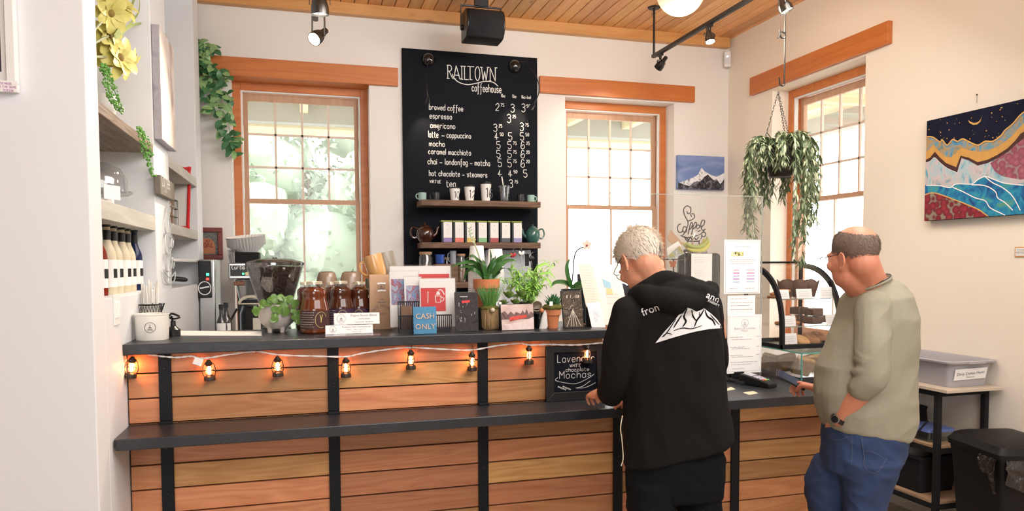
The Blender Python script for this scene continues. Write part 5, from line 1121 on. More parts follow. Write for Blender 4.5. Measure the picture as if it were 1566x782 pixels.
# ------------------------------------------------------------------ greeting cards in sleeves, letter rack, cash-only plaque
M['sleeve'] = glass('card_sleeve', (.97, .97, .97), .2, .12); M['art_blue'] = mottle('card_art_blue', [(.04, .10, .30), (.25, .42, .66), (.42, .07, .10), (.45, .60, .72), (.05, .16, .45)], 18, (1, 1, .6), 2.5); M['art_red'] = mat('card_red', (.64, .045, .05), .6)
def gcard(u0, v0, u1, v1, y, pics, label):
    a = at(u0, v1, y=y); b = at(u1, v0, y=y); t = thing('greeting_card', label, 'greeting card', (a.x, y, ZB), 'sleeved greeting cards on the bar'); ln = .02
    zb0 = ZB+.02
    m = MB(); m.prism([V(a.x, y, zb0), V(b.x, y, zb0), V(b.x, y+ln, b.z), V(a.x, y+ln, b.z)], (0, .003, 0)); cb = m.build('card_stock', M['paper'], t, smooth=False)
    for (pu0, pv0, pu1, pv1, mt) in pics:
        p = at(pu0, pv1, y=y); q = at(pu1, pv0, y=y); fy = lambda z: y+ln*(z-zb0)/(b.z-zb0)-.0012
        m = MB(); m.prism([V(p.x, fy(p.z), p.z), V(q.x, fy(p.z), p.z), V(q.x, fy(q.z), q.z), V(p.x, fy(q.z), q.z)], (0, .0006, 0)); m.build('card_picture', mt, cb, smooth=False)
    m = MB(); m.poly([V(a.x-.004, y-.004, zb0), V(b.x+.006, y-.003, zb0), V(b.x+.006, y+ln-.004, b.z+.006), V(a.x-.004, y+ln-.004, b.z+.006)]); m.build('sleeve', M['sleeve'], t, smooth=False)
    return t
gcard(597.5, 407, 690, 480, 3.47, ((641, 419, 688, 428, M['art_red']),), 'sleeved white card at the back with a red strip showing')
gcard(597, 415.5, 640, 478, 3.43, ((599, 427, 620, 467, M['art_blue']),), 'sleeved card with blue painted waves, partly behind the letter rack')
gcard(619.5, 424, 645, 480, 3.40, ((622, 437, 643, 470, M['art_blue']),), 'narrow sleeved card with blue and red swirls in the letter rack')
gc_ = gcard(643, 426, 697, 492, 3.38, ((644.5, 440.5, 682, 477, M['art_red']),), 'sleeved card with a red panel and a little coffee pot drawing')
m = MB(); q = at(670, 459, y=3.377)
pk = ppm(q)
def pp(u, v): r = at(u, v, y=3.384); return V(r.x, 3.3765+.02*(r.z-ZB-.02)/.2, r.z)
m.strip([pp(666, 453), pp(675, 453), pp(674, 463), pp(667, 463), pp(666, 453)], .0035, BN); m.strip(cr([pp(675, 455), pp(679, 456), pp(678, 460), pp(674, 461)], 3), .003, BN); m.prism([pp(667, 451), pp(674, 451), pp(672, 446), pp(669, 446)], (0, .0003, 0)); m.strip(cr([pp(671, 444), pp(676, 444), pp(680, 451)], 3), .005, BN); m.strip([pp(655, 446), pp(654.5, 464)], .003, BN); m.build('card_drawing', M['paper'], gc_, smooth=False)
o = bt(651, 503); t = thing('letter_rack', 'black slatted letter rack holding the sleeved cards behind the plaque', 'rack', o); xa_ = at(611, 495, y=3.3).x; xb_ = at(690, 495, y=3.3).x
m = MB(); m.bb((xa_, 3.30, ZB), (xb_, 3.36, ZB+.012)); m.build('rack_base', M['black'], t, smooth=False)
for nm, yy, ztop, (ua, ub) in (('front_grille', 3.305, at(650, 482, y=3.3).z, (611, 690)), ('back_grille', 3.355, at(615, 461, y=3.355).z, (609, 640))):
    m = MB(); A = at(ua, 480, y=yy).x; B = at(ub, 480, y=yy).x; n = int((B-A)/.009)
    for i in range(n+1): x = A+(B-A)*i/n; m.bb((x-.0022, yy-.002, ZB+.012), (x+.0022, yy+.002, ztop))
    m.bb((A-.003, yy-.003, ztop-.006), (B+.003, yy+.003, ztop)); m.bb((A-.003, yy-.003, ZB+.01), (B+.003, yy+.003, ZB+.02)); m.build(nm, M['black'], t, smooth=False)
a = at(613.5, 488, y=3.33); b = at(629.5, 468, y=3.33); m = MB(); m.bb((a.x, 3.328, ZB+.013), (b.x, 3.334, b.z)); tag(m.build('brown_card', mat('brown_card', (.17, .09, .055), .7), smooth=False, loc=a), 'small brown card standing in the black letter rack', 'card')
# CASH ONLY plaque with perforated edge
a = at(632.5, 504, y=3.25); b = at(668, 469, y=3.25); t = thing('cash_only_sign', 'small blue tile sign reading CASH ONLY on the bar', 'sign', ((a.x+b.x)/2, 3.25, ZB))
m = MB(); zb_ = ZB+.001; P = []; n = 14; w_ = b.x-a.x; h_ = b.z-zb_
for s in range(4):
    for i in range(n):
        f = i/n; e = .0022 if i % 2 else 0
        x, z = [(f, 0), (1, f), (1-f, 1), (0, 1-f)][s]; nx, nz = [(0, 1), (-1, 0), (0, -1), (1, 0)][s]; P.append(V(a.x+w_*x+e*nx, 3.25+.012*z, zb_+h_*z+e*nz))
m.prism(P, (0, .006, 0)); m.build('plaque', mat('plaque_blue', (.045, .21, .38), .5, noise_amt=.1, nscale=30), t, smooth=False)
m = MB(); text_mesh(m, 'CASH', ((a.x+b.x)/2, 3.2555, zb_+h_*.56), BX, BZ, .034, BN, 0, depth=.0015); text_mesh(m, 'ONLY', ((a.x+b.x)/2, 3.251, zb_+h_*.18), BX, BZ, .034, BN, 0, depth=.0015); m.build('letters', mat('peach_letters', (.66, .49, .36), .6), t, smooth=False)
m = MB(); m.box(((a.x+b.x)/2, 3.285, ZB+.02), (.03, .05, .04)); m.build('stand', M['black'], t, smooth=False)
# ------------------------------------------------------------------ framed prints
def print_frame(P, thick, facemat, label, name='framed_print'):
    """P: pixel corners BL BR TR TL with y of foot and top"""
    (bl, br, trc, tlc), y0, y1 = P; zb0 = ZB+.001
    A = at(*bl, y=y0); B = at(*br, y=y0); C = at(*trc, y=y1); D = at(*tlc, y=y1); A.z = B.z = zb0
    C.z = D.z = (C.z+D.z)/2
    n = (B-A).cross(D-A).normalized()
    if n.y > 0: n = -n
    t = thing('framed_print', label, 'picture', (A+B)/2, 'small pictures standing on the bar'); m = MB(); m.prism([A, B, C, D], -n*thick); m.build('frame_edge', M['black'], t, smooth=False, bevel=.001)
    i_ = .004; f = lambda a, b: A*(1-a)*(1-b)+B*a*(1-b)+C*a*b+D*(1-a)*b+n*.0008
    m = MB(); m.prism([f(.02, .02), f(.98, .02), f(.98, .98), f(.02, .98)], -n*.0006); io = m.build('print', facemat, t, smooth=False)
    m = MB(); m.prism([(A*.55+B*.45), (A*.45+B*.55), (A*.45+B*.55)*.4+(C+D)*.3, (A*.55+B*.45)*.4+(C+D)*.3], V(0, .0, 0)+V(0, thick+.03, 0)) if False else m.prism([(A+B)/2-n*thick+V(-.012, 0, 0), (A+B)/2-n*thick+V(.012, 0, 0), (A+B)/2+V(.012, .06, 0), (A+B)/2+V(-.012, .06, 0)], (0, 0, .003)); m.build('easel_foot', M['black'], t, smooth=False)
    return t, io, f, n
t, io, f, n = print_frame((((697.5, 502), (732, 501), (730.5, 447), (695, 446.5)), 3.30, 3.33), .012, mottle('print_dusk', [(.022, .02, .02), (.05, .045, .045), (.035, .03, .03), (.12, .11, .11)], 26), 'dark grey night street print standing left of the grassy gnome pot')
m = MB(); 
for i in range(14): u = random.uniform(.15, .85); v_ = random.uniform(.2, .7); m.strip([f(u, v_)+n*.001, f(u, v_+random.uniform(.02, .1))+n*.001], .002, n)
m.strip([f(.22, .88)+n*.001, f(.55, .88)+n*.001], .004, n); m.build('street_lights', mat('print_light', (.45, .45, .46), .6), io, smooth=False)
m = MB(); m.prism([f(.3, .71)+n*.001, f(.64, .73)+n*.001, f(.64, .79)+n*.001, f(.3, .78)+n*.001], n*.0003); m.build('neon_sign', mat('print_red', (.55, .03, .03), .6), io, smooth=False)
t, io, f, n = print_frame((((767, 502.5), (817.5, 501.5), (816, 464), (764.5, 466)), 3.29, 3.315), .012, mottle('print_snow', [(.42, .28, .25), (.60, .46, .42), (.70, .55, .50)], 8), 'snowy landscape print with a red train, standing between the two gnome pots')
def fpoly(nm, pts, mt, e=.001): m = MB(); m.prism([f(a, b)+n*e for a, b in pts], n*.0003); m.build(nm, mt, io, smooth=False)
fpoly('tree_line', [(.02, .42), (.98, .42), (.98, .62), (.9, .7), (.84, .6), (.78, .8), (.72, .62), (.66, .76), (.6, .62), (.45, .7), (.4, .6), (.3, .72), (.22, .6), (.12, .74), (.02, .66)], mottle('print_trees', [(.09, .055, .05), (.20, .13, .12), (.06, .035, .035)], 40))
fpoly('snow_ground', [(.02, .02), (.98, .02), (.98, .50), (.7, .34), (.3, .26), (.02, .22)], mottle('print_ground', [(.60, .46, .43), (.70, .58, .55), (.45, .33, .31)], 12), .0014)
fpoly('red_train', [(.26, .34), (.72, .46), (.78, .50), (.78, .58), (.5, .55), (.26, .50)], mottle('print_train', [(.52, .04, .035), (.62, .10, .08), (.16, .025, .025)], 40), .0018)
t, io, f, n = print_frame((((863, 500.5), (893, 499.5), (889, 444.5), (857.5, 445)), 3.32, 3.345), .014, mottle('print_night', [(.03, .022, .02), (.13, .09, .06), (.05, .04, .035), (.30, .24, .18)], 22), 'brown night photo of lit rails standing right of the small succulent')
m = MB()
for a in (-.35, -.15, .0, .15, .35): m.strip([f(.5, .5)+n*.001, f(.5+a, .05)+n*.001], .0025, n)
for i in range(24): u, v_ = random.gauss(.5, .2), random.gauss(.5, .12); m.strip([f(u, v_)+n*.001, f(u, v_+.03)+n*.001], .002, n)
for i in range(10): u = random.uniform(.15, .85); m.strip([f(u, .8)+n*.001, f(u+.03, .88)+n*.001], .002, n)
m.build('light_trails', mat('print_trails', (.62, .55, .46), .6), io, smooth=False)
# ------------------------------------------------------------------ plants on the bar
def terracotta(nm_label, u, v, Rt, Hh, label, cat='plant', z0=ZB, y=None):
    o = bt(u, v) if y is None else V(at(u, v, y=y).x, y, z0); t = thing('potted_plant', label, cat, o)
    m = MB(); m.lathe([(0, 0), (Rt*.62, 0), (Rt*.84, Hh*.68), (Rt*.98, Hh*.68), (Rt*1.0, Hh), (Rt*.88, Hh), (Rt*.85, Hh*.86), (0, Hh*.86)], o, 32); m.build('terracotta_pot', M['terracotta'], t)
    m = MB(); m.lathe([(0, Hh*.90), (Rt*.84, Hh*.88), (Rt*.84, Hh*.86), (0, Hh*.84)], o, 20); m.build('soil', M['soil'], t)
    return t, o
M['strap'] = mat('strap_leaf', (.035, .12, .025), .3, noise_amt=.35, nscale=8)
yq = 3.47; kq = ppm(at(744, 440, y=yq)); zbase = at(744, 470, y=yq).z
m = MB(); bx_ = at(744, 480, y=yq).x; m.bb((bx_-.06, yq-.06, ZB), (bx_+.06, yq+.06, zbase)); tag(m.build('riser_box', M['black_matte'], smooth=False, bevel=.003, loc=(bx_, yq, ZB)), 'black riser block under the large terracotta pot', 'riser')
t, o = terracotta('', 744, 470, 20.5*kq, 43*kq, 'large terracotta pot with broad strap leaved plant', y=yq, z0=zbase); zt_ = zbase+43*kq
m = MB(); rnd = random.Random(6)
def strapleaf(mb, pts, wmax):
    C = cr(pts, 6); nN = len(C); b = len(mb.v); cam_ = V(0, 0, CAMH); vs = []; fs = []
    for i, p in enumerate(C):
        t_ = (C[min(i+1, nN-1)]-C[max(i-1, 0)]).normalized(); s_ = t_.cross(V(.3, -1, .5)).normalized(); u_ = s_.cross(t_); f_ = i/(nN-1); ww = wmax*(.55+.45*math.sin(PI*min(1, f_*1.3+.1)) if f_ < .4 else max(.02, (1-f_)/.6)**.75)/2
        vs += [p-s_*ww+u_*ww*.35, p, p+s_*ww+u_*ww*.35]
        if i: q = 3*i; fs += [(q-3, q-2, q+1, q), (q-2, q-1, q+2, q+1)]
    mb.add(vs, fs)
for P, w_ in (([(742, 425), (728, 405), (710, 402), (690, 408)], 8), ([(744, 425), (732, 412), (716, 408), (702, 410)], 8), ([(744, 425), (738, 408), (728, 396), (722, 388)], 9), ([(746, 425), (748, 408), (750, 394), (749, 381)], 9), ([(747, 425), (758, 404), (770, 393), (784, 390)], 9), ([(748, 425), (762, 408), (776, 399), (790, 400)], 9), ([(748, 426), (764, 414), (778, 412), (783, 424)], 8), ([(740, 425), (726, 414), (714, 416), (708, 432)], 7), ([(744, 426), (742, 424), (742, 432), (743, 440)], 7), ([(744, 425), (740, 406), (738, 400), (736, 395)], 8), ([(746, 425), (754, 402), (756, 395), (757, 390)], 8), ([(742, 425), (730, 400), (720, 392), (712, 398)], 7), ([(748, 425), (766, 404), (780, 398), (787, 398)], 7)):
    C = []
    for i, (u, v) in enumerate(P): C.append(at(u, v, y=yq+rnd.uniform(-.02, .02)-.02*i*rnd.uniform(-.5, 1.3)))
    C[0] = V(o.x+rnd.uniform(-.015, .015), yq+rnd.uniform(-.015, .015), zt_-.02); strapleaf(m, C, w_*kq)
lo_ = m.build('strap_leaves', M['strap'], t)
m = MB(); C = cr([V(o.x, yq, zt_-.01), at(735, 400, y=yq), at(727, 376, y=yq), at(720, 362, y=yq), at(718, 350, y=yq)], 5); m.tube(C, [.005-.00015*i for i in range(len(C))], 6); m.build('flower_spike', M['leaf_pale'], t)
m = MB()
for i in range(10): p = C[-1-i]; m.leaf(p, V((-1)**i*.6, -.4, .6), BN, .018, .007, .2, .1, 3)
m.build('spike_bracts', mat('pale_bract', (.45, .52, .38), .6), t)
# grassy gnome pot
M['grass'] = mat('tuft_grass', (.07, .20, .03), .45, noise_amt=.35, nscale=20); M['moss'] = mat('moss', (.12, .12, .02), .95, noise_amt=.5, nscale=50, bump=.6, bscale=150); M['beard_b'] = mat('brown_beard', (.30, .19, .085), .8, noise_amt=.4, nscale=30, stretch=(3, 3, .3)); M['beard_w'] = mat('white_beard', (.72, .70, .66), .8); M['woodbead'] = mat('wood_bead', (.62, .50, .38), .5)
def mosstop(t, o, R, z):
    m = MB(); rnd = random.Random(1); b = len(m.v); m.ball(o+V(0, 0, z), (R, R, R*.35), None, 24, 12)
    for i in range(b, len(m.v)): p = m.v[i]; m.v[i] = p+(p-o).normalized()*.010*noise.noise(p*120)
    for i in range(120): a = rnd.uniform(0, 6.28); p = o+V(R*.95*math.cos(a), R*.95*math.sin(a), z+rnd.uniform(-.01, .012)); m.leaf(p, V(math.cos(a), math.sin(a), rnd.uniform(-.6, .8)), (0, 0, 1), .014, .002, .4, 0, 2)
    m.build('moss', M['moss'], t)
o = bt(748.5, 504); k = ppm(o); R = 13*k; H = 33*k
t = thing('gnome_plant', 'grass tuft in a gnome pot with brown beard and pale nose', 'plant', o, 'gnome planters on the bar')
m = MB(); m.lathe([(0, 0), (R*.72, 0), (R*1.0, H*.9), (R*1.0, H), (0, H)], o, 28); m.build('pot', M['beard_b'], t)
mosstop(t, o, R*1.08, H*.98)
m = MB(); rnd = random.Random(8)
for i in range(170):
    a = rnd.uniform(-PI*.95, -.05); r = R*1.02; p = o+V(r*math.cos(a), r*math.sin(a), H*rnd.uniform(.75, .95)); q = o+V(r*.86*math.cos(a)+rnd.uniform(-.006, .006), r*.86*math.sin(a)-.010, max(.002, .02*rnd.random())); m.tube([p, (p+q)/2+V(0, -.006, 0), q], [.0018, .002, .0006], 4)
m.build('beard', M['beard_b'], t)
m = MB(); m.ball(o+V(.003, -R*1.25, H*.92), .0115, n=18, m=12); m.build('nose', M['woodbead'], t)
m = MB()
for i in range(230):
    a = rnd.uniform(0, 6.28); r = R*.6*math.sqrt(rnd.random()); p = o+V(r*math.cos(a), r*math.sin(a), H); d = V(math.cos(a)*rnd.uniform(.0, .55), math.sin(a)*rnd.uniform(.0, .5), 1); m.leaf(p, d, BN, rnd.uniform(.07, .125), .0032, .15, .1, 3)
m.build('grass_tuft', M['grass'], t)
m = MB(); q = at(763, 465, y=o.y-.03); m.box(q, (.026, .001, .018)); tg = m.build('price_tag', M['paper'], t, smooth=False); m = MB(); write(m, '6', q+V(-.006, -.001, -.006), BX, BZ, .013, .0022, BN); m.build('tag_number', M['black'], tg, smooth=False)
# small succulent with white bearded gnome
o = bt(844.5, 502); k = ppm(o); R = 13.5*k; H = 30*k
t, o = terracotta('', 844.5, 502, R, H, 'small terracotta pot of succulents with a white bearded gnome at its side')
mosstop(t, o, R*1.15, H*1.05)
m = MB(); M['succ'] = mat('succulent', (.05, .19, .07), .4, noise_amt=.3, nscale=20)
for cx, cz, n_, L in ((-.015, H*1.1, 14, .05), (.02, H*1.12, 16, .06), (.0, H*1.2, 14, .065)):
    for i in range(n_):
        a = 2*PI*i/n_*1.62; e = i/n_; m.leaf(o+V(cx, -.01, cz), V(math.cos(a)*(1-e*.7), math.sin(a)*(1-e*.7), .35+e*1.1), (0, 0, 1), L*(1-.25*e), .013, -.15, .4, 4)
m.build('succulent_leaves', M['succ'], t)
g = thing('gnome_ornament', 'little gnome with a long white beard and round orange nose leaning on the small pot', 'ornament', bt(832, 503)); go = bt(831.5, 503)+V(0, 0, 0)
m = MB(); m.loft([[go+V(rx*math.cos(2*PI*i/14)+dx, ry*math.sin(2*PI*i/14), z) for i in range(14)] for rx, ry, dx, z in ((.020, .012, -.004, 0), (.021, .014, 0, .012), (.016, .013, .002, .045), (.010, .009, .006, .075), (.002, .002, .007, .09))]); m.build('beard', M['beard_w'], g)
m = MB(); m.ball(go+V(-.012, -.006, .088), .011, n=16, m=10); m.build('nose', mat('orange_nose', (.55, .22, .09), .5), g)
m = MB(); q = o+V(.006-.03, -R*1.25, H*1.28); m.box(q, (.016, .001, .02)); m.build('price_tag', M['paper'], t, smooth=False)
# airy green bush with flat rosettes before it
M['bush'] = mat('bush_leaf', (.27, .52, .09), .4, noise_amt=.3, nscale=18); M['ros'] = mat('rosette_leaf', (.17, .28, .07), .4, noise_amt=.3, nscale=20)
yq = 3.52; o = V(at(808, 470, y=yq).x, yq, ZB); k = ppm(o); t = thing('leafy_plant', 'bright airy green bush in a dark pot behind the train print', 'plant', o)
zpt = at(808, 462, y=yq).z
m = MB(); m.lathe([(0, 0), (.05, 0), (.06, zpt-ZB), (.05, zpt-ZB), (0, zpt-ZB-.02)], o, 24); m.build('pot', M['black'], t)
lf = MB(); st = MB(); rnd = random.Random(12)
for i in range(34):
    tip = at(rnd.gauss(810, 20), rnd.uniform(398, 452), y=yq+rnd.uniform(-.08, .08)); mid = (o+V(0, 0, zpt-ZB)+tip)/2+V(rnd.uniform(-.02, .02), rnd.uniform(-.02, .02), .03); C = cr([o+V(rnd.uniform(-.02, .02), rnd.uniform(-.02, .02), zpt-ZB-.02), mid, tip], 6); st.tube(C, .0013, 4)
    for j in range(3, len(C)):
        for q in range(2):
            a = rnd.uniform(0, 6.28); lf.leaf(C[j], V(math.cos(a), math.sin(a)*.7-.2, rnd.uniform(-.7, .5)), (0, -.3, 1), rnd.uniform(.025, .048), rnd.uniform(.007, .011), .4, .12, 3)
for P in ([(820, 410), (834, 404), (846, 412)], [(824, 420), (840, 418), (850, 428)], [(826, 425), (840, 430), (844, 442)]):
    C = cr([at(u, v, y=yq-.03) for u, v in P], 4); strapleaf(lf, C, .014)
lf.build('foliage', M['bush'], t); st.build('stems', M['bush'], t)
o = V(at(786, 470, y=3.42).x, 3.42, ZB); t = thing('succulent_bowl', 'low bowl of broad pale green rosettes behind the train print', 'plant', o); zz = at(790, 466, y=3.42).z-ZB
m = MB(); m.lathe([(0, 0), (.045, 0), (.075, zz), (.068, zz), (0, zz-.02)], o, 28); m.build('bowl', mat('dark_bowl', (.03, .025, .02), .4), t)
m = MB()
for (u, v), n_, L in (((778, 452), 12, .05), ((797, 450), 12, .05), ((812, 462), 10, .04), ((770, 462), 8, .035), ((788, 462), 10, .04)):
    c = at(u, v, y=3.40); c.z -= .015
    for i in range(n_): a = 2*PI*i/n_*1.62; e = i/n_; m.leaf(c, V(math.cos(a)*(1-e*.6), math.sin(a)*(1-e*.6)-.1, .3+e*.9), (0, 0, 1), L*(1-.3*e), .034*(1-.3*e), -.2, .3, 4)
m.build('rosettes', M['ros'], t)
# stoneware cup, dark canister
mg = mug('stoneware_cup', .028, .06, mat('stoneware', (.55, .44, .34), .4, noise_amt=.15, nscale=30), 'beige stoneware cup lying tipped behind the small succulent', 'cup'); q = at(827, 470, y=3.42); mg.location = q+V(-.01, 0, -.015); mg.rotation_euler = (1.15, 0, -.5)
o = V(at(826, 480, y=3.42).x, 3.42, ZB); zz = at(826, 469, y=3.42).z-ZB-.012; t = thing('dark_canister', 'black canister between the train print and the small succulent', 'canister', o); m = MB(); m.lathe([(0, 0), (.033, 0), (.034, zz*.95), (.030, zz), (0, zz)], o, 24); m.build('canister_body', M['black'], t)
m = MB(); m.lathe([(.0345, zz*.5), (.0348, zz*.52), (.0345, zz*.54)], o, 24); m.lathe([(.0345, zz*.75), (.0348, zz*.77), (.0345, zz*.79)], o, 24); m.build('canister_bands', M['gunmetal'], t)
# orchid
yq = 3.56; o = V(at(874, 470, y=yq).x, yq, ZB); t = thing('orchid', 'potted orchid with one pale flower on a dark arched stem behind the night photo', 'plant', o); zpt = at(876, 442, y=yq).z
m = MB(); m.lathe([(0, 0), (.045, 0), (.055, zpt-ZB), (.048, zpt-ZB), (0, zpt-ZB-.02)], o, 24); m.build('pot', M['black'], t)
m = MB()
for P, w_ in (([(876, 442), (866, 434), (850, 432), (841, 440)], 9), ([(877, 442), (884, 437), (893, 437), (897, 443)], 12), ([(874, 440), (867, 420), (867, 405), (872, 396)], 9)): strapleaf(m, [at(u, v, y=yq-.01) for u, v in P], w_*ppm(o))
m.build('leaves', M['strap'], t)
m = MB(); C = cr([at(u, v, y=yq) for u, v in ((874, 440), (876, 420), (878, 396), (882, 384), (890, 379), (895, 378))], 5); m.tube(C, .0038, 6); m.build('flower_stem', mat('dark_stem', (.035, .03, .05), .5), t)
m = MB(); c = at(897, 375, y=yq-.01)
for i in range(5): a = PI/2+2*PI*i/5; m.leaf(c, V(math.cos(a), -.2, math.sin(a)), BN, .03, .024, .1, .1, 4)
fo = m.build('petals', mat('orchid_petal', (.80, .70, .56), .5), t); m = MB(); m.ball(c+V(0, -.006, -.002), .006, n=10, m=6); m.build('flower_lip', mat('orchid_lip', (.55, .12, .15), .5), fo)
o = V(at(886, 430, y=3.62).x+.01, 3.58, ZB); m = MB(); hh = at(886, 419, y=3.58).z-ZB; m.lathe([(0, 0), (.028, 0), (.036, hh), (.032, hh), (0, hh*.5)], o, 20); tag(m.build('dark_cup', mat('slate_cup', (.06, .075, .10), .4), loc=o), 'slate blue tumbler behind the orchid leaves', 'cup')
# leaning menu sheets in acrylic
def sheet(P, y0, y1, mt, name, parent, off=0, z0=None):
    A, B, C, D = [at(u, v, y=(y0 if i < 2 else y1)) for i, (u, v) in enumerate(P)]
    n = (B-A).cross(D-A).normalized(); n = -n if n.y > 0 else n
    m = MB(); m.prism([p+n*off for p in (A, B, C, D)], n*.0008); o = m.build(name, mt, parent, smooth=False)
    return o, (lambda a, b, e=.0016: A*(1-a)*(1-b)+B*a*(1-b)+C*a*b+D*(1-a)*b+n*(off+e)), n
base = bt(925, 500); t = thing('menu_stand', 'leaning acrylic stand of pale menu sheets beside the customer in black', 'menu stand', base)
M['menu_pink'] = mat('menu_pink', (.78, .66, .56), .8); M['menu_ivory'] = mat('menu_ivory', (.82, .78, .70), .8)
so, f, n = sheet(((911, 497), (965, 497), (945, 405), (900, 404)), 3.36, 3.42, M['menu_ivory'], 'ivory_sheet', t)
m = MB()
for i in range(16): scribble(m, f(.42, .9-.05*i) if i > 7 else f(.42, .55-.03*i), (f(1, .5)-f(0, .5)).normalized(), BZ, .07, .0013, n, .003, 0)
m.build('sheet_print', mat('print_faint', (.60, .52, .45), .8), so, smooth=False)
m = MB(); m.prism([f(.40, .62), f(.62, .60), f(.62, .70), f(.38, .76)], n*.0004); m.build('blue_picture', mat('sheet_blue', (.35, .55, .66), .8), so, smooth=False)
m = MB(); m.prism([f(.45, .50), f(.64, .50), f(.64, .59), f(.45, .60)], n*.0004); m.build('yellow_picture', mat('sheet_yellow', (.80, .58, .30), .8), so, smooth=False)
so, f, n = sheet(((896, 470), (921, 470), (904, 404), (883, 404)), 3.37, 3.42, M['menu_pink'], 'pink_sheet', t, .004)
m = MB()
for i in range(14): scribble(m, f(.12, .92-.062*i), (f(1, .5)-f(0, .5)).normalized(), BZ, .05, .0013, n, .003, 0)
m.build('sheet_print', mat('print_red_faint', (.55, .33, .26), .8), so, smooth=False)
so, f, n = sheet(((905, 501), (926, 501), (918, 462), (897, 464)), 3.33, 3.355, M['paper'], 'drawing_sheet', t)
m = MB()
for i in range(5): m.strip(cr([f(random.uniform(.3, .7), random.uniform(.2, .8)) for _ in range(4)], 4), .0012, n)
m.build('pencil_drawing', mat('pencil_blue', (.45, .55, .68), .8), so, smooth=False)
m = MB(); A = at(897, 465, y=3.40); B = at(906, 500, y=3.36); m.bb((A.x-.01, 3.385, ZB), (at(915, 480, y=3.39).x, 3.39, at(897, 466, y=3.39).z)); m.build('stand_back', M['black'], t, smooth=False)
# cup stacks
def cup_stack(u, vtop, vbot, y, n, label):
    c = at(u, vtop, y=y); k = ppm(c); R = 13*k; o = V(c.x, y, ZB); zt = c.z; ztb = zt-.115
    t = thing('cup_stack', label, 'cup stack', o, 'stacked paper cups on the bar')
    m = MB(); m.lathe([(0, zt-ZB), (R*.78, zt-ZB), (R*.80, zt-ZB-.003), (R, ztb-ZB), (R*1.04, ztb-ZB-.003), (R*.98, ztb-ZB-.006)], o, 32); m.build('top_cup', M['paper'], t)
    z = ztb-.011
    while z > ZB+.005:
        m = MB(); m.lathe([(R*.97, z-ZB+.007), (R*1.0, z-ZB+.006), (R*1.05, z-ZB), (R*1.05, z-ZB-.002), (R*.95, z-ZB-.003)], o, 28); m.build('cup_rim', M['paper'], t); z -= .0095
cup_stack(729, 376, 500, 3.57, 10, 'stack of upturned white paper cups behind the strap leaved plant')
cup_stack(757.5, 381, 500, 3.57, 10, 'stack of upturned white paper cups nearer the airy green bush')
# pale metal panel with ladybird ornaments behind the plants
yq = YB-.05; a = at(768, 415, y=yq); b = at(812, 382, y=yq)
t = thing('wall_panel', 'pale metal wall panel with a dark slot at the foot of the menu board', 'panel', a); m = MB(); m.bb((at(742, 400, y=yq).x, yq, a.z-.3), (b.x, YM-.003, b.z)); m.build('panel_face', mat('panel_grey', (.52, .54, .60), .4), t, smooth=False, bevel=.008)
m = MB(); p = at(806, 398, y=yq-.001); m.bb((p.x-.018, yq-.001, p.z-.05), (p.x+.018, yq+.002, p.z+.05)); m.build('panel_slot', M['black'], t, smooth=False, bevel=.004)
M['wing_red'] = mat('ladybird_red', (.50, .02, .03), .4)
for (u, v), c_, lab in (((784, 390), M['wing_red'], 'red ladybird ornament on a wire above the airy bush'), ((797, 387), M['paper'], 'black and white striped bug ornament on a wire above the airy bush'), ((812, 396), M['black'], 'small black bug ornament at the edge of the pale panel')):
    p = at(u, v, y=3.6); t = thing('bug_ornament', lab, 'ornament', p, 'bug ornaments over the plants'); m = MB(); m.ball(p, (.012, .009, .016), eul(.2, .5, 0), 14, 10); bo = m.build('bug_body', M['black'], t)
    m = MB()
    for s in (-1, 1): m.ball(p+V(.007*s, -.006, -.001), (.008, .005, .012), eul(.2, .5*s, 0), 12, 8)
    m.build('wings', c_, bo)
    m = MB(); m.tube(cr([p+V(0, .005, .01), p+V(.01, .02, .03), p+V(.03, .03, .035)], 4), .0008, 4); m.tube(cr([p+V(0, .005, .01), p+V(-.015, 0, .025), p+V(-.035, 0, .02)], 4), .0008, 4); m.tube(cr([p, V(p.x-.002, 3.58, p.z-.06), V(at(806, 470, y=3.55).x, 3.55, ZB+.1)], 4), .001, 4); m.build('wire', M['gunmetal'], t)

# ================================================================== BEHIND THE BAR, LEFT
# coffee grinder with bean hopper
yq = 3.95; c = at(420.5, 405, y=yq); k = ppm(c); o = V(c.x, yq, .9); t = thing('coffee_grinder', 'coffee grinder with a big clear hopper full of dark beans', 'grinder', o)
Rm = 42*k; z_t = at(420, 405, y=yq).z-.9; z_n = at(420, 500, y=yq).z-.9
prof = [(Rm*.30, z_n), (Rm*.44, z_n+.06), (Rm*.62, z_n+(z_t-z_n)*.42), (Rm*.86, z_n+(z_t-z_n)*.75), (Rm*.97, z_n+(z_t-z_n)*.92), (Rm, z_t)]
M['beans'] = mat('coffee_beans', (.035, .016, .010), .35, noise_amt=.6, nscale=70, bump=1.0, bscale=90)
m = MB(); m.lathe(prof+[(Rm*.985, z_t)], o, 48); m.build('hopper', glass('hopper_plastic', (.90, .89, .88), .3, .05), t)
m = MB(); m.lathe([(0, z_n+.01)]+[(r*.955, z) for r, z in prof[:-1]]+[(Rm*.93, z_t-.012), (0, z_t-.005)], o, 48); m.build('bean_fill', M['beans'], t)
m = MB(); m.lathe([(Rm*.99, z_t-.004), (Rm*1.025, z_t-.002), (Rm*1.025, z_t+.010), (Rm*.9, z_t+.018), (Rm*.55, z_t+.03), (.012, z_t+.032), (.012, z_t+.038), (0, z_t+.038)], o, 48); m.build('hopper_lid', glass('lid_smoke', (.25, .25, .26), .4, .05), t)
m = MB(); m.box(o+V(0, .02, z_n*.5), (Rm*1.05, Rm*1.3, z_n)); m.build('grinder_body', M['black'], t, bevel=.015)
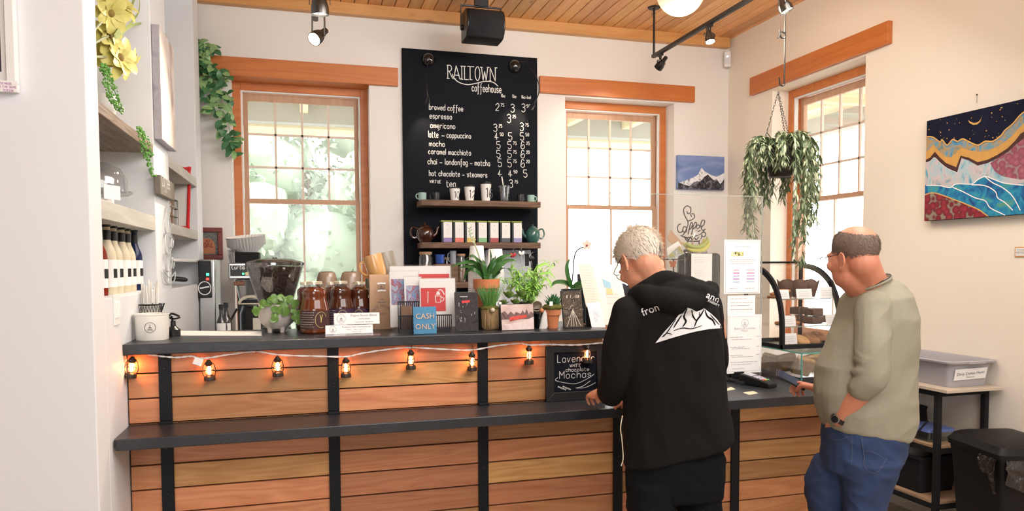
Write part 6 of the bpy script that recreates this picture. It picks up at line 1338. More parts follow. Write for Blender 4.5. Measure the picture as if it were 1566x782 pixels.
m = MB(); m.box(o+V(0, -Rm*.7, z_n*.35), (.06, .07, .05)); m.build('grinder_spout', M['chrome'], t, bevel=.008)
# espresso machine, cups on its top
yq = 3.97; xa_ = at(478, 440, y=yq).x; xb_ = at(612, 440, y=yq).x; zt_ = at(540, 443, y=yq).z; o = V((xa_+xb_)/2, yq, .9); t = thing('espresso_machine', 'stainless espresso machine mostly hidden behind the chai jars', 'espresso machine', o)
m = MB(); m.bb((xa_, yq-.2, .98), (xb_, yq+.22, zt_-.02)); m.build('machine_body', M['stainless'], t, bevel=.02)
m = MB(); m.bb((xa_+.02, yq-.19, zt_-.02), (xb_-.02, yq+.21, zt_)); m.build('cup_tray', M['chrome'], t, bevel=.004)
for s in (.12, .88):
    for yy in (-.15, .17): m = MB(); m.cyl((xa_+(xb_-xa_)*s, yq+yy, .9), (xa_+(xb_-xa_)*s, yq+yy, .98), .02, .018, 14); m.build('machine_foot', M['black'], t)
for s in (.3, .7): m = MB(); x = xa_+(xb_-xa_)*s; m.cyl((x, yq+.24, 1.2), (x, yq+.24, 1.28), .035, .035, 20); m.tube([(x, yq+.26, 1.2), (x, yq+.4, 1.17)], .014, 10); m.build('group_head', M['chrome'], t)
M['mug_brown'] = mat('mug_brown', (.30, .20, .14), .25, coat=.4, noise_amt=.2, nscale=10)
for u, lab in ((500, 'upturned brown cup on the espresso machine nearest the grinder'), (536, 'upturned brown cup on the espresso machine nearer the kraft bag')):
    c = at(u, 440, y=yq-.02); k = ppm(c); t = thing('upturned_cup', lab, 'cup', (c.x, c.y, zt_), 'upturned brown cups'); R = 16.5*k; H = zt_; h = at(u, 416.5, y=yq-.02).z-zt_
    m = MB(); m.lathe([(R, 0), (R*.99, h*.2), (R*.9, h*.65), (R*.76, h*.95), (R*.7, h), (0, h), (0, h*.9), (R*.7, h*.85), (R*.95, 0)], t.location, 32); m.build('cup_body', M['mug_brown'], t)
    m = MB(); m.lathe([(R*.55, h), (R*.58, h+.004), (R*.52, h+.004), (R*.5, h)], t.location, 28); m.build('foot_ring', M['mug_brown'], t)
# tipped mugs on top
M['mug_yellow'] = mat('mug_yellow', (.66, .36, .13), .2, coat=.5, noise_amt=.12, nscale=14); M['mug_grey'] = mat('mug_grey', (.27, .23, .18), .3, coat=.3, noise_amt=.15, nscale=10); M['mug_green'] = mat('mug_green', (.20, .21, .16), .35)
kq = ppm(at(575, 410, y=yq))
mg = mug('mug', 14.5*kq, 33*kq, M['mug_yellow'], 'mustard yellow mug leaning tipped above the kraft bag', 'mug', 'mugs piled on the espresso machine', .82); q = at(579, 423, y=yq-.03); mg.location = q; mg.rotation_euler = (.1, .28, PI*.98)
mg = mug('mug', 15.5*kq, 35*kq, M['mug_grey'], 'grey brown mug leaning tipped beside the yellow mug', 'mug', 'mugs piled on the espresso machine', .85); q = at(597, 421, y=yq+.02); mg.location = q; mg.rotation_euler = (0, .30, 2.6)
q = at(573, 443, y=yq); mg = mug('mug', 14*kq, at(573, 426, y=yq).z-zt_, M['mug_green'], 'grey green mug standing under the yellow mug', 'mug', 'mugs piled on the espresso machine', .9); mg.location = V(q.x, yq, zt_)
q = at(598, 443, y=yq); mg = mug('mug', 14*kq, at(600, 424, y=yq).z-zt_, M['mug_grey'], 'grey brown mug standing under the tipped grey one, behind the cards', 'mug', 'mugs piled on the espresso machine', .9); mg.location = V(q.x+.02, yq+.03, zt_)
# batch brewer with paper filters
yq = 5.42; xa_ = at(351, 400, y=yq).x; xb_ = at(412, 400, y=yq).x; o = V((xa_+xb_)/2, yq, .9); t = thing('batch_brewer', 'black and steel batch coffee brewer left of the grinder', 'coffee machine', o)
zt_ = at(380, 402, y=yq-.1).z; zh = at(380, 427, y=yq-.1).z
m = MB(); m.bb((xa_, yq-.1, zh), (xb_, yq+.25, zt_)); hd = m.build('brewer_head', M['stainless'], t, bevel=.008)
m = MB(); m.bb((xa_+.012, yq-.104, zh+.02), (xb_-.01, yq-.1, zt_-.018)); m.build('control_panel', M['black'], hd, smooth=False)
m = MB(); p = at(372, 419, y=yq-.105); m.box(p, (.012, .004, .010)); m.build('green_light', mat('green_led', (.05, .9, .3), .3, emit=(.05, 1, .3), estr=3), hd, smooth=False)
m = MB(); p = at(378, 419, y=yq-.105); m.box(p, (.022, .004, .024)); m.build('yellow_button', mat('cream_button', (.75, .66, .35), .4), hd, smooth=False)
m = MB(); write(m, 'Curtis', at(354.5, 412, y=yq-.105), BX, BZ, .03, .004, BN, adv=.8); m.build('script', M['chalk'], hd, smooth=False)
m = MB(); m.bb((xa_+.04, yq+.08, .93), (xb_-.005, yq+.24, zh)); m.build('back_column', M['black'], t, smooth=False, bevel=.004)
m = MB(); c = at(384, 440, y=yq); m.lathe([(.06, -.07), (.09, .07), (.085, .07), (.05, -.07)], V(c.x-.02, yq, zh-.075), 28); m.build('brew_basket', M['stainless'], t)
m = MB(); m.box(V(c.x-.07, yq-.085, zh-.03), (.07, .02, .03)); m.build('basket_handle', mat('handle_brown', (.20, .07, .035), .4), t, smooth=False, bevel=.006)
m = MB(); c = V(xa_+.20, yq-.02, .9); m.lathe([(0, .0), (.135, .0), (.14, .02), (.14, .36), (.12, .42), (.05, .44), (0, .44)], c, 32); sv = m.build('thermal_server', M['black'], t)
m = MB(); m.bb((c.x-.045, c.y-.143, 1.1), (c.x+.005, c.y-.135, at(376, 487, y=yq-.15).z)); m.build('sight_gauge', mat('gauge_cream', (.70, .66, .56), .4), sv, smooth=False)
m = MB(); q = at(384, 462, y=yq-.16); m.strip([V(q.x+.075*math.cos(a), yq-.168, q.z-.012+.05*math.sin(a)) for a in [PI*i/14 for i in range(15)]], .018, BN); m.strip([V(q.x-.08, yq-.168, q.z-.012), V(q.x+.08, yq-.168, q.z-.012)], .008, BN)
m.build('server_badge', mat('badge_cream', (.55, .49, .38), .5), sv, smooth=False)
m = MB(); m.tube(cr([(xa_+.05, yq-.1, 1.3), (xa_-.0, yq-.12, 1.2), (xa_-.02, yq-.12, 1.1), (xa_+.03, yq-.1, 1.02)], 5), .008, 7); m.build('server_handle', M['black'], sv)
m = MB(); m.bb((xa_-.01, yq-.12, .9), (xb_, yq+.25, .93)); m.build('brewer_base', M['stainless'], t, smooth=False, bevel=.005)
# filter tray and two stacks of paper filters
fz0 = zt_; ta = at(360, 385, y=yq); tb = at(397, 385, y=yq); fz1 = at(380, 386, y=yq-.05).z
m = MB(); m.bb((ta.x, yq-.07, fz0), (tb.x, yq+.13, fz1)); tag(m.build('filter_box', M['black_matte'], smooth=False, bevel=.004, loc=(ta.x, yq, fz0)), 'black box under the paper filters on the batch brewer', 'box')
def filters(c, R, n_, tilt, label):
    t = thing('paper_filters', label, 'coffee filters', c, 'paper coffee filters on the brewer'); q = eul(*tilt)
    for kx in range(n_):
        m = MB(); rings = []; N_ = 72
        for r, z in ((R*.42, 0), (R*.62, .020), (R*.87, .052), (R*1.02, .066)):
            rings.append([Vector(c)+q @ V(r*(1+(.085 if i % 2 else 0)*(r/R)**2)*math.cos(2*PI*i/N_), r*(1+(.085 if i % 2 else 0)*(r/R)**2)*math.sin(2*PI*i/N_), z+kx*.010) for i in range(N_)])
        vs_ = [p for r_ in rings for p in r_]; fs_ = []
        for i in range(3):
            for j in range(N_): fs_.append((i*N_+j, i*N_+(j+1) % N_, (i+1)*N_+(j+1) % N_, (i+1)*N_+j))
        m.add(vs_, fs_); m.build('filter', M['paper'], t, ang=20)
q = at(379, 383, y=yq+.02); filters(V(q.x, yq+.02, fz1-.012), .122, 7, (.12, -.10, 0), 'fan of white paper coffee filters on the black box of the brewer')
q = at(353, 397, y=yq); m = MB(); m.lathe([(0, 0), (.045, 0), (.06, .09), (.055, .09), (0, .06)], V(xa_+.045, yq+.0, zt_), 24); tag(m.build('plastic_tub', M['plastic_cup'], loc=(xa_+.045, yq, zt_)), 'small clear tub beside the black filter box', 'tub')
# dark coffee dispenser at the far left
yq = 5.5; xa_ = at(306, 400, y=yq).x; xb_ = at(330, 400, y=yq).x; o = V((xa_+xb_)/2, yq, .9); zt_ = at(320, 397, y=yq-.1).z; t = thing('coffee_dispenser', 'tall dark coffee dispenser below the red-brown framed picture', 'coffee machine', o)
m = MB(); m.bb((XL+.006, yq-.08, .93), (xb_, yq+.3, zt_)); m.build('dispenser_side', M['stainless'], t, bevel=.008)
m = MB(); zc_ = at(310, 456, y=yq-.1).z; xf_ = at(327.5, 400, y=yq-.1).x-.02; m.bb((XL+.006, yq-.11, zc_), (xf_, yq-.08, zt_-.01)); fr_ = m.build('front_panel', M['black'], t, smooth=False, bevel=.006)
for (u, v), c_ in (((317.5, 420), (.05, 1, .3)), ((317.5, 427), (1, .04, .03))): m = MB(); m.box(at(u, v, y=yq-.112), (.018, .004, .016)); m.build('status_light', mat('led_%d' % int(c_[0]*10), c_, .3, emit=c_, estr=2.5), fr_, smooth=False)
m = MB(); q = at(313, 441, y=yq-.112); m.strip([q+V(.04*math.cos(2*PI*i/20), 0, .045*math.sin(2*PI*i/20)) for i in range(21)], .006, BN); m.strip([q+V(-.03, 0, 0), q+V(.03, 0, .01)], .010, BN); m.build('round_emblem', M['chalk'], fr_, smooth=False)
m = MB(); m.bb((XL+.006, yq-.12, .9), (xb_, yq+.3, .93)); m.build('drip_tray', M['chrome'], t, smooth=False)
# two dark bottles
for u, vt, y_, lab in ((339, 466, 4.9, 'dark bottle with a white label left of the batch brewer'), (346.5, 463, 5.05, 'dark bottle behind the labelled one')):
    c = at(u, 505, y=y_); ztp = at(u, vt, y=y_).z; o = V(c.x, y_, .0); zb_ = .9; k = ppm(c); R = 8.2*k
    y_b = 5.36 if False else y_
    t = thing('dark_bottle', lab, 'bottle', (c.x, y_, zb_), 'dark bottles beside the brewer'); o = V(c.x, y_, zb_); h = ztp-zb_
    m = MB(); m.lathe([(0, 0), (R, 0), (R, h*.70), (R*.85, h*.76), (R*.38, h*.85), (R*.36, h*.94)], o, 24); m.build('bottle_body', mat('dark_glass', (.012, .008, .008), .06, coat=.5), t)
    m = MB(); m.lathe([(0, h*.93), (R*.44, h*.93), (R*.44, h), (0, h)], o, 16); m.build('cap', M['black'], t)
    m = MB(); n_ = 8; zl0 = at(u, 506, y=y_).z-zb_; zl1 = at(u, 494, y=y_).z-zb_; Q = [[o+V((R+.001)*math.cos(a), (R+.001)*math.sin(a), z) for a in [-2.4+1.7*i/n_ for i in range(n_+1)]] for z in (zl0, zl1)]; m.add(Q[0]+Q[1], [(i, i+1, n_+2+i, n_+1+i) for i in range(n_)]); m.build('label', M['paper'], t)
m = MB(); q0, q1 = at(318, 510, y=4.75), at(362, 510, y=5.15); m.bb((q0.x, 4.70, 0), (q1.x, 5.25, .899)); t_ = tag(m.build('side_cart', M['stainless'], smooth=False, bevel=.005, loc=(q0.x, 4.9, 0)), 'steel trolley behind the bar under the two dark bottles', 'trolley')
# ================================================================== STRING OF LANTERN LIGHTS
yl = YP-.03
P = [(207.7, 536), (200, 537.5), (215, 540), (245.6, 545), (271, 547), (292, 545), (303, 548), (319.5, 547.6), (350, 542.5), (391.7, 537.9), (426, 543), (480, 545), (528.7, 545.8), (550, 541.5), (590, 535), (628.4, 531.8), (680, 534.5), (721.8, 535.6), (760, 529), (794.6, 525.5), (809.6, 528), (841, 527), (870, 528), (897, 527), (923.5, 524.4), (940, 525)]
t = thing('light_string', 'white electric cord of the lantern lights looped along the bar front', 'light string', at(500, 545, y=yl))
m = MB(); C = cr([at(u, v, y=yl) for u, v in P], 6); ph = [V(0, .0022*math.cos(i*1.1), .0022*math.sin(i*1.1)) for i in range(len(C))]; m.tube([c+p for c, p in zip(C, ph)], .0022, 5); m.tube([c-p for c, p in zip(C, ph)], .0022, 5); m.build('cord', M['white'], t)
m = MB(); c = at(303, 553, y=yl-.008); m.box(c, (.034, .02, .03), eul(0, .4, 0)); m.tube([at(297, 546, y=yl), c], .003, 6); m.build('plug', M['white'], t, bevel=.005)
for u, v in ((391.7, 533), (628.4, 527), (721.8, 531.5), (794.6, 521), (841, 523)):
    m = MB(); a = at(u, v, y=YP-.004); m.tube(cr([a+V(0, .004, .004), a+V(0, -.012, .004), a+V(0, -.028, -.006), a+V(0, -.03, -.016), a+V(0, -.022, -.020)], 3), .0014, 5); m.build('cup_hook', mat('brass', (.6, .42, .15), .3, 1), t)
M['bronze'] = mat('lantern_bronze', (.06, .045, .035), .4, .6); M['flame'] = mat('lantern_bulb', (1, .75, .5), .4, emit=(1, .56, .30), estr=9)
M['chimney'] = glass('lantern_glass', (1, .95, .9), .15, .10)
L0 = thing('lantern_light', 'bronze mini lantern at the left end of the bar, hanging over the first short plank', 'lantern', (0, 0, 0), 'mini lanterns on the light string')
H = .088
m = MB(); m.lathe([(0, -H), (.0225, -H), (.023, -H*.9), (.021, -H*.80), (.014, -H*.76), (.012, -H*.72)], (0, 0, 0), 24); m.build('fuel_base', M['bronze'], L0)
m = MB(); m.lathe([(.012, -H*.30), (.015, -H*.24), (.016, -H*.17), (.010, -H*.10), (.006, -H*.02), (0, 0)], (0, 0, 0), 24); m.build('cap', M['bronze'], L0)
m = MB()
for s in (-1, 1): m.tube(cr([(s*.018, 0, -H*.84), (s*.025, 0, -H*.6), (s*.020, 0, -H*.28), (s*.012, 0, -H*.18)], 4), .0022, 6)
m.tube([(.014*math.cos(a), .014*math.sin(a), -H*.5) for a in [2*PI*i/16 for i in range(16)]], .0012, 5, closed=True); m.tube([(-.022, 0, -H*.55), (-.014, 0, -H*.5)], .0012, 4); m.tube([(.022, 0, -H*.55), (.014, 0, -H*.5)], .0012, 4); m.build('frame_wires', M['bronze'], L0)
m = MB(); m.lathe([(.010, -H*.74), (.0145, -H*.58), (.013, -H*.42), (.010, -H*.28)], (0, 0, 0), 24); m.build('glass_chimney', M['chimney'], L0)
m = MB(); m.lathe([(0, -H*.72), (.004, -H*.70), (.0065, -H*.55), (.004, -H*.36), (0, -H*.32)], (0, 0, 0), 12); m.build('bulb', M['flame'], L0)
lant = [((203, 545), .12, None), ((318.5, 550), -.05, 'bronze mini lantern hanging just right of the first steel post and the white plug'), ((424, 544.5), -.02, 'bronze mini lantern hanging under the footed planter'), ((528.7, 546.5), 0, 'bronze mini lantern hanging just right of the second steel post'), ((628, 535), 0, 'bronze mini lantern hanging below the cards and the letter rack'), ((721.5, 538), -.02, 'bronze mini lantern hanging just left of the third steel post'), ((809, 528.5), 0, 'bronze mini lantern hanging left of the small chalkboard'), ((898.5, 527), 0, 'bronze mini lantern hanging in front of the small chalkboard')]
for i, ((u, v), tilt, lab) in enumerate(lant):
    o = L0 if i == 0 else dup(L0, label=lab); p = at(u, v, y=yl); o.location = p; o.rotation_euler = (0, tilt, .2*i)
    l = bpy.data.lights.new('bulb_light', 'POINT'); l.energy = 1.25; l.color = (1, .28, .07); l.shadow_soft_size = .008
    lo = bpy.data.objects.new('bulb_light', l); COL.objects.link(lo); lo.location = p+V(0, 0, -H*.5)
# small chalkboard on the ledge
A, B, C_, D = at(835, 606, y=3.225), at(924, 601, y=3.225), at(921, 527, y=3.245), at(834.5, 530, y=3.245); A.z = B.z = ZL+.001; C_.z = D.z = (C_.z+D.z)/2; B.x = C_.x = A.x+.30
t = thing('chalk_sign', 'small black framed chalkboard about lavender mochas leaning on the bar front', 'sign', (A+B)/2)
f = lambda a, b, e=0: A*(1-a)*(1-b)+B*a*(1-b)+C_*a*b+D*(1-a)*b+V(0, -e, 0)
m = MB(); m.prism([f(.0, .0), f(1, 0), f(1, 1), f(0, 1)], (0, .007, 0)); m.build('slate_panel', M['chalk_board'], t, smooth=False)
m = MB()
for P in (((0, 0), (1, 0), (.87, .16), (.13, .16)), ((1, 0), (1, 1), (.87, .88), (.87, .16)), ((1, 1), (0, 1), (.13, .88), (.87, .88)), ((0, 1), (0, 0), (.13, .16), (.13, .88))): m.prism([f(a, b, .001) for a, b in P], (0, -.007, 0))
m.build('black_frame', mat('frame_black', (.014, .014, .015), .4), t, smooth=False, bevel=.0015)
m = MB(); e = .0015
for tx, a, b, h, wd, ad in (('Lavender', .19, .70, .036, .0018, 1.0), ('WHITE', .40, .605, .014, .0013, 1.3), ('chocolate', .33, .525, .018, .0014, 1.2), ('Mochas', .22, .405, .035, .0019, 1.15)): write(m, tx, f(a, b), BX, BZ, h, wd, BN, adv=ad, off=e)
m.strip(cr([f(.2, .43, e), f(.16, .38, e), f(.3, .33, e), f(.5, .30, e), f(.7, .38, e), f(.82, .46, e)], 5), .0016, BN)
for a in (.2, .28): 
    for i in range(7): m.strip([f(a+.02*i, .25-.01*i, e), f(a+.02*i+.012, .27-.01*i, e)], .003, BN)
m.strip(cr([f(.5, .22, e), f(.62, .25, e), f(.75, .34, e)], 4), .0018, BN); m.strip(cr([f(.5, .22, e), f(.66, .22, e), f(.84, .30, e)], 4), .0018, BN)
m.build('chalk_writing', M['chalk'], t, smooth=False)
# ================================================================== PAY COUNTER, RIGHT
def lt(u, v): return at(u, v, z=ZL+.0005)
yg = 3.45; gx1 = at(1165, 400, y=yg).x; gx0 = 1.43; gz1 = at(1100, 299, y=yg).z
t = thing('sneeze_guard', 'tall clear acrylic sneeze guard standing on the pay counter', 'screen', ((gx0+gx1)/2, yg, ZL))
m = MB(); m.bb((gx0, yg-.003, ZL+.02), (gx1, yg+.003, gz1)); m.build('acrylic_panel', M['acrylic'], t, smooth=False)
m = MB(); m.bb((gx1-.003, yg-.0035, ZL+.02), (gx1+.001, yg+.0035, gz1)); m.bb((gx0, yg-.0035, gz1-.002), (gx1, yg+.0035, gz1+.001)); m.build('panel_edge', glass('acrylic_edge', (.80, .90, .88), .6, .35), t, smooth=False)
for x in (gx0+.12, gx1-.14): m = MB(); m.bb((x-.03, yg-.09, ZL), (x+.03, yg+.09, ZL+.02)); m.bb((x-.03, yg-.015, ZL+.02), (x+.03, yg-.004, ZL+.06)); m.bb((x-.03, yg+.004, ZL+.02), (x+.03, yg+.015, ZL+.06)); m.build('panel_foot', M['black'], t, smooth=False, bevel=.003)
def gsheet(u0, v0, u1, v1, lines, label, off=.006, head=None):
    a = at(u0, v1, y=yg-off); b = at(u1, v0, y=yg-off); t = thing('menu_sheet', label, 'menu', ((a.x+b.x)/2, yg-off, a.z), 'menu sheets taped to the sneeze guard'); w_ = b.x-a.x; h_ = b.z-a.z
    m = MB(); m.bb((a.x, yg-off, a.z), (b.x, yg-off+.001, b.z)); m.build('sheet_paper', M['paper'], t, smooth=False)
    m = MB(); f = lambda x, z: V(a.x+w_*x, yg-off, a.z+h_*z)
    for (x0, x1, z, s) in lines: scribble(m, f(x0, z), BX, BZ, w_*(x1-x0), s, BN, s*1.6, .001)
    if head: head(m, f, w_, h_, t)
    m.build('menu_print', mat('menu_grey', (.42, .41, .43), .8), t, smooth=False)
def head1(m, f, w_, h_, t):
    q = MB(); write(q, 'LEMONADE', f(.2, .70), BX, BZ, h_*.075, .005, BN, adv=.62, off=.001); q.build('yellow_title', mat('pale_yellow', (.70, .68, .28), .8), t, smooth=False)
    for i, c in enumerate(((.62, .45, .55), (.60, .25, .45), (.45, .40, .68), (.50, .28, .55), (.40, .50, .66))):
        q = MB(); q.strip([f(.25, .44-.055*i)+V(0, -.001, 0), f(.42, .44-.055*i)+V(0, -.001, 0)], .007, BN); q.strip([f(.62, .44-.055*i)+V(0, -.001, 0), f(.84, .44-.055*i)+V(0, -.001, 0)], .006, BN); q.build('coloured_line', mat('tint_%d' % i, c, .8), t, smooth=False)
    e = .035
    for A, B in (((e, e*.7), (1-e, e*.7)), ((1-e, e*.7), (1-e, 1-e*.7)), ((1-e, 1-e*.7), (e, 1-e*.7)), ((e, 1-e*.7), (e, e*.7))): m.strip([f(*A)+V(0, -.001, 0), f(*B)+V(0, -.001, 0)], .0025, BN)
gsheet(1107, 367, 1163, 450, [(.3, .7, .87, .003), (.12, .88, .63, .003), (.14, .86, .60, .003), (.2, .8, .56, .003), (.15, .35, .1, .003), (.6, .85, .1, .003)], 'upper laminated menu sheet with a pale yellow heading on the sneeze guard', head=head1)
gsheet(1112.5, 452, 1155, 483, [(.1, .7, .85, .003), (.1, .9, .65, .003), (.1, .8, .5, .003), (.1, .9, .3, .003)], 'small middle paper strip between the two large menu sheets', .005)
def head2(m, f, w_, h_, t):
    emblem(m, f(.5, .86)+V(0, -.001, 0), w_*.10, .002); text_mesh(m, 'Bakery & Lunches', f(.5, .75), BX, BZ, w_*.085, BN, .001); text_mesh(m, 'Menu', f(.5, .71), BX, BZ, w_*.08, BN, .001)
    e = .03
    for A, B in (((e, e), (1-e, e)), ((1-e, e), (1-e, 1-e)), ((1-e, 1-e), (e, 1-e)), ((e, 1-e), (e, e))): m.strip([f(*A)+V(0, -.001, 0), f(*B)+V(0, -.001, 0)], .0012, BN)
gsheet(1112, 481, 1165, 572, [(.08, .45, .62, .003), (.12, .7, .58, .0025), (.08, .5, .45, .003), (.12, .65, .42, .0025), (.08, .45, .31, .003), (.12, .75, .28, .0025), (.08, .9, .19, .003), (.12, .7, .15, .0025), (.15, .5, .08, .0025), (.85, .95, .62, .003), (.85, .95, .45, .003), (.85, .95, .31, .003)], 'lower white bakery menu sheet with a round emblem on the sneeze guard', .0065, head2)
# card terminal, printer box, notes
o = lt(1158, 590); t = thing('card_terminal', 'black card payment terminal with pale keys on the pay counter', 'payment terminal', o); q = rotz(.35)
m = MB(); pr = [(-.095, 0), (.095, 0), (.095, .025), (.075, .032), (-.04, .052), (-.085, .056), (-.095, .04)]
m.prism([o+q @ V(-.037, a, b) for a, b in [(-x, z) for x, z in pr]], q @ V(.074, 0, 0)); m.build('terminal_body', M['black'], t, smooth=False, bevel=.006)
def tf(x, y): z = .056-(.056-.032)*(0-y+.085)/.16 if False else None; return None
tilt = math.atan2(.02, .115)
m = MB(); Mx = q @ Matrix.Rotation(math.atan2(.020, .115), 3, 'X')
m.box(o+q @ V(0, .045, .0545), (.055, .05, .003), Mx); m.build('terminal_screen', mat('screen_grey', (.45, .46, .50), .2), t, smooth=False)
for r in range(4):
    for c in range(3):
        m = MB(); yy = .008-.018*r; zz = .0475-.0034*r; m.box(o+q @ V(-.018+.018*c, yy-.005, zz), (.014, .012, .004), Mx); m.build('key', mat('key_%d_%d' % (r, c), (.62, .58, .68) if r < 3 else ((.65, .12, .10), (.70, .55, .12), (.15, .5, .2))[c], .4), t, smooth=False, bevel=.001)
m = MB(); m.tube(cr([o+q @ V(0, .095, .015), o+q @ V(-.03, .16, .006), at(1110, 574, z=ZL+.01), at(1102, 560, z=ZL+.06)], 5), .003, 6); m.build('cable', M['black'], t)
a = lt(1117, 582); b = lt(1153, 582); m = MB(); t = thing('receipt_printer', 'low black glossy box behind the card terminal', 'printer', ((a.x+b.x)/2, 3.6, ZL))
x0, x1 = at(1113, 575, y=3.50).x, at(1150, 575, y=3.50).x; m.bb((x0, 3.50, ZL), (x1, 3.64, ZL+.045)); m.build('printer_body', M['black_gloss'], t, smooth=False, bevel=.008)
m = MB(); m.bb((x1-.07, 3.497, ZL+.015), (x1-.01, 3.5, ZL+.042)); m.build('front_plate', M['stainless'], t, smooth=False)
M['note'] = mat('sticky_note', (.72, .68, .48), .8)
for P, lab in (([(1136, 601), (1152, 598.5), (1160, 602), (1146, 604.5)], 'pale yellow paper note on the pay counter before the card terminal'), ([(1110, 596), (1118, 592), (1125, 596), (1112, 598)], 'pale paper note half hidden by the customer in black')):
    m = MB(); m.prism([lt(u, v) for u, v in P], (0, 0, .0008)); tag(m.build('paper_note', M['note'], smooth=False, loc=lt(*P[0])), lab, 'note')

# ------------------------------------------------------------------ pastry cases
cx0, cx1 = 2.52, 2.915; ly0 = 3.26; lz1 = at(1224, 542, y=ly0).z
t = thing('glass_display_box', 'low clear glass display box holding wrapped slices under the curved pastry case', 'display case', ((cx0+cx1)/2, 3.5, ZL))
gl = M['glass']; ly1 = 3.80
def pane(name, a, b, mt=gl): m = MB(); m.bb(a, b); return m.build(name, mt, t, smooth=False)
pane('front_pane', (cx0, ly0, ZL), (cx1, ly0+.004, lz1)); pane('left_pane', (cx0, ly0, ZL), (cx0+.004, ly1, lz1)); pane('right_pane', (cx1-.004, ly0, ZL), (cx1, ly1, lz1)); pane('top_pane', (cx0, ly0, lz1), (cx1, ly1, lz1+.005), glass('shelf_glass', (.90, .97, .96), .25, .06))
m = MB()
for a, b in (((cx0-.001, ly0-.001, ZL), (cx0+.005, ly0+.005, lz1)), ((cx0-.001, ly0-.001, lz1-.001), (cx1, ly0+.003, lz1+.006)), ((cx0-.001, ly0, lz1-.001), (cx0+.003, ly1, lz1+.006)), ((cx0-.001, ly1-.005, ZL), (cx0+.005, ly1, lz1)), ((cx1-.004, ly0-.001, ZL), (cx1+.001, ly0+.005, lz1))): m.bb(a, b)
m.build('glass_edges', M['edge_green'], t, smooth=False)
# tray with wrapped slices
t2 = thing('serving_tray', 'steel tray of wrapped slices inside the low glass box', 'tray', (2.70, 3.5, ZL)); m = MB(); m.loft([[V(2.715+sx*w_, 3.50+sy*d_, z) for sx, sy in ((-1, -1), (1, -1), (1, 1), (-1, 1))] for w_, d_, z in ((.155, .17, ZL+.002), (.175, .20, ZL+.035), (.18, .205, ZL+.035), (.16, .175, ZL+.008))]); m.build('tray_body', M['stainless'], t2, smooth=False)
M['loaf'] = mat('loaf', (.66, .36, .15), .8, noise_amt=.4, nscale=45, bump=.5, bscale=90); M['wrapc'] = glass('cling_wrap', (1, 1, 1), .12, .0, True)
rnd = random.Random(3)
M['loaf2'] = mat('pale_loaf', (.66, .46, .27), .8, noise_amt=.4, nscale=45, bump=.5, bscale=90)
spots = [(2.585, 3.62), (2.63, 3.53), (2.66, 3.43), (2.735, 3.46), (2.815, 3.48)]
for i, (sx_, sy_) in enumerate(spots):
    c = V(sx_, sy_, ZL+.074+.012*(i % 2)); s = MB()
    t3 = thing('wrapped_slice', ['wrapped loaf slice nearest the left pane of the low glass box', 'second wrapped loaf slice from the left in the low glass box', 'brown wrapped slice behind the corner edge of the low glass box', 'leaning wrapped slice behind the hand with the phone', 'pale wrapped slice at the right of the low glass box'][i], 'loaf slice', c, 'wrapped slices in the low glass box'); q = eul(.5, .25*(-1)**i, -.5+.1*i)
    s.box(c, (.105, .034, .11), q); s2 = s.build('slice', M['loaf'] if i != 4 else M['loaf2'], t3, bevel=.012)
    w_ = MB(); w_.box(c, (.114, .040, .12), q); w_.build('wrapper', M['wrapc'], t3, bevel=.012)
# curved pastry case
prof = [(3.42, 0), (3.425, .16), (3.45, .27), (3.50, .36), (3.57, .42), (3.65, .455), (3.76, .475)]; uz0 = lz1+.0065
prof = [(y, uz0+z) for y, z in prof]; arc = cr([V(0, y, z) for y, z in prof], 5); yb_ = 3.79; ztop = prof[-1][1]
t = thing('pastry_case', 'curved glass pastry case with black side frames on the pay counter', 'display case', ((cx0+cx1)/2, 3.6, uz0))
for x in (cx0, cx1-.016):
    m = MB(); inner = [V(x, p.y+.028, min(p.z, ztop-.028)) for p in arc]
    n = len(arc); vs = []; fs = []
    for i in range(n):
        tn = (arc[min(i+1, n-1)]-arc[max(i-1, 0)]).normalized(); nr = V(0, tn.z, -tn.y); p = arc[i]
        vs += [V(x, p.y, p.z), V(x+.016, p.y, p.z), V(x+.016, p.y+nr.y*.030, p.z+nr.z*.030), V(x, p.y+nr.y*.030, p.z+nr.z*.030)]
        if i:
            a = 4*i
            for j in range(4): fs.append((a-4+j, a-4+(j+1) % 4, a+(j+1) % 4, a+j))
    m.add(vs, fs+[(0, 1, 2, 3), (4*n-4, 4*n-3, 4*n-2, 4*n-1)])
    m.bb((x, 3.42, uz0), (x+.016, yb_, uz0+.022)); m.bb((x, yb_-.02, uz0), (x+.016, yb_, ztop)); m.build('side_frame', M['black_matte'], t, smooth=False)
    m = MB(); m.add([V(x+.008, p.y+.01, p.z) for p in arc]+[V(x+.008, yb_-.01, ztop), V(x+.008, yb_-.01, uz0+.01)], [tuple(range(n+2))]); m.build('side_pane', gl, t, smooth=False)
m = MB(); n = len(arc); m.add([V(x, p.y+.003, p.z) for p in arc for x in (cx0+.016, cx1-.016)], [(2*i, 2*i+1, 2*i+3, 2*i+2) for i in range(n-1)]); m.build('curved_pane', gl, t)
m = MB(); m.bb((cx0, 3.418, uz0), (cx1, 3.44, uz0+.024)); m.bb((cx0, yb_-.02, uz0), (cx1, yb_, uz0+.024)); m.build('base_frame', M['black_matte'], t, smooth=False); m = MB(); m.bb((cx0+.016, 3.44, uz0+.001), (cx1-.016, yb_-.02, uz0+.007)); m.build('base_glass', M['glass'], t, smooth=False)
m = MB(); m.bb((cx0, 3.745, ztop-.004), (cx1, 3.775, ztop+.008)); m.build('top_rail', M['black_matte'], t, smooth=False)
sz1 = at(1235, 497, y=3.52).z; sz2 = at(1225, 456, y=3.56).z
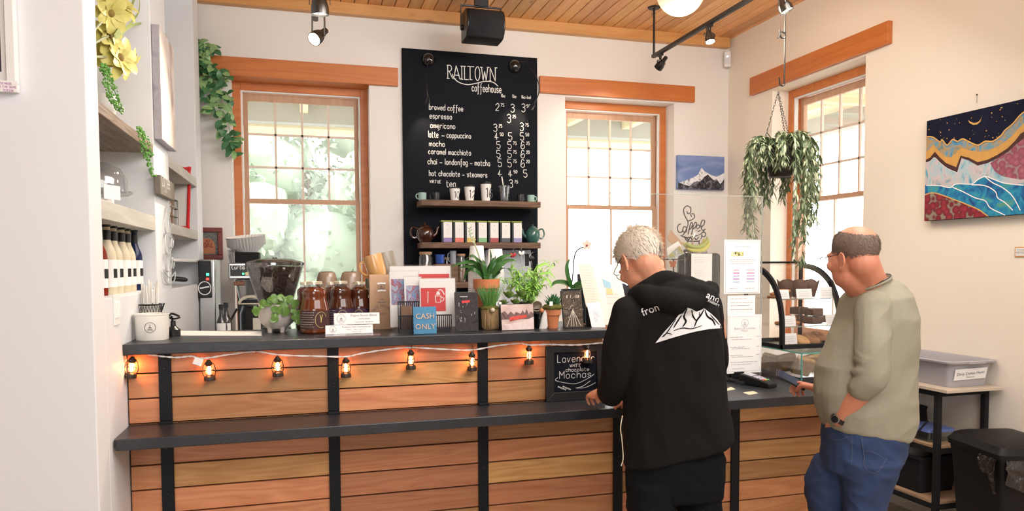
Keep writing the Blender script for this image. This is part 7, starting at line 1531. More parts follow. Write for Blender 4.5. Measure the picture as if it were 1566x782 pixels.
for z, yf in ((sz1, 3.46), (sz2, 3.50)):
    m = MB(); m.bb((cx0+.017, yf, z-.005), (cx1-.017, yb_-.022, z)); m.build('glass_shelf', M['glass'], t, smooth=False); m = MB(); m.bb((cx0+.017, yf-.002, z-.006), (cx1-.017, yf, z+.001)); m.build('shelf_edge', glass('shelf_edge', (.75, .88, .88), .5, .3), t, smooth=False)
M['ctag'] = M['paper']
for (u0, v0, u1, v1), yy, zz, lab in (((1186, 443, 1207, 457), 3.495, sz2, 'white label card before the orange cookies on the top shelf'), ((1218, 442, 1242, 457), 3.495, sz2, 'white label card before the muffins on the top shelf'), ((1254, 438, 1278, 455), 3.495, sz2, 'white label card at the right end of the top shelf'), ((1195, 483, 1217, 500), 3.455, sz1, 'white label card before the cookies on the middle shelf'), ((1263, 480, 1284, 497), 3.455, sz1, 'white label card at the right end of the middle shelf'), ((1197, 508, 1219, 525), 3.447, uz0+.024, 'white label card beside the bagels at the bottom')):
    a = at(u0, v1, y=yy); b = at(u1, v0, y=yy); m = MB(); z0 = zz+.001; h_ = b.z-a.z
    t4 = thing('label_card', lab, 'label', ((a.x+b.x)/2, yy, z0), 'label cards in the pastry case'); m.prism([V(a.x, yy-.004, z0), V(b.x, yy-.004, z0), V(b.x, yy+.006, z0+h_), V(a.x, yy+.006, z0+h_)], (0, .001, 0)); m.build('card', M['ctag'], t4, smooth=False)
    m = MB()
    for i in range(3): scribble(m, V(a.x+.012, yy-.003+.0033*(2-i)-.0022, z0+h_*(.68-.2*i)), BX, BZ, (b.x-a.x)*.68, .0018, BN, .003, .001)
    m.build('print', mat('card_grey', (.45, .44, .45), .8), t4, smooth=False)
# muffins, cookies, brownies, bagels
M['muffin'] = mat('muffin', (.16, .060, .03), .8, noise_amt=.4, nscale=40, bump=.6, bscale=80); M['tulip'] = mat('tulip_paper', (.115, .058, .040), .7); M['cookie'] = mat('cookie', (.46, .19, .06), .85, noise_amt=.35, nscale=50, bump=.5, bscale=90); M['brownie'] = mat('brownie', (.10, .045, .028), .7, noise_amt=.35, nscale=40, bump=.4, bscale=80); M['bagel'] = mat('seeded_bagel', (.36, .17, .075), .6, noise_amt=.7, nscale=160, bump=.4, bscale=160); M['roll'] = mat('plain_roll', (.58, .33, .13), .6, noise_amt=.2, nscale=20)
for u, yy, lab in ((1203, 3.69, 'muffin in brown tulip paper at the left of the top shelf'), (1221, 3.655, 'muffin in brown tulip paper in the middle of the top shelf'), (1238, 3.69, 'muffin in brown tulip paper at the right of the top shelf')):
    o = V(at(u, 445, y=yy).x, yy, sz2); t5 = thing('muffin', lab, 'muffin', o, 'muffins in the pastry case'); N_ = 32; rg = []
    for r, z in ((.030, 0), (.038, .03), (.046, .055), (.056, .085)): rg.append([o+V(r*math.cos(2*PI*i/N_), r*math.sin(2*PI*i/N_), z+(.020*abs(math.sin(4*PI*i/N_)) if z > .06 else 0)) for i in range(N_)])
    m = MB(); vs = [p for r in rg for p in r]; m.add(vs, [(i*N_+j, i*N_+(j+1) % N_, (i+1)*N_+(j+1) % N_, (i+1)*N_+j) for i in range(3) for j in range(N_)]+[tuple(reversed(range(N_)))]); m.build('tulip_paper', M['tulip'], t5, solid=.001)
    m = MB(); b = len(m.v); m.ball(o+V(0, 0, .062), (.043, .043, .034), None, 20, 12)
    for i in range(len(m.v)): p = m.v[i]; m.v[i] = p+V(0, 0, .006*noise.noise(p*60))
    m.build('muffin_top', M['muffin'], t5)
def cookie(c, R, h, mt, lab, grp, nm='cookie', cat='cookie'):
    m = MB(); m.lathe([(0, 0), (R*.9, 0), (R, h*.4), (R*.9, h*.85), (R*.5, h), (0, h*.95)], c, 24)
    for i in range(len(m.v)): p = m.v[i]; m.v[i] = p+V(.003*noise.noise(p*50), .003*noise.noise(p*50+V(9, 0, 0)), .003*noise.noise(p*60))
    return tag(m.build(nm, mt, loc=c), lab, cat, grp)
for i, (u, dz) in enumerate(((1186, 0), (1190, .017), (1196, .034))): c = at(u, 445, y=3.58); c.z = sz2+dz+.0005; cookie(c, .047, .017, M['cookie'], ['lowest orange brown cookie of the stack on the top shelf', 'middle orange brown cookie of the stack on the top shelf', 'topmost orange brown cookie of the stack on the top shelf'][i], 'cookies on the top shelf')
for i, (u, dz) in enumerate(((1196, 0), (1212, 0), (1207, .020))): c = at(u, 495, y=3.56+.03*i); c.z = sz1+dz+.0005; cookie(c, .042, .019, M['cookie'], ['light cookie at the left of the middle shelf', 'light cookie beside the brownies on the middle shelf', 'light cookie lying on top of two others on the middle shelf'][i], 'cookies on the middle shelf')
for u, yy, dz, lab in ((1222, 3.66, 0, 'wrapped brownie at the back left of the middle shelf'), (1222, 3.66, .05, 'wrapped brownie stacked on the back left one'), (1243, 3.56, 0, 'wrapped brownie at the front of the middle shelf'), (1244, 3.56, .048, 'wrapped brownie stacked on the front one'), (1258, 3.64, 0, 'single wrapped brownie at the right of the middle shelf')):
    c = at(u, 495, y=yy); c.z = sz1+dz+.022; t5 = thing('brownie', lab, 'brownie', c, 'brownies in the pastry case'); q = rotz(.3+u)
    m = MB(); m.box(c, (.085, .07, .042), rotz(.25)); m.build('brownie_slice', M['brownie'], t5, bevel=.006); m = MB(); m.box(c, (.098, .08, .046), rotz(.25)); m.build('wrapper', M['wrapc'], t5, bevel=.008)
for u, yy, mt, lab, R in ((1240, 3.55, M['bagel'], 'seeded bagel leaning at the bottom of the pastry case', .05), (1252, 3.62, M['bagel'], 'seeded bagel behind the leaning one at the bottom of the pastry case', .05), (1226, 3.50, M['roll'], 'pale plain bagel in front at the bottom of the pastry case', .045)):
    c = at(u, 518, y=yy); c.z = uz0+.034; m = MB(); q = eul(.5, .1, .3); m.tube([c+q @ V(R*.62*math.cos(2*PI*i/24), R*.62*math.sin(2*PI*i/24), 0) for i in range(24)], R*.46, 14, closed=True); tag(m.build('bagel', mt, loc=c), lab, 'bagel', 'bagels in the pastry case')

# ------------------------------------------------------------------ machines and decor in the back right corner
yq = 5.45; o = V(at(1075, 400, y=yq).x, yq, .9); zt_ = at(1075, 387, y=yq-.12).z; t = thing('black_machine', 'tall black machine with a white paper taped on its front, in the far corner', 'coffee machine', o); w_ = 17.5*ppm(o)
m = MB(); m.bb((o.x-w_, yq-.13, .9), (o.x+w_, yq+.2, zt_)); m.build('machine_body', M['black'], t, bevel=.03)
m = MB(); a, b = at(1057, 441, y=yq-.132), at(1089, 388, y=yq-.132); m.bb((a.x, yq-.133, a.z), (b.x, yq-.131, b.z)); po = m.build('taped_paper', M['paper'], t, smooth=False)
m = MB()
for i in range(3): scribble(m, V(a.x+.02, yq-.133, b.z-.03-.02*i), BX, BZ, .1, .003, BN, .006, .001)
for i in range(3): scribble(m, V(a.x+.03, yq-.133, b.z-.14-.02*i), BX, BZ, .07, .003, BN, .008, .001)
m.build('print', mat('print_pale', (.60, .60, .60), .8), po, smooth=False)
c = V(at(1047, 400, y=yq+.07).x, yq+.07, .9); zt2 = at(1047, 384, y=yq+.02).z-.9; R = 11.5*ppm(c); t = thing('airpot', 'black and steel airpot beside the tall black machine', 'airpot', c)
m = MB(); m.lathe([(0, 0), (R*1.02, 0), (R, .03), (R, zt2*.86), (R*.9, zt2*.93), (R*.6, zt2), (0, zt2)], c, 28); m.build('airpot_body', mat('airpot_dark', (.05, .05, .06), .15, .8), t)
m = MB(); m.tube(cr([c+V(-.02, -.03, zt2), c+V(-.02, -R-.03, zt2+.01), c+V(-.02, -R-.05, zt2-.03)], 4), .012, 8); m.build('airpot_spout', M['black'], t)
# wire coffee sign
zt3 = zt_; bx = at(1059, 375, y=yq).x; t = thing('wire_coffee_sign', 'black curled wire sign shaped like a steaming coffee cup reading coffee', 'sign', V(bx, yq, zt3))
m = MB(); W = lambda u, v: at(1000+u/3.4, 200+v/3.4, y=yq+.05)
for P in ([(150, 545), (165, 520), (178, 480), (160, 440), (155, 410), (170, 392), (190, 400), (190, 425), (176, 432), (172, 418)], [(178, 470), (200, 462), (212, 448), (205, 432), (192, 436), (196, 448)], [(140, 485), (128, 490), (122, 508), (130, 528), (146, 526), (150, 512)], [(152, 505), (160, 498), (170, 508), (168, 526), (156, 528), (150, 515), (156, 500)], [(178, 540), (184, 510), (192, 482), (200, 480), (198, 500), (186, 515)], [(196, 540), (204, 500), (214, 478), (222, 482), (216, 500), (204, 512)], [(222, 512), (236, 504), (236, 492), (226, 492), (220, 508), (228, 524), (242, 518)], [(244, 505), (258, 490), (264, 470), (252, 466), (244, 490), (252, 518), (268, 512)], [(248, 530), (262, 528), (270, 540), (262, 552), (250, 548)], [(140, 545), (165, 556), (200, 552), (240, 540), (262, 520)], [(160, 548), (168, 568), (185, 575), (230, 575), (245, 562), (250, 540)], [(170, 558), (180, 568), (190, 556), (200, 568), (210, 556), (220, 568), (232, 554)]):
    m.tube(cr([W(*p) for p in P], 5), .005, 6)
m.tube([W(200, 560), V(W(200, 575).x, yq+.05, zt3)], .005, 6); m.tube([W(175, 570), V(W(175, 575).x, yq+.05, zt3)], .005, 6); m.tube([W(235, 570), V(W(235, 575).x, yq+.05, zt3)], .005, 6); m.build('wire', M['black'], t)
t = thing('banana_stand', 'chrome wire banana stand on top of the tall black machine', 'fruit stand', V(bx+.05, yq-.06, zt3)); m = MB(); q = V(at(1065, 385, y=yq-.06).x, yq-.06, zt3)
for s in (-1, 1): m.tube(cr([q+V(s*.07, -.05, .003), q+V(s*.03, 0, .12), q+V(0, 0, .20)], 4), .004, 6)
m.tube([q+V(.09*math.cos(2*PI*i/20), .07*math.sin(2*PI*i/20), .005) for i in range(20)], .004, 6, closed=True); m.build('stand_wire', M['chrome'], t)
M['banana'] = mat('banana', (.56, .54, .12), .45, noise_amt=.15, nscale=20); M['banana_g'] = mat('banana_green', (.38, .45, .12), .45, noise_amt=.15, nscale=20)
for i, (dz, dy, mt, lab) in enumerate(((.030, -.03, M['banana'], 'lowest yellow green banana on the chrome stand'), (.062, -.01, M['banana_g'], 'greener banana on top of the lowest one'), (.05, .04, M['banana'], 'banana at the back of the chrome stand'))):
    m = MB(); C = cr([q+V(-.105, dy, dz+.005+.015*i), q+V(-.05, dy-.015, dz-.012), q+V(.02, dy-.02, dz-.01), q+V(.08, dy-.01, dz+.03), q+V(.095, dy, dz+.07)], 5); n = len(C); m.tube(C, [max(.004, .020*math.sin(PI*(i_+.8)/(n+.6))**.55) for i_ in range(n)], 10); tag(m.build('banana', mt, loc=C[0]), lab, 'banana', 'bananas on the stand')
yr = 5.36; t = thing('card_rack', 'small wire rack of tilted postcards above the man in black', 'card rack', at(1030, 390, y=yr)); m = MB(); b0 = at(1030, 396, y=yr); m.tube([V(b0.x, yr, .9), V(b0.x, yr, b0.z)], .006, 6); m.bb((b0.x-.07, yr-.01, b0.z-.01), (b0.x+.09, yr+.06, b0.z)); m.lathe([(0, 0), (.06, 0), (.05, .01), (0, .012)], (b0.x, yr, .9), 20); m.build('rack_wire', M['gunmetal'], t)
for P, mt, lab, off in (([(1021, 392), (1039, 376), (1047, 388), (1024, 398)], mottle('card_landscape', [(.12, .16, .20), (.45, .38, .12), (.30, .38, .42), (.60, .58, .50)], 20), 'landscape postcard at the front of the small wire rack', 0), ([(1020, 380), (1037, 369), (1042, 376), (1022, 392)], M['paper'], 'white postcard behind the landscape one in the rack', .02), ([(1026, 352), (1044, 372), (1038, 384), (1020, 366)], M['kraft'], 'kraft card sticking up at the back of the small wire rack', .04)):
    m = MB(); m.prism([at(u, v, y=yr-.02+off) for u, v in P], (0, .003, 0)); tag(m.build('postcard', mt, smooth=False, loc=at(*P[0], y=yr-.02+off)), lab, 'postcard', 'postcards in the wire rack')
b = at(1029, 405, y=yr-.03); m = MB(); 
for s in (-1, 1): m.leaf(b, V(s, 0, .9), BN, .045, .03, .1, .1, 3); m.leaf(b, V(s*.8, 0, -.6), BN, .032, .024, .1, .1, 3)
m.tube([b+V(0, 0, -.015), b+V(0, -.002, .02)], .003, 6); m.tube([b, V(b.x, yr, b.z)], .0015, 4); tag(m.build('butterfly_ornament', mat('butterfly', (.40, .10, .03), .6, noise_amt=.5, nscale=60), loc=b), 'small orange butterfly ornament clipped under the postcards', 'ornament')
# wire swan with a card, seen above the head of the man in black
ysw = 5.0; t = thing('wire_swan', 'tiny black wire swan holding a white card above the white haired customer', 'ornament', at(970, 356, y=ysw)); m = MB(); S_ = lambda u, v: at(u, v, y=ysw)
m.tube(cr([S_(962, 353), (S_(966, 355)), S_(973, 354), S_(978, 352), S_(977, 349), S_(971, 349), S_(972, 346), S_(973.5, 342)], 4), .004, 6); m.tube([S_(970, 355), V(S_(970, 356).x, ysw, .9)], .003, 6); m.build('wire', M['black'], t); m = MB(); m.prism([S_(957, 346), S_(966, 343), S_(968, 351), S_(959, 353)], (0, .002, 0)); m.build('card', M['paper'], t, smooth=False)
a = V(S_(970, 400).x, ysw, 0); m = MB(); m.bb((a.x-.25, 4.86, 0), (a.x+.35, 5.2, .9)); tag(m.build('serving_cart', M['stainless'], smooth=False, bevel=.005, loc=a), 'steel serving cart behind the man in black', 'trolley')

# ================================================================== RACK, TUB AND BIN AT THE RIGHT WALL
rx0, rx1, ry0, ry1 = 3.354, 3.715, 3.19, 4.05; rz = .905
t = thing('utility_rack', 'black metal rack with wooden shelves under the dishes tub', 'rack', ((rx0+rx1)/2, (ry0+ry1)/2, 0))
for x in (rx0, rx1-.03):
    for y in (ry0, ry1-.03): m = MB(); m.bb((x, y, 0), (x+.03, y+.03, rz-.02)); m.build('rack_post', M['black_matte'], t, smooth=False, bevel=.002)
M['rackwood'] = wood('rack_board', (.50, .33, .20), (.36, .22, .13), 'Y', 2, .6, .1, 6)
for z in (.249, .563, rz-.02):
    m = MB()
    m.bb((rx0+.03, ry0+.002, z-.03), (rx1-.03, ry0+.022, z)); m.bb((rx0+.03, ry1-.022, z-.03), (rx1-.03, ry1-.002, z)); m.bb((rx0+.002, ry0+.03, z-.03), (rx0+.022, ry1-.03, z)); m.bb((rx1-.022, ry0+.03, z-.03), (rx1-.002, ry1-.03, z)); m.build('shelf_rail', M['black_matte'], t, smooth=False)
    if z < .8: m = MB(); m.bb((rx0+.004, ry0+.004, z), (rx1-.004, ry1-.004, z+.016)); m.build('shelf_board', M['rackwood'], t, smooth=False, bevel=.002)
m = MB(); m.bb((rx0-.02, ry0-.075, rz-.018), (rx1+.01, ry1+.01, rz)); m.build('top_board', mat('pale_board', (.58, .48, .38), .6, noise_amt=.1, nscale=6), t, smooth=False, bevel=.002)
# grey dishes tub
tx0, tx1, ty0, ty1 = 3.385, 3.722, 3.145, 3.72; t = thing('dishes_tub', 'grey plastic tub with a paper label about dirty dishes on the rack', 'tub', ((tx0+tx1)/2, (ty0+ty1)/2, rz)); M['tub'] = mat('tub_grey', (.38, .37, .40), .45)
tz1 = rz+.145
def rr_(x0, x1, y0, y1, z, r, n=5):
    out = []
    for cx_, cy_, a0 in ((x1-r, y1-r, 0), (x0+r, y1-r, PI/2), (x0+r, y0+r, PI), (x1-r, y0+r, 1.5*PI)):
        for i in range(n+1): a = a0+PI/2*i/n; out.append(V(cx_+r*math.cos(a), cy_+r*math.sin(a), z))
    return out
def inset(d, z, r): return rr_(tx0+d, tx1-d, ty0+d, ty1-d, z, r)
m = MB(); m.loft([inset(.035, rz+.001, .03), inset(.016, tz1-.012, .04), inset(-.008, tz1-.010, .05), inset(-.010, tz1, .05), inset(.012, tz1+.002, .04), inset(.022, tz1-.015, .04), inset(.040, rz+.006, .03)]); m.build('tub_body', M['tub'], t)
m = MB(); m.loft([rr_(tx0+.11, tx1-.11, ty0-.022, ty0+.01, tz1-.010, .01), rr_(tx0+.11, tx1-.11, ty0-.022, ty0+.01, tz1+.001, .01)]); m.build('tub_handle', M['tub'], t)
a = at(1459, 583, y=ty0+.02); b = at(1510, 563, y=ty0+.012); a = V(a.x, ty0+.026, max(a.z, rz+.018)); b = V(min(b.x, tx1-.035), ty0+.014, b.z)
m = MB(); m.prism([V(a.x, a.y-.002, a.z), V(b.x, a.y-.002, a.z+.006), V(b.x, b.y-.002, b.z+.004), V(a.x, b.y-.002, b.z)], (0, -.0008, 0)); lo_ = m.build('paper_label', M['paper'], t, smooth=False)
m = MB(); h_ = b.z-a.z; s = (b.x-a.x)
e_y = (V(0, b.y-a.y, h_)).normalized(); text_mesh(m, 'Dirty Dishes Here!', V((a.x+b.x)/2, a.y-.003-.0, a.z+.004)+e_y*h_*.42, V(1, 0, .04), e_y, s*.112, V(0, -1, 0), .0015); text_mesh(m, 'Thank you!', V((a.x+b.x)/2, a.y-.003, a.z+.004)+e_y*h_*.15, V(1, 0, .04), e_y, s*.06, V(0, -1, 0), .0015); m.build('label_text', M['ink'], lo_, smooth=False)
c = V(3.60, 3.90, rz); h_ = at(1400, 505, y=3.9).z-rz; t = thing('spray_can', 'red can standing behind the grey dishes tub', 'can', c); m = MB(); R = .034; m.lathe([(0, 0), (R, 0), (R, h_*.86), (R*.85, h_*.92)], c, 24); m.build('can_body', mat('can_red', (.60, .025, .02), .35), t)
m = MB(); m.lathe([(0, h_*.90), (R*.8, h_*.90), (R*.8, h_), (0, h_)], c, 20); m.build('can_cap', mat('cap_red', (.60, .025, .02), .35), t)
m = MB(); text_mesh(m, 'EZO', c+V(-.028, -R-.001, h_*.15), BX, BZ, .03, BN, .001, 'LEFT'); m.build('can_lettering', M['paper'], t, smooth=False)
# things on its shelves
zz = .563+.016; c = at(1410, 670, y=3.34); t = thing('glass_container', 'glass container with a blue lid on the middle rack shelf', 'container', (3.47, 3.37, zz)); m = MB(); m.loft([rr_(3.385, 3.56, 3.27, 3.47, z, .02) for z in (zz+.001, zz+.055)]); m.build('container_body', glass('container_glass', (.75, .85, .85), .3, .2), t); m = MB(); m.loft([rr_(3.38, 3.565, 3.265, 3.475, z, .02) for z in (zz+.055, zz+.070)]); m.build('container_lid', mat('lid_blue', (.15, .22, .55), .4), t)
t = thing('black_bag', 'black bag with a dangling strap on the middle rack shelf', 'bag', (3.52, 3.72, zz)); m = MB(); m.loft([rr_(3.40-.0*z, 3.66, 3.52, 3.90, zz+z, r) for z, r in ((.001, .05), (.06, .06), (.12, .07), (.14, .06))]); m.build('bag_body', M['black_matte'], t); m = MB(); m.tube(cr([V(3.40, 3.6, zz+.12), V(3.37, 3.5, zz+.14), V(3.36, 3.42, zz+.06), V(3.35, 3.38, zz-.02), V(3.36, 3.33, zz+.05), V(3.40, 3.30, zz+.12)], 5), .006, 6); m.build('strap', M['black_matte'], t)
zz = .249+.016; t = thing('black_crate', 'black plastic crate on the bottom rack shelf', 'crate', (3.5, 3.6, zz)); m = MB(); m.loft([rr_(3.375+d, 3.66-d, 3.32+d, 3.86-d, zz+z, .02) for d, z in ((.02, .001), (.0, .20), (-.008, .20), (-.008, .215), (.012, .215), (.03, .01))]); m.build('crate_body', M['black_matte'], t)
m = MB(); m.bb((3.45, 3.5, zz+.012), (3.62, 3.8, zz+.28)); tag(m.build('white_box', mat('box_grey', (.42, .40, .38), .7), smooth=False, bevel=.004, loc=(3.53, 3.65, zz+.012)), 'pale carton standing in the black crate on the bottom shelf', 'box')
# black bin with swing lid
bA, bB, bC = at(1447, 668, z=.665), at(1531, 699, z=.665), at(1500, 646, z=.72)
ex = (bB-bA); ex.z = 0; wl = ex.length; ex.normalize(); ey = V(-ex.y, ex.x, 0)
if ey.x < 0: ey = -ey
bl_, bw_ = wl, .36; o = bA+ex*bl_/2+ey*bw_/2; o.z = 0; t = thing('waste_bin', 'black plastic waste bin with a domed lid at the right edge', 'bin', o); Q = Matrix((ex, ey, V(0, 0, 1))).transposed()
def br(dx, z, r): return [o+Q @ p for p in rr_(-bl_/2+dx, bl_/2-dx, -bw_/2+dx, bw_/2-dx, z, r)]
M['bin'] = mat('bin_black', (.007, .007, .008), .5, spec=.25)
m = MB(); m.loft([br(.05, .001, .03), br(.045, .03, .03), br(.012, .60, .03), br(.006, .62, .03), br(.006, .65, .03)]); m.build('bin_body', M['bin'], t)
m = MB(); vs = []; N1, N2 = 14, 8
m.loft([br(-.004, .64, .035), br(-.006, .668, .035), br(.004, .680, .035)]+[[o+Q @ V(p.x*s, p.y*s, .680+.055*math.sqrt(max(0, 1-s**2.2))) for p in rr_(-bl_/2+.004, bl_/2-.004, -bw_/2+.004, bw_/2-.004, 0, .035)] for s in (.94, .85, .7, .5, .3, .1)]); m.build('bin_lid', M['bin'], t, ang=25)
m = MB(); vs = []; rnd = random.Random(4); nx, nz = 22, 12
for i in range(nx+1):
    for j in range(nz+1):
        a = i/nx; b_ = j/nz; x = bl_/2+.006+.012*noise.noise(V(a*6, b_*5, 1))+.02*math.sin(b_*PI)*.5; y = -bw_/2+.02+a*.22+.01*noise.noise(V(a*5, b_*5, 7)); z = .645-b_*(.16-.10*abs(a-.45)); vs.append(o+Q @ V(x, y, z))
m.add(vs, [(i*(nz+1)+j, (i+1)*(nz+1)+j, (i+1)*(nz+1)+j+1, i*(nz+1)+j+1) for i in range(nx) for j in range(nz)])
vs2 = []
for i in range(nx+1):
    for j in range(nz+1):
        a = i/nx; b_ = j/nz; y = -bw_/2-.006-.014*noise.noise(V(a*7, b_*5, 3))-.012*math.sin(b_*PI); x = bl_/2-.02-a*.12; z = .645-b_*(.17-.12*a+.02*math.sin(a*9)); vs2.append(o+Q @ V(x, y, z))
m.add(vs2, [(i*(nz+1)+j, (i+1)*(nz+1)+j, (i+1)*(nz+1)+j+1, i*(nz+1)+j+1) for i in range(nx) for j in range(nz)])
m.build('bin_liner', mat('bin_liner', (.008, .008, .009), .12, coat=.6, bump=.6, bscale=60), t, ang=60)
# ================================================================== PEOPLE
LH = Vector((_ct, -_st, 0)); DH = Vector((_st, _ct, 0))       # across and along the line of sight, on the ground plane
def normals(mb):
    N_ = [Vector((0, 0, 0)) for _ in mb.v]
    for f in mb.f:
        a, b, c = mb.v[f[0]], mb.v[f[1]], mb.v[f[2]]; n = (b-a).cross(c-a)
        for i in f: N_[i] += n
    return [n.normalized() if n.length > 0 else n for n in N_]
def displace(mb, fn):
    N_ = normals(mb); mb.v = [p+n*fn(p, n) for p, n in zip(mb.v, N_)]; return mb
def oval(c, a, b, ax, bx, n=30, pw=2.3, tilt=None):
    out = []
    for i in range(n):
        t = 2*PI*i/n; ct, st_ = math.cos(t), math.sin(t); x = a*math.copysign(abs(ct)**(2/pw), ct); y = b*math.copysign(abs(st_)**(2/pw), st_)
        p = Vector(c)+ax*x+bx*y
        if tilt: p.z += tilt*x
        out.append(p)
    return out
def prow(u, v, hw, dep, y, ax=None, bx=None, pw=2.3, tilt=0):
    c = at(u, v, y=y); return oval(c, hw*ppm(c), dep, ax or LH, bx or DH, 30, pw, tilt)
def limb(mb, pts, radii, sub=5, n=14):
    C = cr(pts, sub); R = []
    m_ = len(pts)-1
    for i in range(len(C)):
        t = i/(len(C)-1)*m_; k = min(int(t), m_-1); f = t-k; f = f*f*(3-2*f); R.append(radii[k]*(1-f)+radii[k+1]*f)
    mb.tube(C, R, n)
    mb.ball(C[0], R[0], n=12, m=8); mb.ball(C[-1], R[-1], n=12, m=8)
def head_frame(face, pitch, roll=0):
    f = Vector(face); f.z = 0; f.normalize(); r = f.cross(V(0, 0, 1)); Q = Matrix((r, f, V(0, 0, 1))).transposed()
    return Q @ Matrix.Rotation(-pitch, 3, 'X') @ Matrix.Rotation(roll, 3, 'Y')
def add_head(mb, c, Q, s=1.0, ears=True):
    c = Vector(c); P = lambda x, y, z: c+Q @ (V(x, y, z)*s); E = lambda o, r, M_=None: mb.ball(P(*o), [q*s for q in r], Q if M_ is None else Q @ M_, 24, 16)
    E((0, -.014, .042), (.075, .096, .083)); E((0, .030, -.015), (.066, .068, .085)); E((0, .034, -.062), (.057, .058, .052)); E((0, .052, -.092), (.034, .036, .024))
    E((0, .084, .020), (.048, .020, .013)); E((0, .098, -.030), (.012, .016, .012)); mb.tube([P(0, .090, .012), P(0, .098, -.008), P(0, .107, -.028)], [.008*s, .009*s, .011*s], 10); E((-.010, .095, -.033), (.009, .011, .008)); E((.010, .095, -.033), (.009, .011, .008))
    for sx in (-1, 1):
        E((.040*sx, .068, -.026), (.024, .024, .024)); E((.032*sx, .080, .004), (.014, .010, .009))
        if ears:
            eq = eul(.18, 0, .42*sx); s0 = s; e0 = P(.079*sx, -.008, -.018); EQ = Q @ eq; s = s*1.14
            mb.ball(e0, (.006*s, .017*s, .028*s), EQ, 16, 10)
            mb.tube([e0+EQ @ (V(.006*sx, .019*math.cos(a)*(1.0 if math.sin(a) > -.3 else .75), .031*math.sin(a)+.001)*s) for a in [.3+2*PI*.86*i/18 for i in range(19)]], .0045*s, 8)
            mb.ball(e0+EQ @ (V(.003*sx, .004, -.028)*s), (.005*s, .009*s, .010*s), EQ, 10, 8); s = s0
    E((0, .083, -.062), (.024, .011, .006)); E((0, .081, -.073), (.021, .011, .007))
def add_hand(mb, wrist, d, up, size=1.0, curl=(.5, .5, .5, .5), thumb=.6, side=1, spread=.06):
    """palm from the wrist along d; up = back of the hand; side=+1 puts the thumb towards d x up"""
    d = Vector(d).normalized(); up = Vector(up); up = (up-d*up.dot(d)).normalized(); x = d.cross(up)*side; w_ = Vector(wrist)
    def P(a, b, h): return w_+d*a*size+x*b*size+up*h*size
    rg = []
    for a, hw, hh in ((-.012, .025, .018), (.0, .026, .017), (.03, .034, .0155), (.065, .041, .014), (.088, .040, .011), (.096, .036, .007)):
        rg.append([P(a, hw*math.cos(t), hh*math.sin(t)) for t in [2*PI*i/18 for i in range(18)]])
    mb.loft(rg)
    for k, (b, L, r) in enumerate(((.030, .070, .0085), (.0105, .078, .0088), (-.009, .072, .0085), (-.028, .056, .0075))):
        c_ = curl[k]; p = P(.086, b, 0); ang = .15; sp = spread*(1.5-k)*.9; pts = [P(.06, b*.9, 0), p]
        for seg, f in ((.45, .55), (.32, 1.0), (.26, .8)):
            ang += c_*f; q = d*math.cos(ang)-up*math.sin(ang)+x*sp; pts.append(pts[-1]+q.normalized()*L*seg*size)
        limb(mb, pts, [r*1.05*size, r*1.05*size, r*size, r*.95*size, r*.8*size], 4, 10)
    a0 = P(.018, .026, -.004); a1 = P(.045, .048, -.012*thumb); a2 = P(.072, .056-.02*thumb, -.028*thumb); a3 = P(.092, .052-.03*thumb, -.044*thumb)
    limb(mb, [a0, a1, a2, a3], [.014*size, .0125*size, .0105*size, .008*size], 4, 10)
def strands(name, mt, parent, c, Q, s, allow, n, L, W, flow, seed, lift=.25, cen=(0, -.014, .042), rad=(.075, .096, .083)):
    rnd = random.Random(seed); m = MB(); k = 0; c = Vector(c)
    while k < n:
        t = V(rnd.gauss(0, 1), rnd.gauss(0, 1), rnd.gauss(0, 1)).normalized(); p = V(cen[0]+t.x*rad[0]*1.03, cen[1]+t.y*rad[1]*1.03, cen[2]+t.z*rad[2]*1.03)
        if not allow(p): 
            k += .02; continue
        nr = V(t.x/rad[0], t.y/rad[1], t.z/rad[2]).normalized(); f = flow(p); f = f-nr*f.dot(nr)
        f = f.normalized() if f.length > 1e-4 else nr.orthogonal(); d = (f+nr*rnd.uniform(.05, lift)+V(rnd.gauss(0, .22), rnd.gauss(0, .22), rnd.gauss(0, .22))).normalized(); l_ = L*rnd.uniform(.6, 1.2)
        base = c+Q @ (p*s); w0 = Q @ d; wn = Q @ nr
        P = [base, base+w0*l_*.5+wn*l_*.10, base+w0*l_+wn*l_*.02]; sd = w0.cross(wn).normalized()*W/2; b = len(m.v)
        m.add([P[0]-sd, P[0]+sd, P[1]-sd*.9+wn*.0006, P[1]+sd*.9+wn*.0006, P[2]], [(0, 1, 3, 2), (2, 3, 4)]); k += 1
    return m.build(name, mt, parent, smooth=True, ang=180)
def cap_shell(name, mt, parent, c, Q, s, allow, grow=1.035, amp=.0, cen=(0, -.014, .042), rad=(.075, .096, .083)):
    m = MB(); n1, n2 = 64, 44; vs = []; ok = []
    for i in range(n2+1):
        th = PI*i/n2
        for j in range(n1):
            ph_ = 2*PI*j/n1; t = V(math.sin(th)*math.cos(ph_), math.sin(th)*math.sin(ph_), math.cos(th)); p = V(cen[0]+t.x*rad[0], cen[1]+t.y*rad[1], cen[2]+t.z*rad[2])
            g = grow+amp*noise.noise(p*45); ok.append(allow(p)); vs.append(Vector(c)+Q @ (V(cen[0]+t.x*rad[0]*g, cen[1]+t.y*rad[1]*g, cen[2]+t.z*rad[2]*g)*s))
    fs = []
    for i in range(n2):
        for j in range(n1):
            q = (i*n1+j, i*n1+(j+1) % n1, (i+1)*n1+(j+1) % n1, (i+1)*n1+j)
            if all(ok[k] for k in q): fs.append(q)
    used = sorted({i for f in fs for i in f}); mp_ = {o: i for i, o in enumerate(used)}
    m.add([vs[i] for i in used], [tuple(mp_[i] for i in f) for f in fs]); return m.build(name, mt, parent, ang=180)
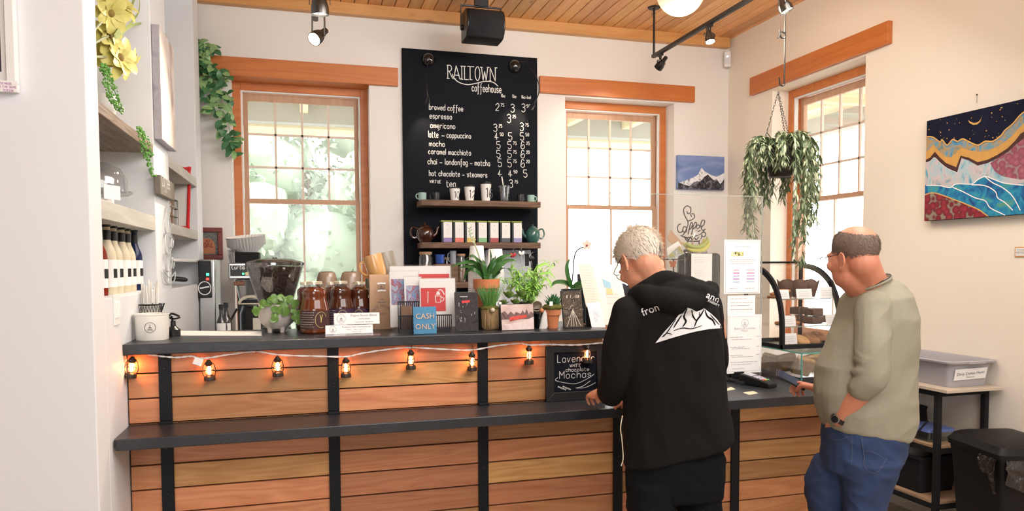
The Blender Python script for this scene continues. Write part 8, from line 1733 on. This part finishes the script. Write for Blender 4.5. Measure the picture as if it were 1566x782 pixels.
def glasses(parent, c, Q, s, mt, fy=.108, lr=.025):
    m = MB(); P = lambda x, y, z: Vector(c)+Q @ (V(x, y, z)*s); lens = MB()
    for sx in (-1, 1):
        ring = [P(sx*.034+lr*math.cos(a), fy, lr*.76*math.sin(a)) for a in [2*PI*i/20 for i in range(20)]]; m.tube(ring, .0014*s, 6, closed=True); lens.poly(ring)
        m.tube(cr([P(sx*(.034+lr), fy-.002, .008), P(sx*.072, fy-.012, .010), P(sx*.081, .04, .010), P(sx*.082, -.008, .012), P(sx*.080, -.026, -.004)], 5), .0016*s, 6)
    m.tube(cr([P(lr-.034, fy+.001, .004), P(0, fy+.004, .008), P(.034-lr, fy+.001, .004)], 4), .0013*s, 6); g = m.build('glasses', mt, parent); lens.build('lenses', M['glass'], g, smooth=False)
def eyes(parent, c, Q, s):
    for sx in (-1, 1):
        m = MB(); m.ball(Vector(c)+Q @ (V(sx*.033, .079, .001)*s), .0115*s, n=14, m=10); e = m.build('eye', mat('eye_white', (.75, .72, .68), .2), parent); m = MB(); m.ball(Vector(c)+Q @ (V(sx*.033, .0872, .0005)*s), (.005*s, .004*s, .005*s), Q, 12, 8); m.build('iris', mat('eye_iris', (.06, .05, .04), .15), e)
def project_px(mb, bvh, off):
    o = V(0, 0, CAMH); good = []
    nv = []
    for p in mb.v:
        d = ray(p.x, p.y).normalized(); h = bvh.ray_cast(o, d)
        if h[0] is None: nv.append(None); continue
        n = h[1] if h[1].dot(d) < 0 else -h[1]; nv.append(h[0]-d*off)
    fs = [f for f in mb.f if all(nv[i] is not None for i in f)]; used = sorted({i for f in fs for i in f}); mp_ = {o_: i for i, o_ in enumerate(used)}
    out = MB(); out.add([nv[i] for i in used], [tuple(mp_[i] for i in f) for f in fs]); return out
def px_poly(mb, pts, cuts=3):
    me = bmesh.new(); vs = [me.verts.new((u, v, 0)) for u, v in pts]; me.faces.new(vs); bmesh.ops.triangulate(me, faces=me.faces[:])
    for _ in range(cuts): bmesh.ops.subdivide_edges(me, edges=me.edges[:], cuts=1, use_grid_fill=True); bmesh.ops.triangulate(me, faces=me.faces[:])
    me.verts.index_update(); mb.add([v.co.copy() for v in me.verts], [tuple(v.index for v in f.verts) for f in me.faces]); me.free()

# ------------------------------------------------------------------ customer in the black hoodie
M['hoodie'] = mat('black_hoodie', (.0085, .0078, .0076), .9, spec=.15, bump=.25, bscale=420, noise_amt=.15, nscale=6); M['trousers'] = mat('black_trousers', (.0045, .0052, .0075), .9, spec=.15, bump=.2, bscale=300)
ya = 2.58; base = at(1032, 700, y=ya); base.z = 0
man = thing('person', 'white haired customer in a black hoodie with a white mountain print, leaning at the counter', 'person', base)
bb_ = MB(); hc = at(978.5, 401, y=2.66); a_ = math.radians(31); face = DH*math.cos(a_)-LH*math.sin(a_); HQ = head_frame(face, .74, .12); hs = 1.0
add_head(bb_, hc, HQ, hs)
nb = at(1016, 452, y=2.575); limb(bb_, [hc+HQ @ V(0, -.028, -.035), hc*.45+nb*.55+V(0, 0, .004), nb], [.058, .060, .072])
sl, sr_ = at(957, 486, y=2.56), at(1086, 470, y=2.60)
bb_.loft([prow(1018, 455, 40, .07, ya), prow(1018, 480, 70, .09, ya), prow(1024, 560, 64, .10, ya), prow(1032, 650, 64, .11, ya), prow(1034, 690, 64, .11, ya)])
el = at(937, 588, y=2.61); wl_ = at(921, 606, y=2.90); limb(bb_, [sl, at(942, 535, y=2.57), el, (el+wl_)/2+V(0, 0, .004), wl_], [.05, .047, .043, .041, .029])
hl_d = (at(903, 599, y=3.02)-wl_); add_hand(bb_, wl_, hl_d, V(-.35, -.1, .9), 1.0, (.7, .75, .8, .85), .8, 1)
er = at(1088, 590, y=2.76); wr = at(985, 611, y=2.92); limb(bb_, [sr_, at(1094, 530, y=2.66), er, (er+wr)/2, wr], [.05, .047, .042, .04, .028])
add_hand(bb_, wr, at(948, 612, y=3.01)-wr, V(.1, -.4, .8), 1.0, (.35, .45, .55, .6), .5, -1)
hip = at(1033, 700, y=ya)
for s, uu in ((-1, 995), (1, 1070)):
    k0 = at(uu, 782, y=ya); hp_ = at(uu+(4 if s < 0 else -4), 705, y=ya); foot = V(k0.x+.02*s, k0.y-.02, .09); kn = V((hp_.x+foot.x)/2, k0.y+.02, .48)
    limb(bb_, [hp_, kn, V(foot.x, foot.y-.03, .30), foot], [.075, .055, .05, .04])
body = smooth_where(remesh(bb_, .0036, 3), lambda p: p.z > 1.30, 7); body.build('body', M['skin'], man, ang=180)
# hoodie
h = MB()
h.loft([prow(1024, 424, 30, .055, 2.58), prow(1024, 436, 52, .085, ya, tilt=.10), prow(1022, 452, 70, .11, ya, tilt=.12), prow(1018, 478, 82, .125, ya, tilt=.05), prow(1021, 520, 84, .13, ya), prow(1028, 570, 80, .135, ya), prow(1034, 615, 79, .14, ya), prow(1037, 650, 82, .145, ya, tilt=.12), prow(1037, 689, 86, .15, ya, tilt=.26), prow(1037, 692, 83, .145, ya, tilt=.26)])
limb(h, [at(957, 480, y=2.56), at(944, 532, y=2.57), at(937, 586, y=2.61), at(934, 600, y=2.69)], [.064, .063, .056, .050])
limb(h, [at(1080, 468, y=2.60), at(1088, 530, y=2.66), at(1084, 590, y=2.76), at(1030, 606, y=2.86)], [.066, .062, .056, .048])
# folded hood: thick roll round the neck and a soft pouch on the back
hp_ = cr([at(968, 449, y=2.63), at(985, 452, y=2.52), at(1010, 457, y=2.47), at(1040, 462, y=2.455), at(1070, 459, y=2.48), at(1088, 447, y=2.55), at(1085, 436, y=2.63)], 5); n = len(hp_); h.tube(hp_, [.024+.020*math.sin(PI*i/(n-1)) for i in range(n)], 14)
hp_ = cr([at(967, 447, y=2.62), at(990, 438, y=2.54), at(1013, 427, y=2.52), at(1036, 430, y=2.52), at(1060, 435, y=2.55), at(1082, 438, y=2.62)], 5); n = len(hp_); h.tube(hp_, [.016+.020*math.sin(PI*i/(n-1)) for i in range(n)], 12)
h.ball(at(1036, 446, y=2.50), (.125, .05, .045), rotz(-.28), 20, 12)
hood = remesh(h, .006, 6)
def foldsA(p, nr):
    a = .011*noise.noise(V(p.x*7+p.z*2, p.y*7, p.z*3.0))+.010*(.4-abs(noise.noise(V(p.x*8+p.z*3, p.y*8, p.z*3.5)+V(2, 0, 4))))+.006*noise.noise(V(p.x*16+p.z*5, p.y*14, p.z*6)+V(5, 0, 0)); return a
displace(hood, foldsA)
ho = hood.build('hoodie', M['hoodie'], man, ang=180)
bv = BVHTree.FromPolygons([tuple(p) for p in hood.v], hood.f)
pm = MB(); px_poly(pm, [(1002.5, 525), (1015, 509), (1026, 497), (1031, 491), (1038, 482), (1045, 479), (1051, 471), (1058, 473), (1065, 477), (1071, 475), (1077, 472), (1088, 480.5), (1097, 489), (1103, 498), (1104, 502), (1085, 503.5), (1065, 507), (1049, 511), (1028, 517)], 3)
M['print_white'] = mat('print_white', (.70, .70, .70), .8)
project_px(pm, bv, .004).build('mountain_print', M['print_white'], ho, ang=180)
pm = MB()
def pst(P, w_):
    C = cr([V(u, v, 0) for u, v in P], 6) if len(P) > 2 else [V(*P[0], 0)+(V(*P[1], 0)-V(*P[0], 0))*i/6 for i in range(7)]; n = len(C); pm.strip(C, [w_*(.35+.65*math.sin(PI*(i+.5)/n)) for i in range(n)], (0, 0, 1))
for P, w_ in (([(1051, 472), (1046, 484), (1049, 492), (1044, 500)], 3.2), ([(1044, 480), (1036, 492), (1030, 502)], 2.4), ([(1058, 474), (1060, 484), (1066, 492)], 2.6), ([(1077, 473), (1072, 482), (1066, 490), (1062, 500)], 2.8), ([(1078, 474), (1082, 484), (1090, 490), (1094, 498)], 3.0), ([(1086, 481), (1092, 488), (1100, 497)], 1.8), ([(1034, 488), (1022, 506), (1014, 516)], 1.8), ([(1030, 506), (1044, 502), (1058, 503), (1074, 498)], 1.8), ([(1012, 516), (1020, 510), (1028, 512)], 1.6), ([(1070, 477), (1070, 486)], 1.6)): pst(P, w_)
project_px(pm, bv, .0055).build('print_lines', M['hoodie'], ho, ang=180)
def px_text(txt, u, v, size, rot, arc=0):
    q = MB(); text_mesh(q, txt, (0, 0, 0), (1, 0, 0), (0, -1, 0), size, (0, 0, 1), 0, 'LEFT'); c_, s_ = math.cos(rot), math.sin(rot)
    q.v = [V(u+p.x*c_-p.y*s_+0, v+p.x*s_+p.y*c_+arc*(p.x/20)**2, 0) for p in q.v]; return q
for q in (px_text('fron', 983.5, 484, 17, -.42, 1.2), px_text('and', 1079, 455, 15, .42), px_text('Nelson', 1082, 461.5, 6.5, .40)): project_px(q, bv, .0045).build('printed_word', M['print_white'], ho, ang=180)
m = MB(); C = cr([at(952, 636, y=2.52), at(949, 655, y=2.50), at(951, 672, y=2.50), at(953, 700, y=2.50), at(950, 713, y=2.50)], 5); m.tube(C, .002, 5); m.build('drawstring', mat('cord_beige', (.55, .48, .36), .7), ho)
# trousers
tq = MB(); tq.loft([prow(1033, 665, 66, .115, ya), prow(1033, 700, 75, .135, ya), prow(1031, 735, 74, .135, ya), prow(1031, 758, 72, .125, ya)])
for uu, hw in ((995, 37), (1069, 34)):
    k0 = at(uu, 782, y=ya); r0 = hw*ppm(k0); t0 = at(uu+(6 if uu < 1030 else -6), 735, y=ya)
    tq.loft([oval(t0, r0*.98, .115, LH, DH), oval(k0, r0, .11, LH, DH), oval(V(k0.x, k0.y+.01, .62), r0*.88, .095, LH, DH), oval(V(k0.x, k0.y, .42), r0*.82, .085, LH, DH), oval(V(k0.x, k0.y-.02, .10), r0*.80, .085, LH, DH), oval(V(k0.x, k0.y-.02, .07), r0*.74, .08, LH, DH)])
tr = remesh(tq, .006, 5); displace(tr, lambda p, nr: .009*noise.noise(V(p.x*9, p.y*9, p.z*5))+.005*noise.noise(V(p.x*22+p.z*9, p.y*20, p.z*16))); tr.build('trousers', M['trousers'], man, ang=180)
def shoes(man_, pos, d, mt):
    for p in pos:
        q = Matrix((Vector(d).cross(V(0, 0, 1)), Vector(d), V(0, 0, 1))).transposed(); m = MB()
        m.loft([[Vector((p[0], p[1], 0))+q @ V(x*w_, y0+0, z0+z_*hh) for x, z_ in ((-1, 0), (-.95, .5), (-.5, 1), (.5, 1), (.95, .5), (1, 0))] for y0, w_, hh, z0 in ((-.09, .030, .07, .003), (-.06, .040, .09, .003), (.02, .042, .085, .003), (.10, .048, .055, .003), (.17, .044, .04, .003), (.20, .025, .025, .003))]); m.build('shoe', mt, man_, ang=60, bevel=.004)
M['shoe'] = mat('shoe_dark', (.03, .028, .028), .5)
shoes(man, [(at(995, 782, y=ya).x-.02, ya-.02), (at(1069, 782, y=ya).x+.02, ya-.02)], DH, M['shoe'])
# hair, glasses
M['hair_w'] = mat('white_hair', (.82, .74, .64), .55, noise_amt=.14, nscale=60); M['hair_g'] = mat('grey_hair', (.34, .29, .25), .6, noise_amt=.3, nscale=60)
def allowA(p):
    if p.y > .055: return p.z > .075
    if p.y > -.005: return p.z > .018+.25*max(0, p.y)
    if p.y > -.03: return p.z > -.005
    return p.z > -.030
flowA = lambda p: V(.3*p.x/.07, -.5, -.5) if p.y > 0 else V(.2*p.x/.07, -.35, -.9)
cap = cap_shell('hair', M['hair_w'], man, hc, HQ, hs, allowA, 1.07, .06)
strands('hair_strands', M['hair_w'], cap, hc, HQ, hs*1.06, allowA, 4600, .030, .0021, flowA, 2, .45)
strands('nape_hair', M['hair_g'], cap, hc, HQ, hs*1.05, lambda p: allowA(p) and p.y < -.035 and p.z < .012, 900, .014, .002, lambda p: V(0, -.2, -1), 3, .1)
glasses(man, hc, HQ, hs, mat('spectacle_frame', (.02, .02, .03), .3), .098, .020); eyes(man, hc, HQ, hs)
m = MB(); e0 = hc+HQ @ V(-.082, -.002, -.052); m.ball(e0, .0028, n=10, m=6); m.build('earring', M['chrome'], man)

# ------------------------------------------------------------------ bald customer in the sage shirt
yb = 2.45; base = at(1322, 700, y=yb); base.z = 0
man2 = thing('person', 'balding customer in a sage long sleeved shirt and blue jeans holding a phone', 'person', base)
M['skin2'] = mat('skin_ruddy', (.60, .235, .14), .48, noise_amt=.12, nscale=14, sss=.12, bump=.05, bscale=200)
M['shirt'] = mat('sage_shirt', (.29, .27, .20), .85, bump=.2, bscale=350, noise_amt=.05, nscale=5)
b2 = MB(); hc2 = at(1304.5, 394, y=2.43); a_ = math.radians(30); face = DH*math.cos(a_)-LH*math.sin(a_); HQ2 = head_frame(face, .12, 0); hs2 = .99
add_head(b2, hc2, HQ2, hs2)
nb2 = at(1334, 450, y=2.455); limb(b2, [hc2+HQ2 @ V(0, -.040, -.025), hc2*.5+nb2*.5+HQ2 @ V(0, -.012, .0), nb2, nb2-V(0, 0, .05)], [.062, .070, .080, .085]); limb(b2, [hc2+HQ2 @ V(0, .025, -.070), nb2+V(-.01, 0, .0)], [.056, .068])
b2.loft([prow(1337, 455, 26, .08, yb), prow(1338, 490, 36, .11, yb), prow(1330, 560, 46, .12, yb), prow(1324, 640, 48, .11, yb), prow(1322, 680, 42, .11, yb)])
s2 = at(1336, 478, y=2.36); e2 = at(1336, 574, y=2.30); w2 = at(1284, 641, y=2.415); limb(b2, [s2, at(1337, 525, y=2.32), e2, (e2*.5+w2*.5)+V(0, 0, .0), w2], [.05, .048, .044, .044, .032])
add_hand(b2, w2, at(1271, 670, y=2.50)-w2, V(-.6, -.6, .2), 1.0, (.3, .3, .3, .35), .3, -1)
s3 = at(1322, 482, y=2.57); e3 = at(1298, 570, y=2.66); w3 = at(1251, 595, y=2.86); limb(b2, [s3, at(1309, 525, y=2.62), e3, (e3+w3)/2, w3], [.042, .042, .040, .038, .030])
hd = at(1218, 586, y=2.99)-w3; add_hand(b2, w3, hd, V(.35, -.50, .55), 1.0, (.75, .85, .95, 1.0), .9, -1, .03)
for uu, yy in ((1268, 2.56), (1325, 2.38)):
    k0 = at(uu, 782, y=yy); h0 = at(uu+(22 if uu < 1300 else 0), 700, y=yy); limb(b2, [h0, k0, V(k0.x, k0.y, .3), V(k0.x, k0.y-.02, .09)], [.058, .054, .05, .04])
body = smooth_where(remesh(b2, .0036, 3), lambda p: p.z > 1.30, 7); body.build('body', M['skin2'], man2, ang=180)
# shirt
s_ = MB()
s_.loft([prow(1334, 428, 19, .06, 2.45, tilt=.25), prow(1337, 440, 36, .10, 2.45, tilt=.18), prow(1340, 456, 46, .155, yb, tilt=.1), prow(1342, 485, 54, .18, yb), prow(1334, 520, 63, .175, yb), prow(1324, 560, 70, .165, yb), prow(1322, 600, 71, .160, yb), prow(1323, 632, 70, .160, yb, tilt=-.10), prow(1323, 658, 62, .155, yb, tilt=-.16), prow(1323, 661, 59, .150, yb, tilt=-.16)])
limb(s_, [at(1336, 470, y=2.36), at(1335, 520, y=2.315), at(1335, 560, y=2.30), at(1333, 578, y=2.30), at(1320, 592, y=2.325)], [.068, .064, .061, .059, .053])
for t_, r in ((.15, .068), (.35, .064), (.55, .060)):
    A = at(1336, 535, y=2.30); B = at(1322, 596, y=2.325); c = A*(1-t_)+B*t_+V(0, 0, 0); d = (B-A).normalized(); a1 = d.orthogonal().normalized(); a2 = d.cross(a1); s_.tube([c+(a1*math.cos(x)+a2*math.sin(x))*.050+d*.012*math.sin(x*2+t_*9) for x in [2*PI*i/20 for i in range(20)]], .0135, 8, closed=True)
limb(s_, [at(1318, 470, y=2.56), at(1307, 520, y=2.62), at(1299, 568, y=2.66), at(1270, 590, y=2.77)], [.066, .062, .056, .046])
shirt = remesh(s_, .006, 4)
sa = at(1336, 470, y=2.36)
def foldsB(p, nr):
    low = max(0, min(1, (1.05-p.z)/.15)); return .010*noise.noise(V(p.x*8, p.y*8, p.z*5)+V(3, 1, 0))+.010*(.4-abs(noise.noise(V(p.x*9-p.z*5, p.y*9+p.z*4, p.z*8))))+.006*low*noise.noise(V(p.x*16, p.y*16, p.z*7))
displace(shirt, foldsB); so = shirt.build('shirt', M['shirt'], man2, ang=180)
m = MB(); m.tube([q for q in prow(1330, 434, 27, .082, 2.448, tilt=.42)], .006, 8, closed=True)
m.build('collar', M['shirt'], so)
# jeans
M['denim'] = mat('denim', (.020, .042, .112), .85, bump=.3, bscale=500, noise_amt=.35, nscale=7)
j = MB(); j.loft([prow(1322, 640, 56, .135, yb), prow(1322, 665, 60, .15, yb), prow(1319, 695, 58, .15, yb), prow(1312, 718, 50, .135, yb)])
for P in ([(1290, 700, 38, 2.52), (1272, 735, 37, 2.55), (1266, 765, 32, 2.56), (1268, 790, 29, 2.56)], [(1326, 700, 48, 2.40), (1324, 735, 36, 2.39), (1323, 765, 31, 2.385), (1322, 790, 29, 2.38)]):
    rg = [prow(u, v, hw, hw*.0026*1.05, yy) for u, v, hw, yy in P]; k0 = at(P[-1][0], 790, y=P[-1][3]); rg += [oval(V(k0.x, k0.y, z), r, r*1.05, LH, DH) for z, r in ((.48, .072), (.30, .066), (.10, .064), (.06, .06))]; j.loft(rg)
je = remesh(j, .006, 22); displace(je, lambda p, nr: .010*noise.noise(V(p.x*9, p.y*9, p.z*6))+.009*(.5-abs(noise.noise(V(p.x*14+p.z*9, p.y*14, p.z*17))))); jo = je.build('jeans', M['denim'], man2, ang=180)
bv2 = BVHTree.FromPolygons([tuple(p) for p in je.v], je.f)
pm = MB(); px_poly(pm, [(1317, 668), (1356, 676), (1357, 700), (1341, 723), (1323, 716), (1321, 695)], 3); project_px(pm, bv2, .003).build('back_pocket', M['denim'], jo, ang=180)
pm = MB()
for P in ([(1317, 668), (1321, 695), (1323, 716), (1341, 723), (1357, 700)], [(1323, 690), (1338, 693), (1354, 703)], [(1302, 655), (1303, 690), (1302, 712)], [(1264, 668), (1280, 674), (1297, 668)]): pm.strip(cr([V(u, v, 0) for u, v in P], 5), .9, (0, 0, 1))
project_px(pm, bv2, .004).build('stitching', mat('denim_stitch', (.07, .09, .14), .8), jo, ang=180)
shoes(man2, [(at(1268, 782, y=2.56).x, 2.54), (at(1322, 782, y=2.38).x, 2.36)], face, M['shoe'])
# hair, glasses, cord, watch
M['hair_b'] = mat('cropped_hair', (.19, .132, .100), .65, noise_amt=.35, nscale=120)
bald = V(.0, -.30, .95).normalized()
def allowB(p):
    t = V(p.x/.075, (p.y+.014)/.096, (p.z-.042)/.083).normalized()
    if t.dot(bald) > .67: return False
    if p.y > .06: return p.z > .078 and t.dot(bald) < .7
    if p.y > -.002: return p.z > .010+.3*max(0, p.y)
    if p.y > -.03: return p.z > .0
    return p.z > -.012
cap = cap_shell('hair', M['hair_b'], man2, hc2, HQ2, hs2, allowB, 1.004, .012)
strands('hair_strands', M['hair_b'], cap, hc2, HQ2, hs2*.985, allowB, 4200, .009, .0015, lambda p: V(0, -.4, -.8), 5, .35)
glasses(man2, hc2, HQ2, hs2, mat('spectacle_dark', (.02, .025, .04), .3)); eyes(man2, hc2, HQ2, hs2)
m = MB(); m.tube([q for q in prow(1329, 432, 27.5, .083, 2.448, tilt=.46)], .0024, 6, closed=True); m.build('neck_cord', M['black'], man2)
d = (w2-e2).normalized(); a1 = d.orthogonal().normalized(); a2 = d.cross(a1); wc = w2-d*.004
m = MB(); m.loft([[wc+d*z+(a1*math.cos(x)+a2*math.sin(x))*r for x in [2*PI*i/24 for i in range(24)]] for z, r in ((-.010, .033), (-.010, .0365), (.010, .0355), (.010, .032))], cap=False); wa = m.build('watch_strap', M['black'], man2)
out = (V(0, 0, CAMH)-wc).normalized()+V(-.5, 0, .2); out = (out-d*out.dot(d)).normalized(); m = MB(); m.cyl(wc+out*.034, wc+out*.044, .018, .017, 20); m.build('watch_case', M['chrome'], wa); m = MB(); m.cyl(wc+out*.0442, wc+out*.0446, .014, .014, 20); m.build('watch_dial', M['black'], wa)
# his phone
c = at(1209, 581, y=2.965); A = at(1190, 570.5, y=2.99); B = at(1226, 589, y=2.94); dl = (B-A).normalized(); up_ = V(.25, -.55, .70); up_ = (up_-dl*up_.dot(dl)).normalized(); sd = dl.cross(up_); Q = Matrix((dl, sd, up_)).transposed()
t = thing('mobile_phone', 'dark mobile phone held out over the pay counter by the man in the sage shirt', 'phone', c); m = MB(); m.box(c, (.148, .07, .009), Q); m.build('phone_body', M['black'], t, smooth=False, bevel=.004); m = MB(); m.box(c+up_*.0048, (.138, .064, .0006), Q); m.build('phone_screen', mat('phone_screen', (.02, .03, .06), .08), t, smooth=False)

# ------------------------------------------------------------------ barista behind the bar, almost wholly hidden
y3 = 4.40; c3 = at(986, 400, y=y3); o3 = V(c3.x, y3, 0); bar_ = thing('person', 'barista in a navy short sleeved top, mostly hidden behind the white haired customer', 'person', o3)
b3 = MB(); hq = head_frame((-.5, -.8, 0), .35); o3u = o3+V(0, 0, .085); h3 = o3u+V(.02, -.02, 1.50); add_head(b3, h3, hq, .96); limb(b3, [h3+hq @ V(0, -.03, -.04), o3u+V(.01, 0, 1.36)], [.05, .06])
b3.loft([oval(o3u+V(0, 0, z), a, b, V(1, 0, 0), V(0, 1, 0)) for z, a, b in ((1.36, .10, .06), (1.28, .165, .09), (1.05, .14, .09), (.88, .16, .10))])
for s in (-1, 1):
    sh = o3u+V(.175*s, 0, 1.32); el_ = o3u+V(.235*s, -.05, 1.08); wr_ = o3u+V(.12*s, -.26, 1.02); limb(b3, [sh, (sh+el_)/2, el_, wr_], [.045, .042, .038, .026]); add_hand(b3, wr_, V(-.2*s, -.9, -.1), V(0, 0, 1), .92, (.5, .5, .5, .5), .5, -s)
    limb(b3, [o3+V(.085*s, 0, .98), o3+V(.09*s, 0, .48), o3+V(.09*s, .02, .09)], [.08, .055, .038])
remesh(b3, .0045, 3).build('body', M['skin'], bar_, ang=180)
g = MB(); g.loft([oval(o3u+V(0, 0, z), a, b, V(1, 0, 0), V(0, 1, 0)) for z, a, b in ((1.375, .105, .07), (1.345, .17, .095), (1.28, .19, .11), (1.05, .165, .11), (.85, .185, .125))])
for s in (-1, 1): limb(g, [o3u+V(.17*s, 0, 1.325), o3u+V(.205*s, -.02, 1.22)], [.062, .058])
M['navy_top'] = mat('navy_top', (.012, .012, .028), .85); remesh(g, .007, 4).build('top', M['navy_top'], bar_, ang=180)
g = MB(); g.loft([oval(o3+V(0, 0, z), a, b, V(1, 0, 0), V(0, 1, 0)) for z, a, b in ((1.0, .17, .115), (.80, .18, .12), (.68, .17, .11))])
for s in (-1, 1): g.loft([oval(o3+V(.088*s, 0, z), r, r*1.05, V(1, 0, 0), V(0, 1, 0)) for z, r in ((.78, .088), (.45, .068), (.08, .06))])
remesh(g, .008, 4).build('trousers', M['trousers'], bar_, ang=180)
cap = cap_shell('hair', M['hair_b'], bar_, h3, hq, .96, lambda p: (p.z > .07 if p.y > .05 else p.z > .01 if p.y > -.01 else p.z > -.07), 1.07, .04); eyes(bar_, h3, hq, .96)
shoes(bar_, [(o3.x-.09, o3.y+.02), (o3.x+.09, o3.y+.02)], V(-.3, -.95, 0).normalized(), M['shoe'])
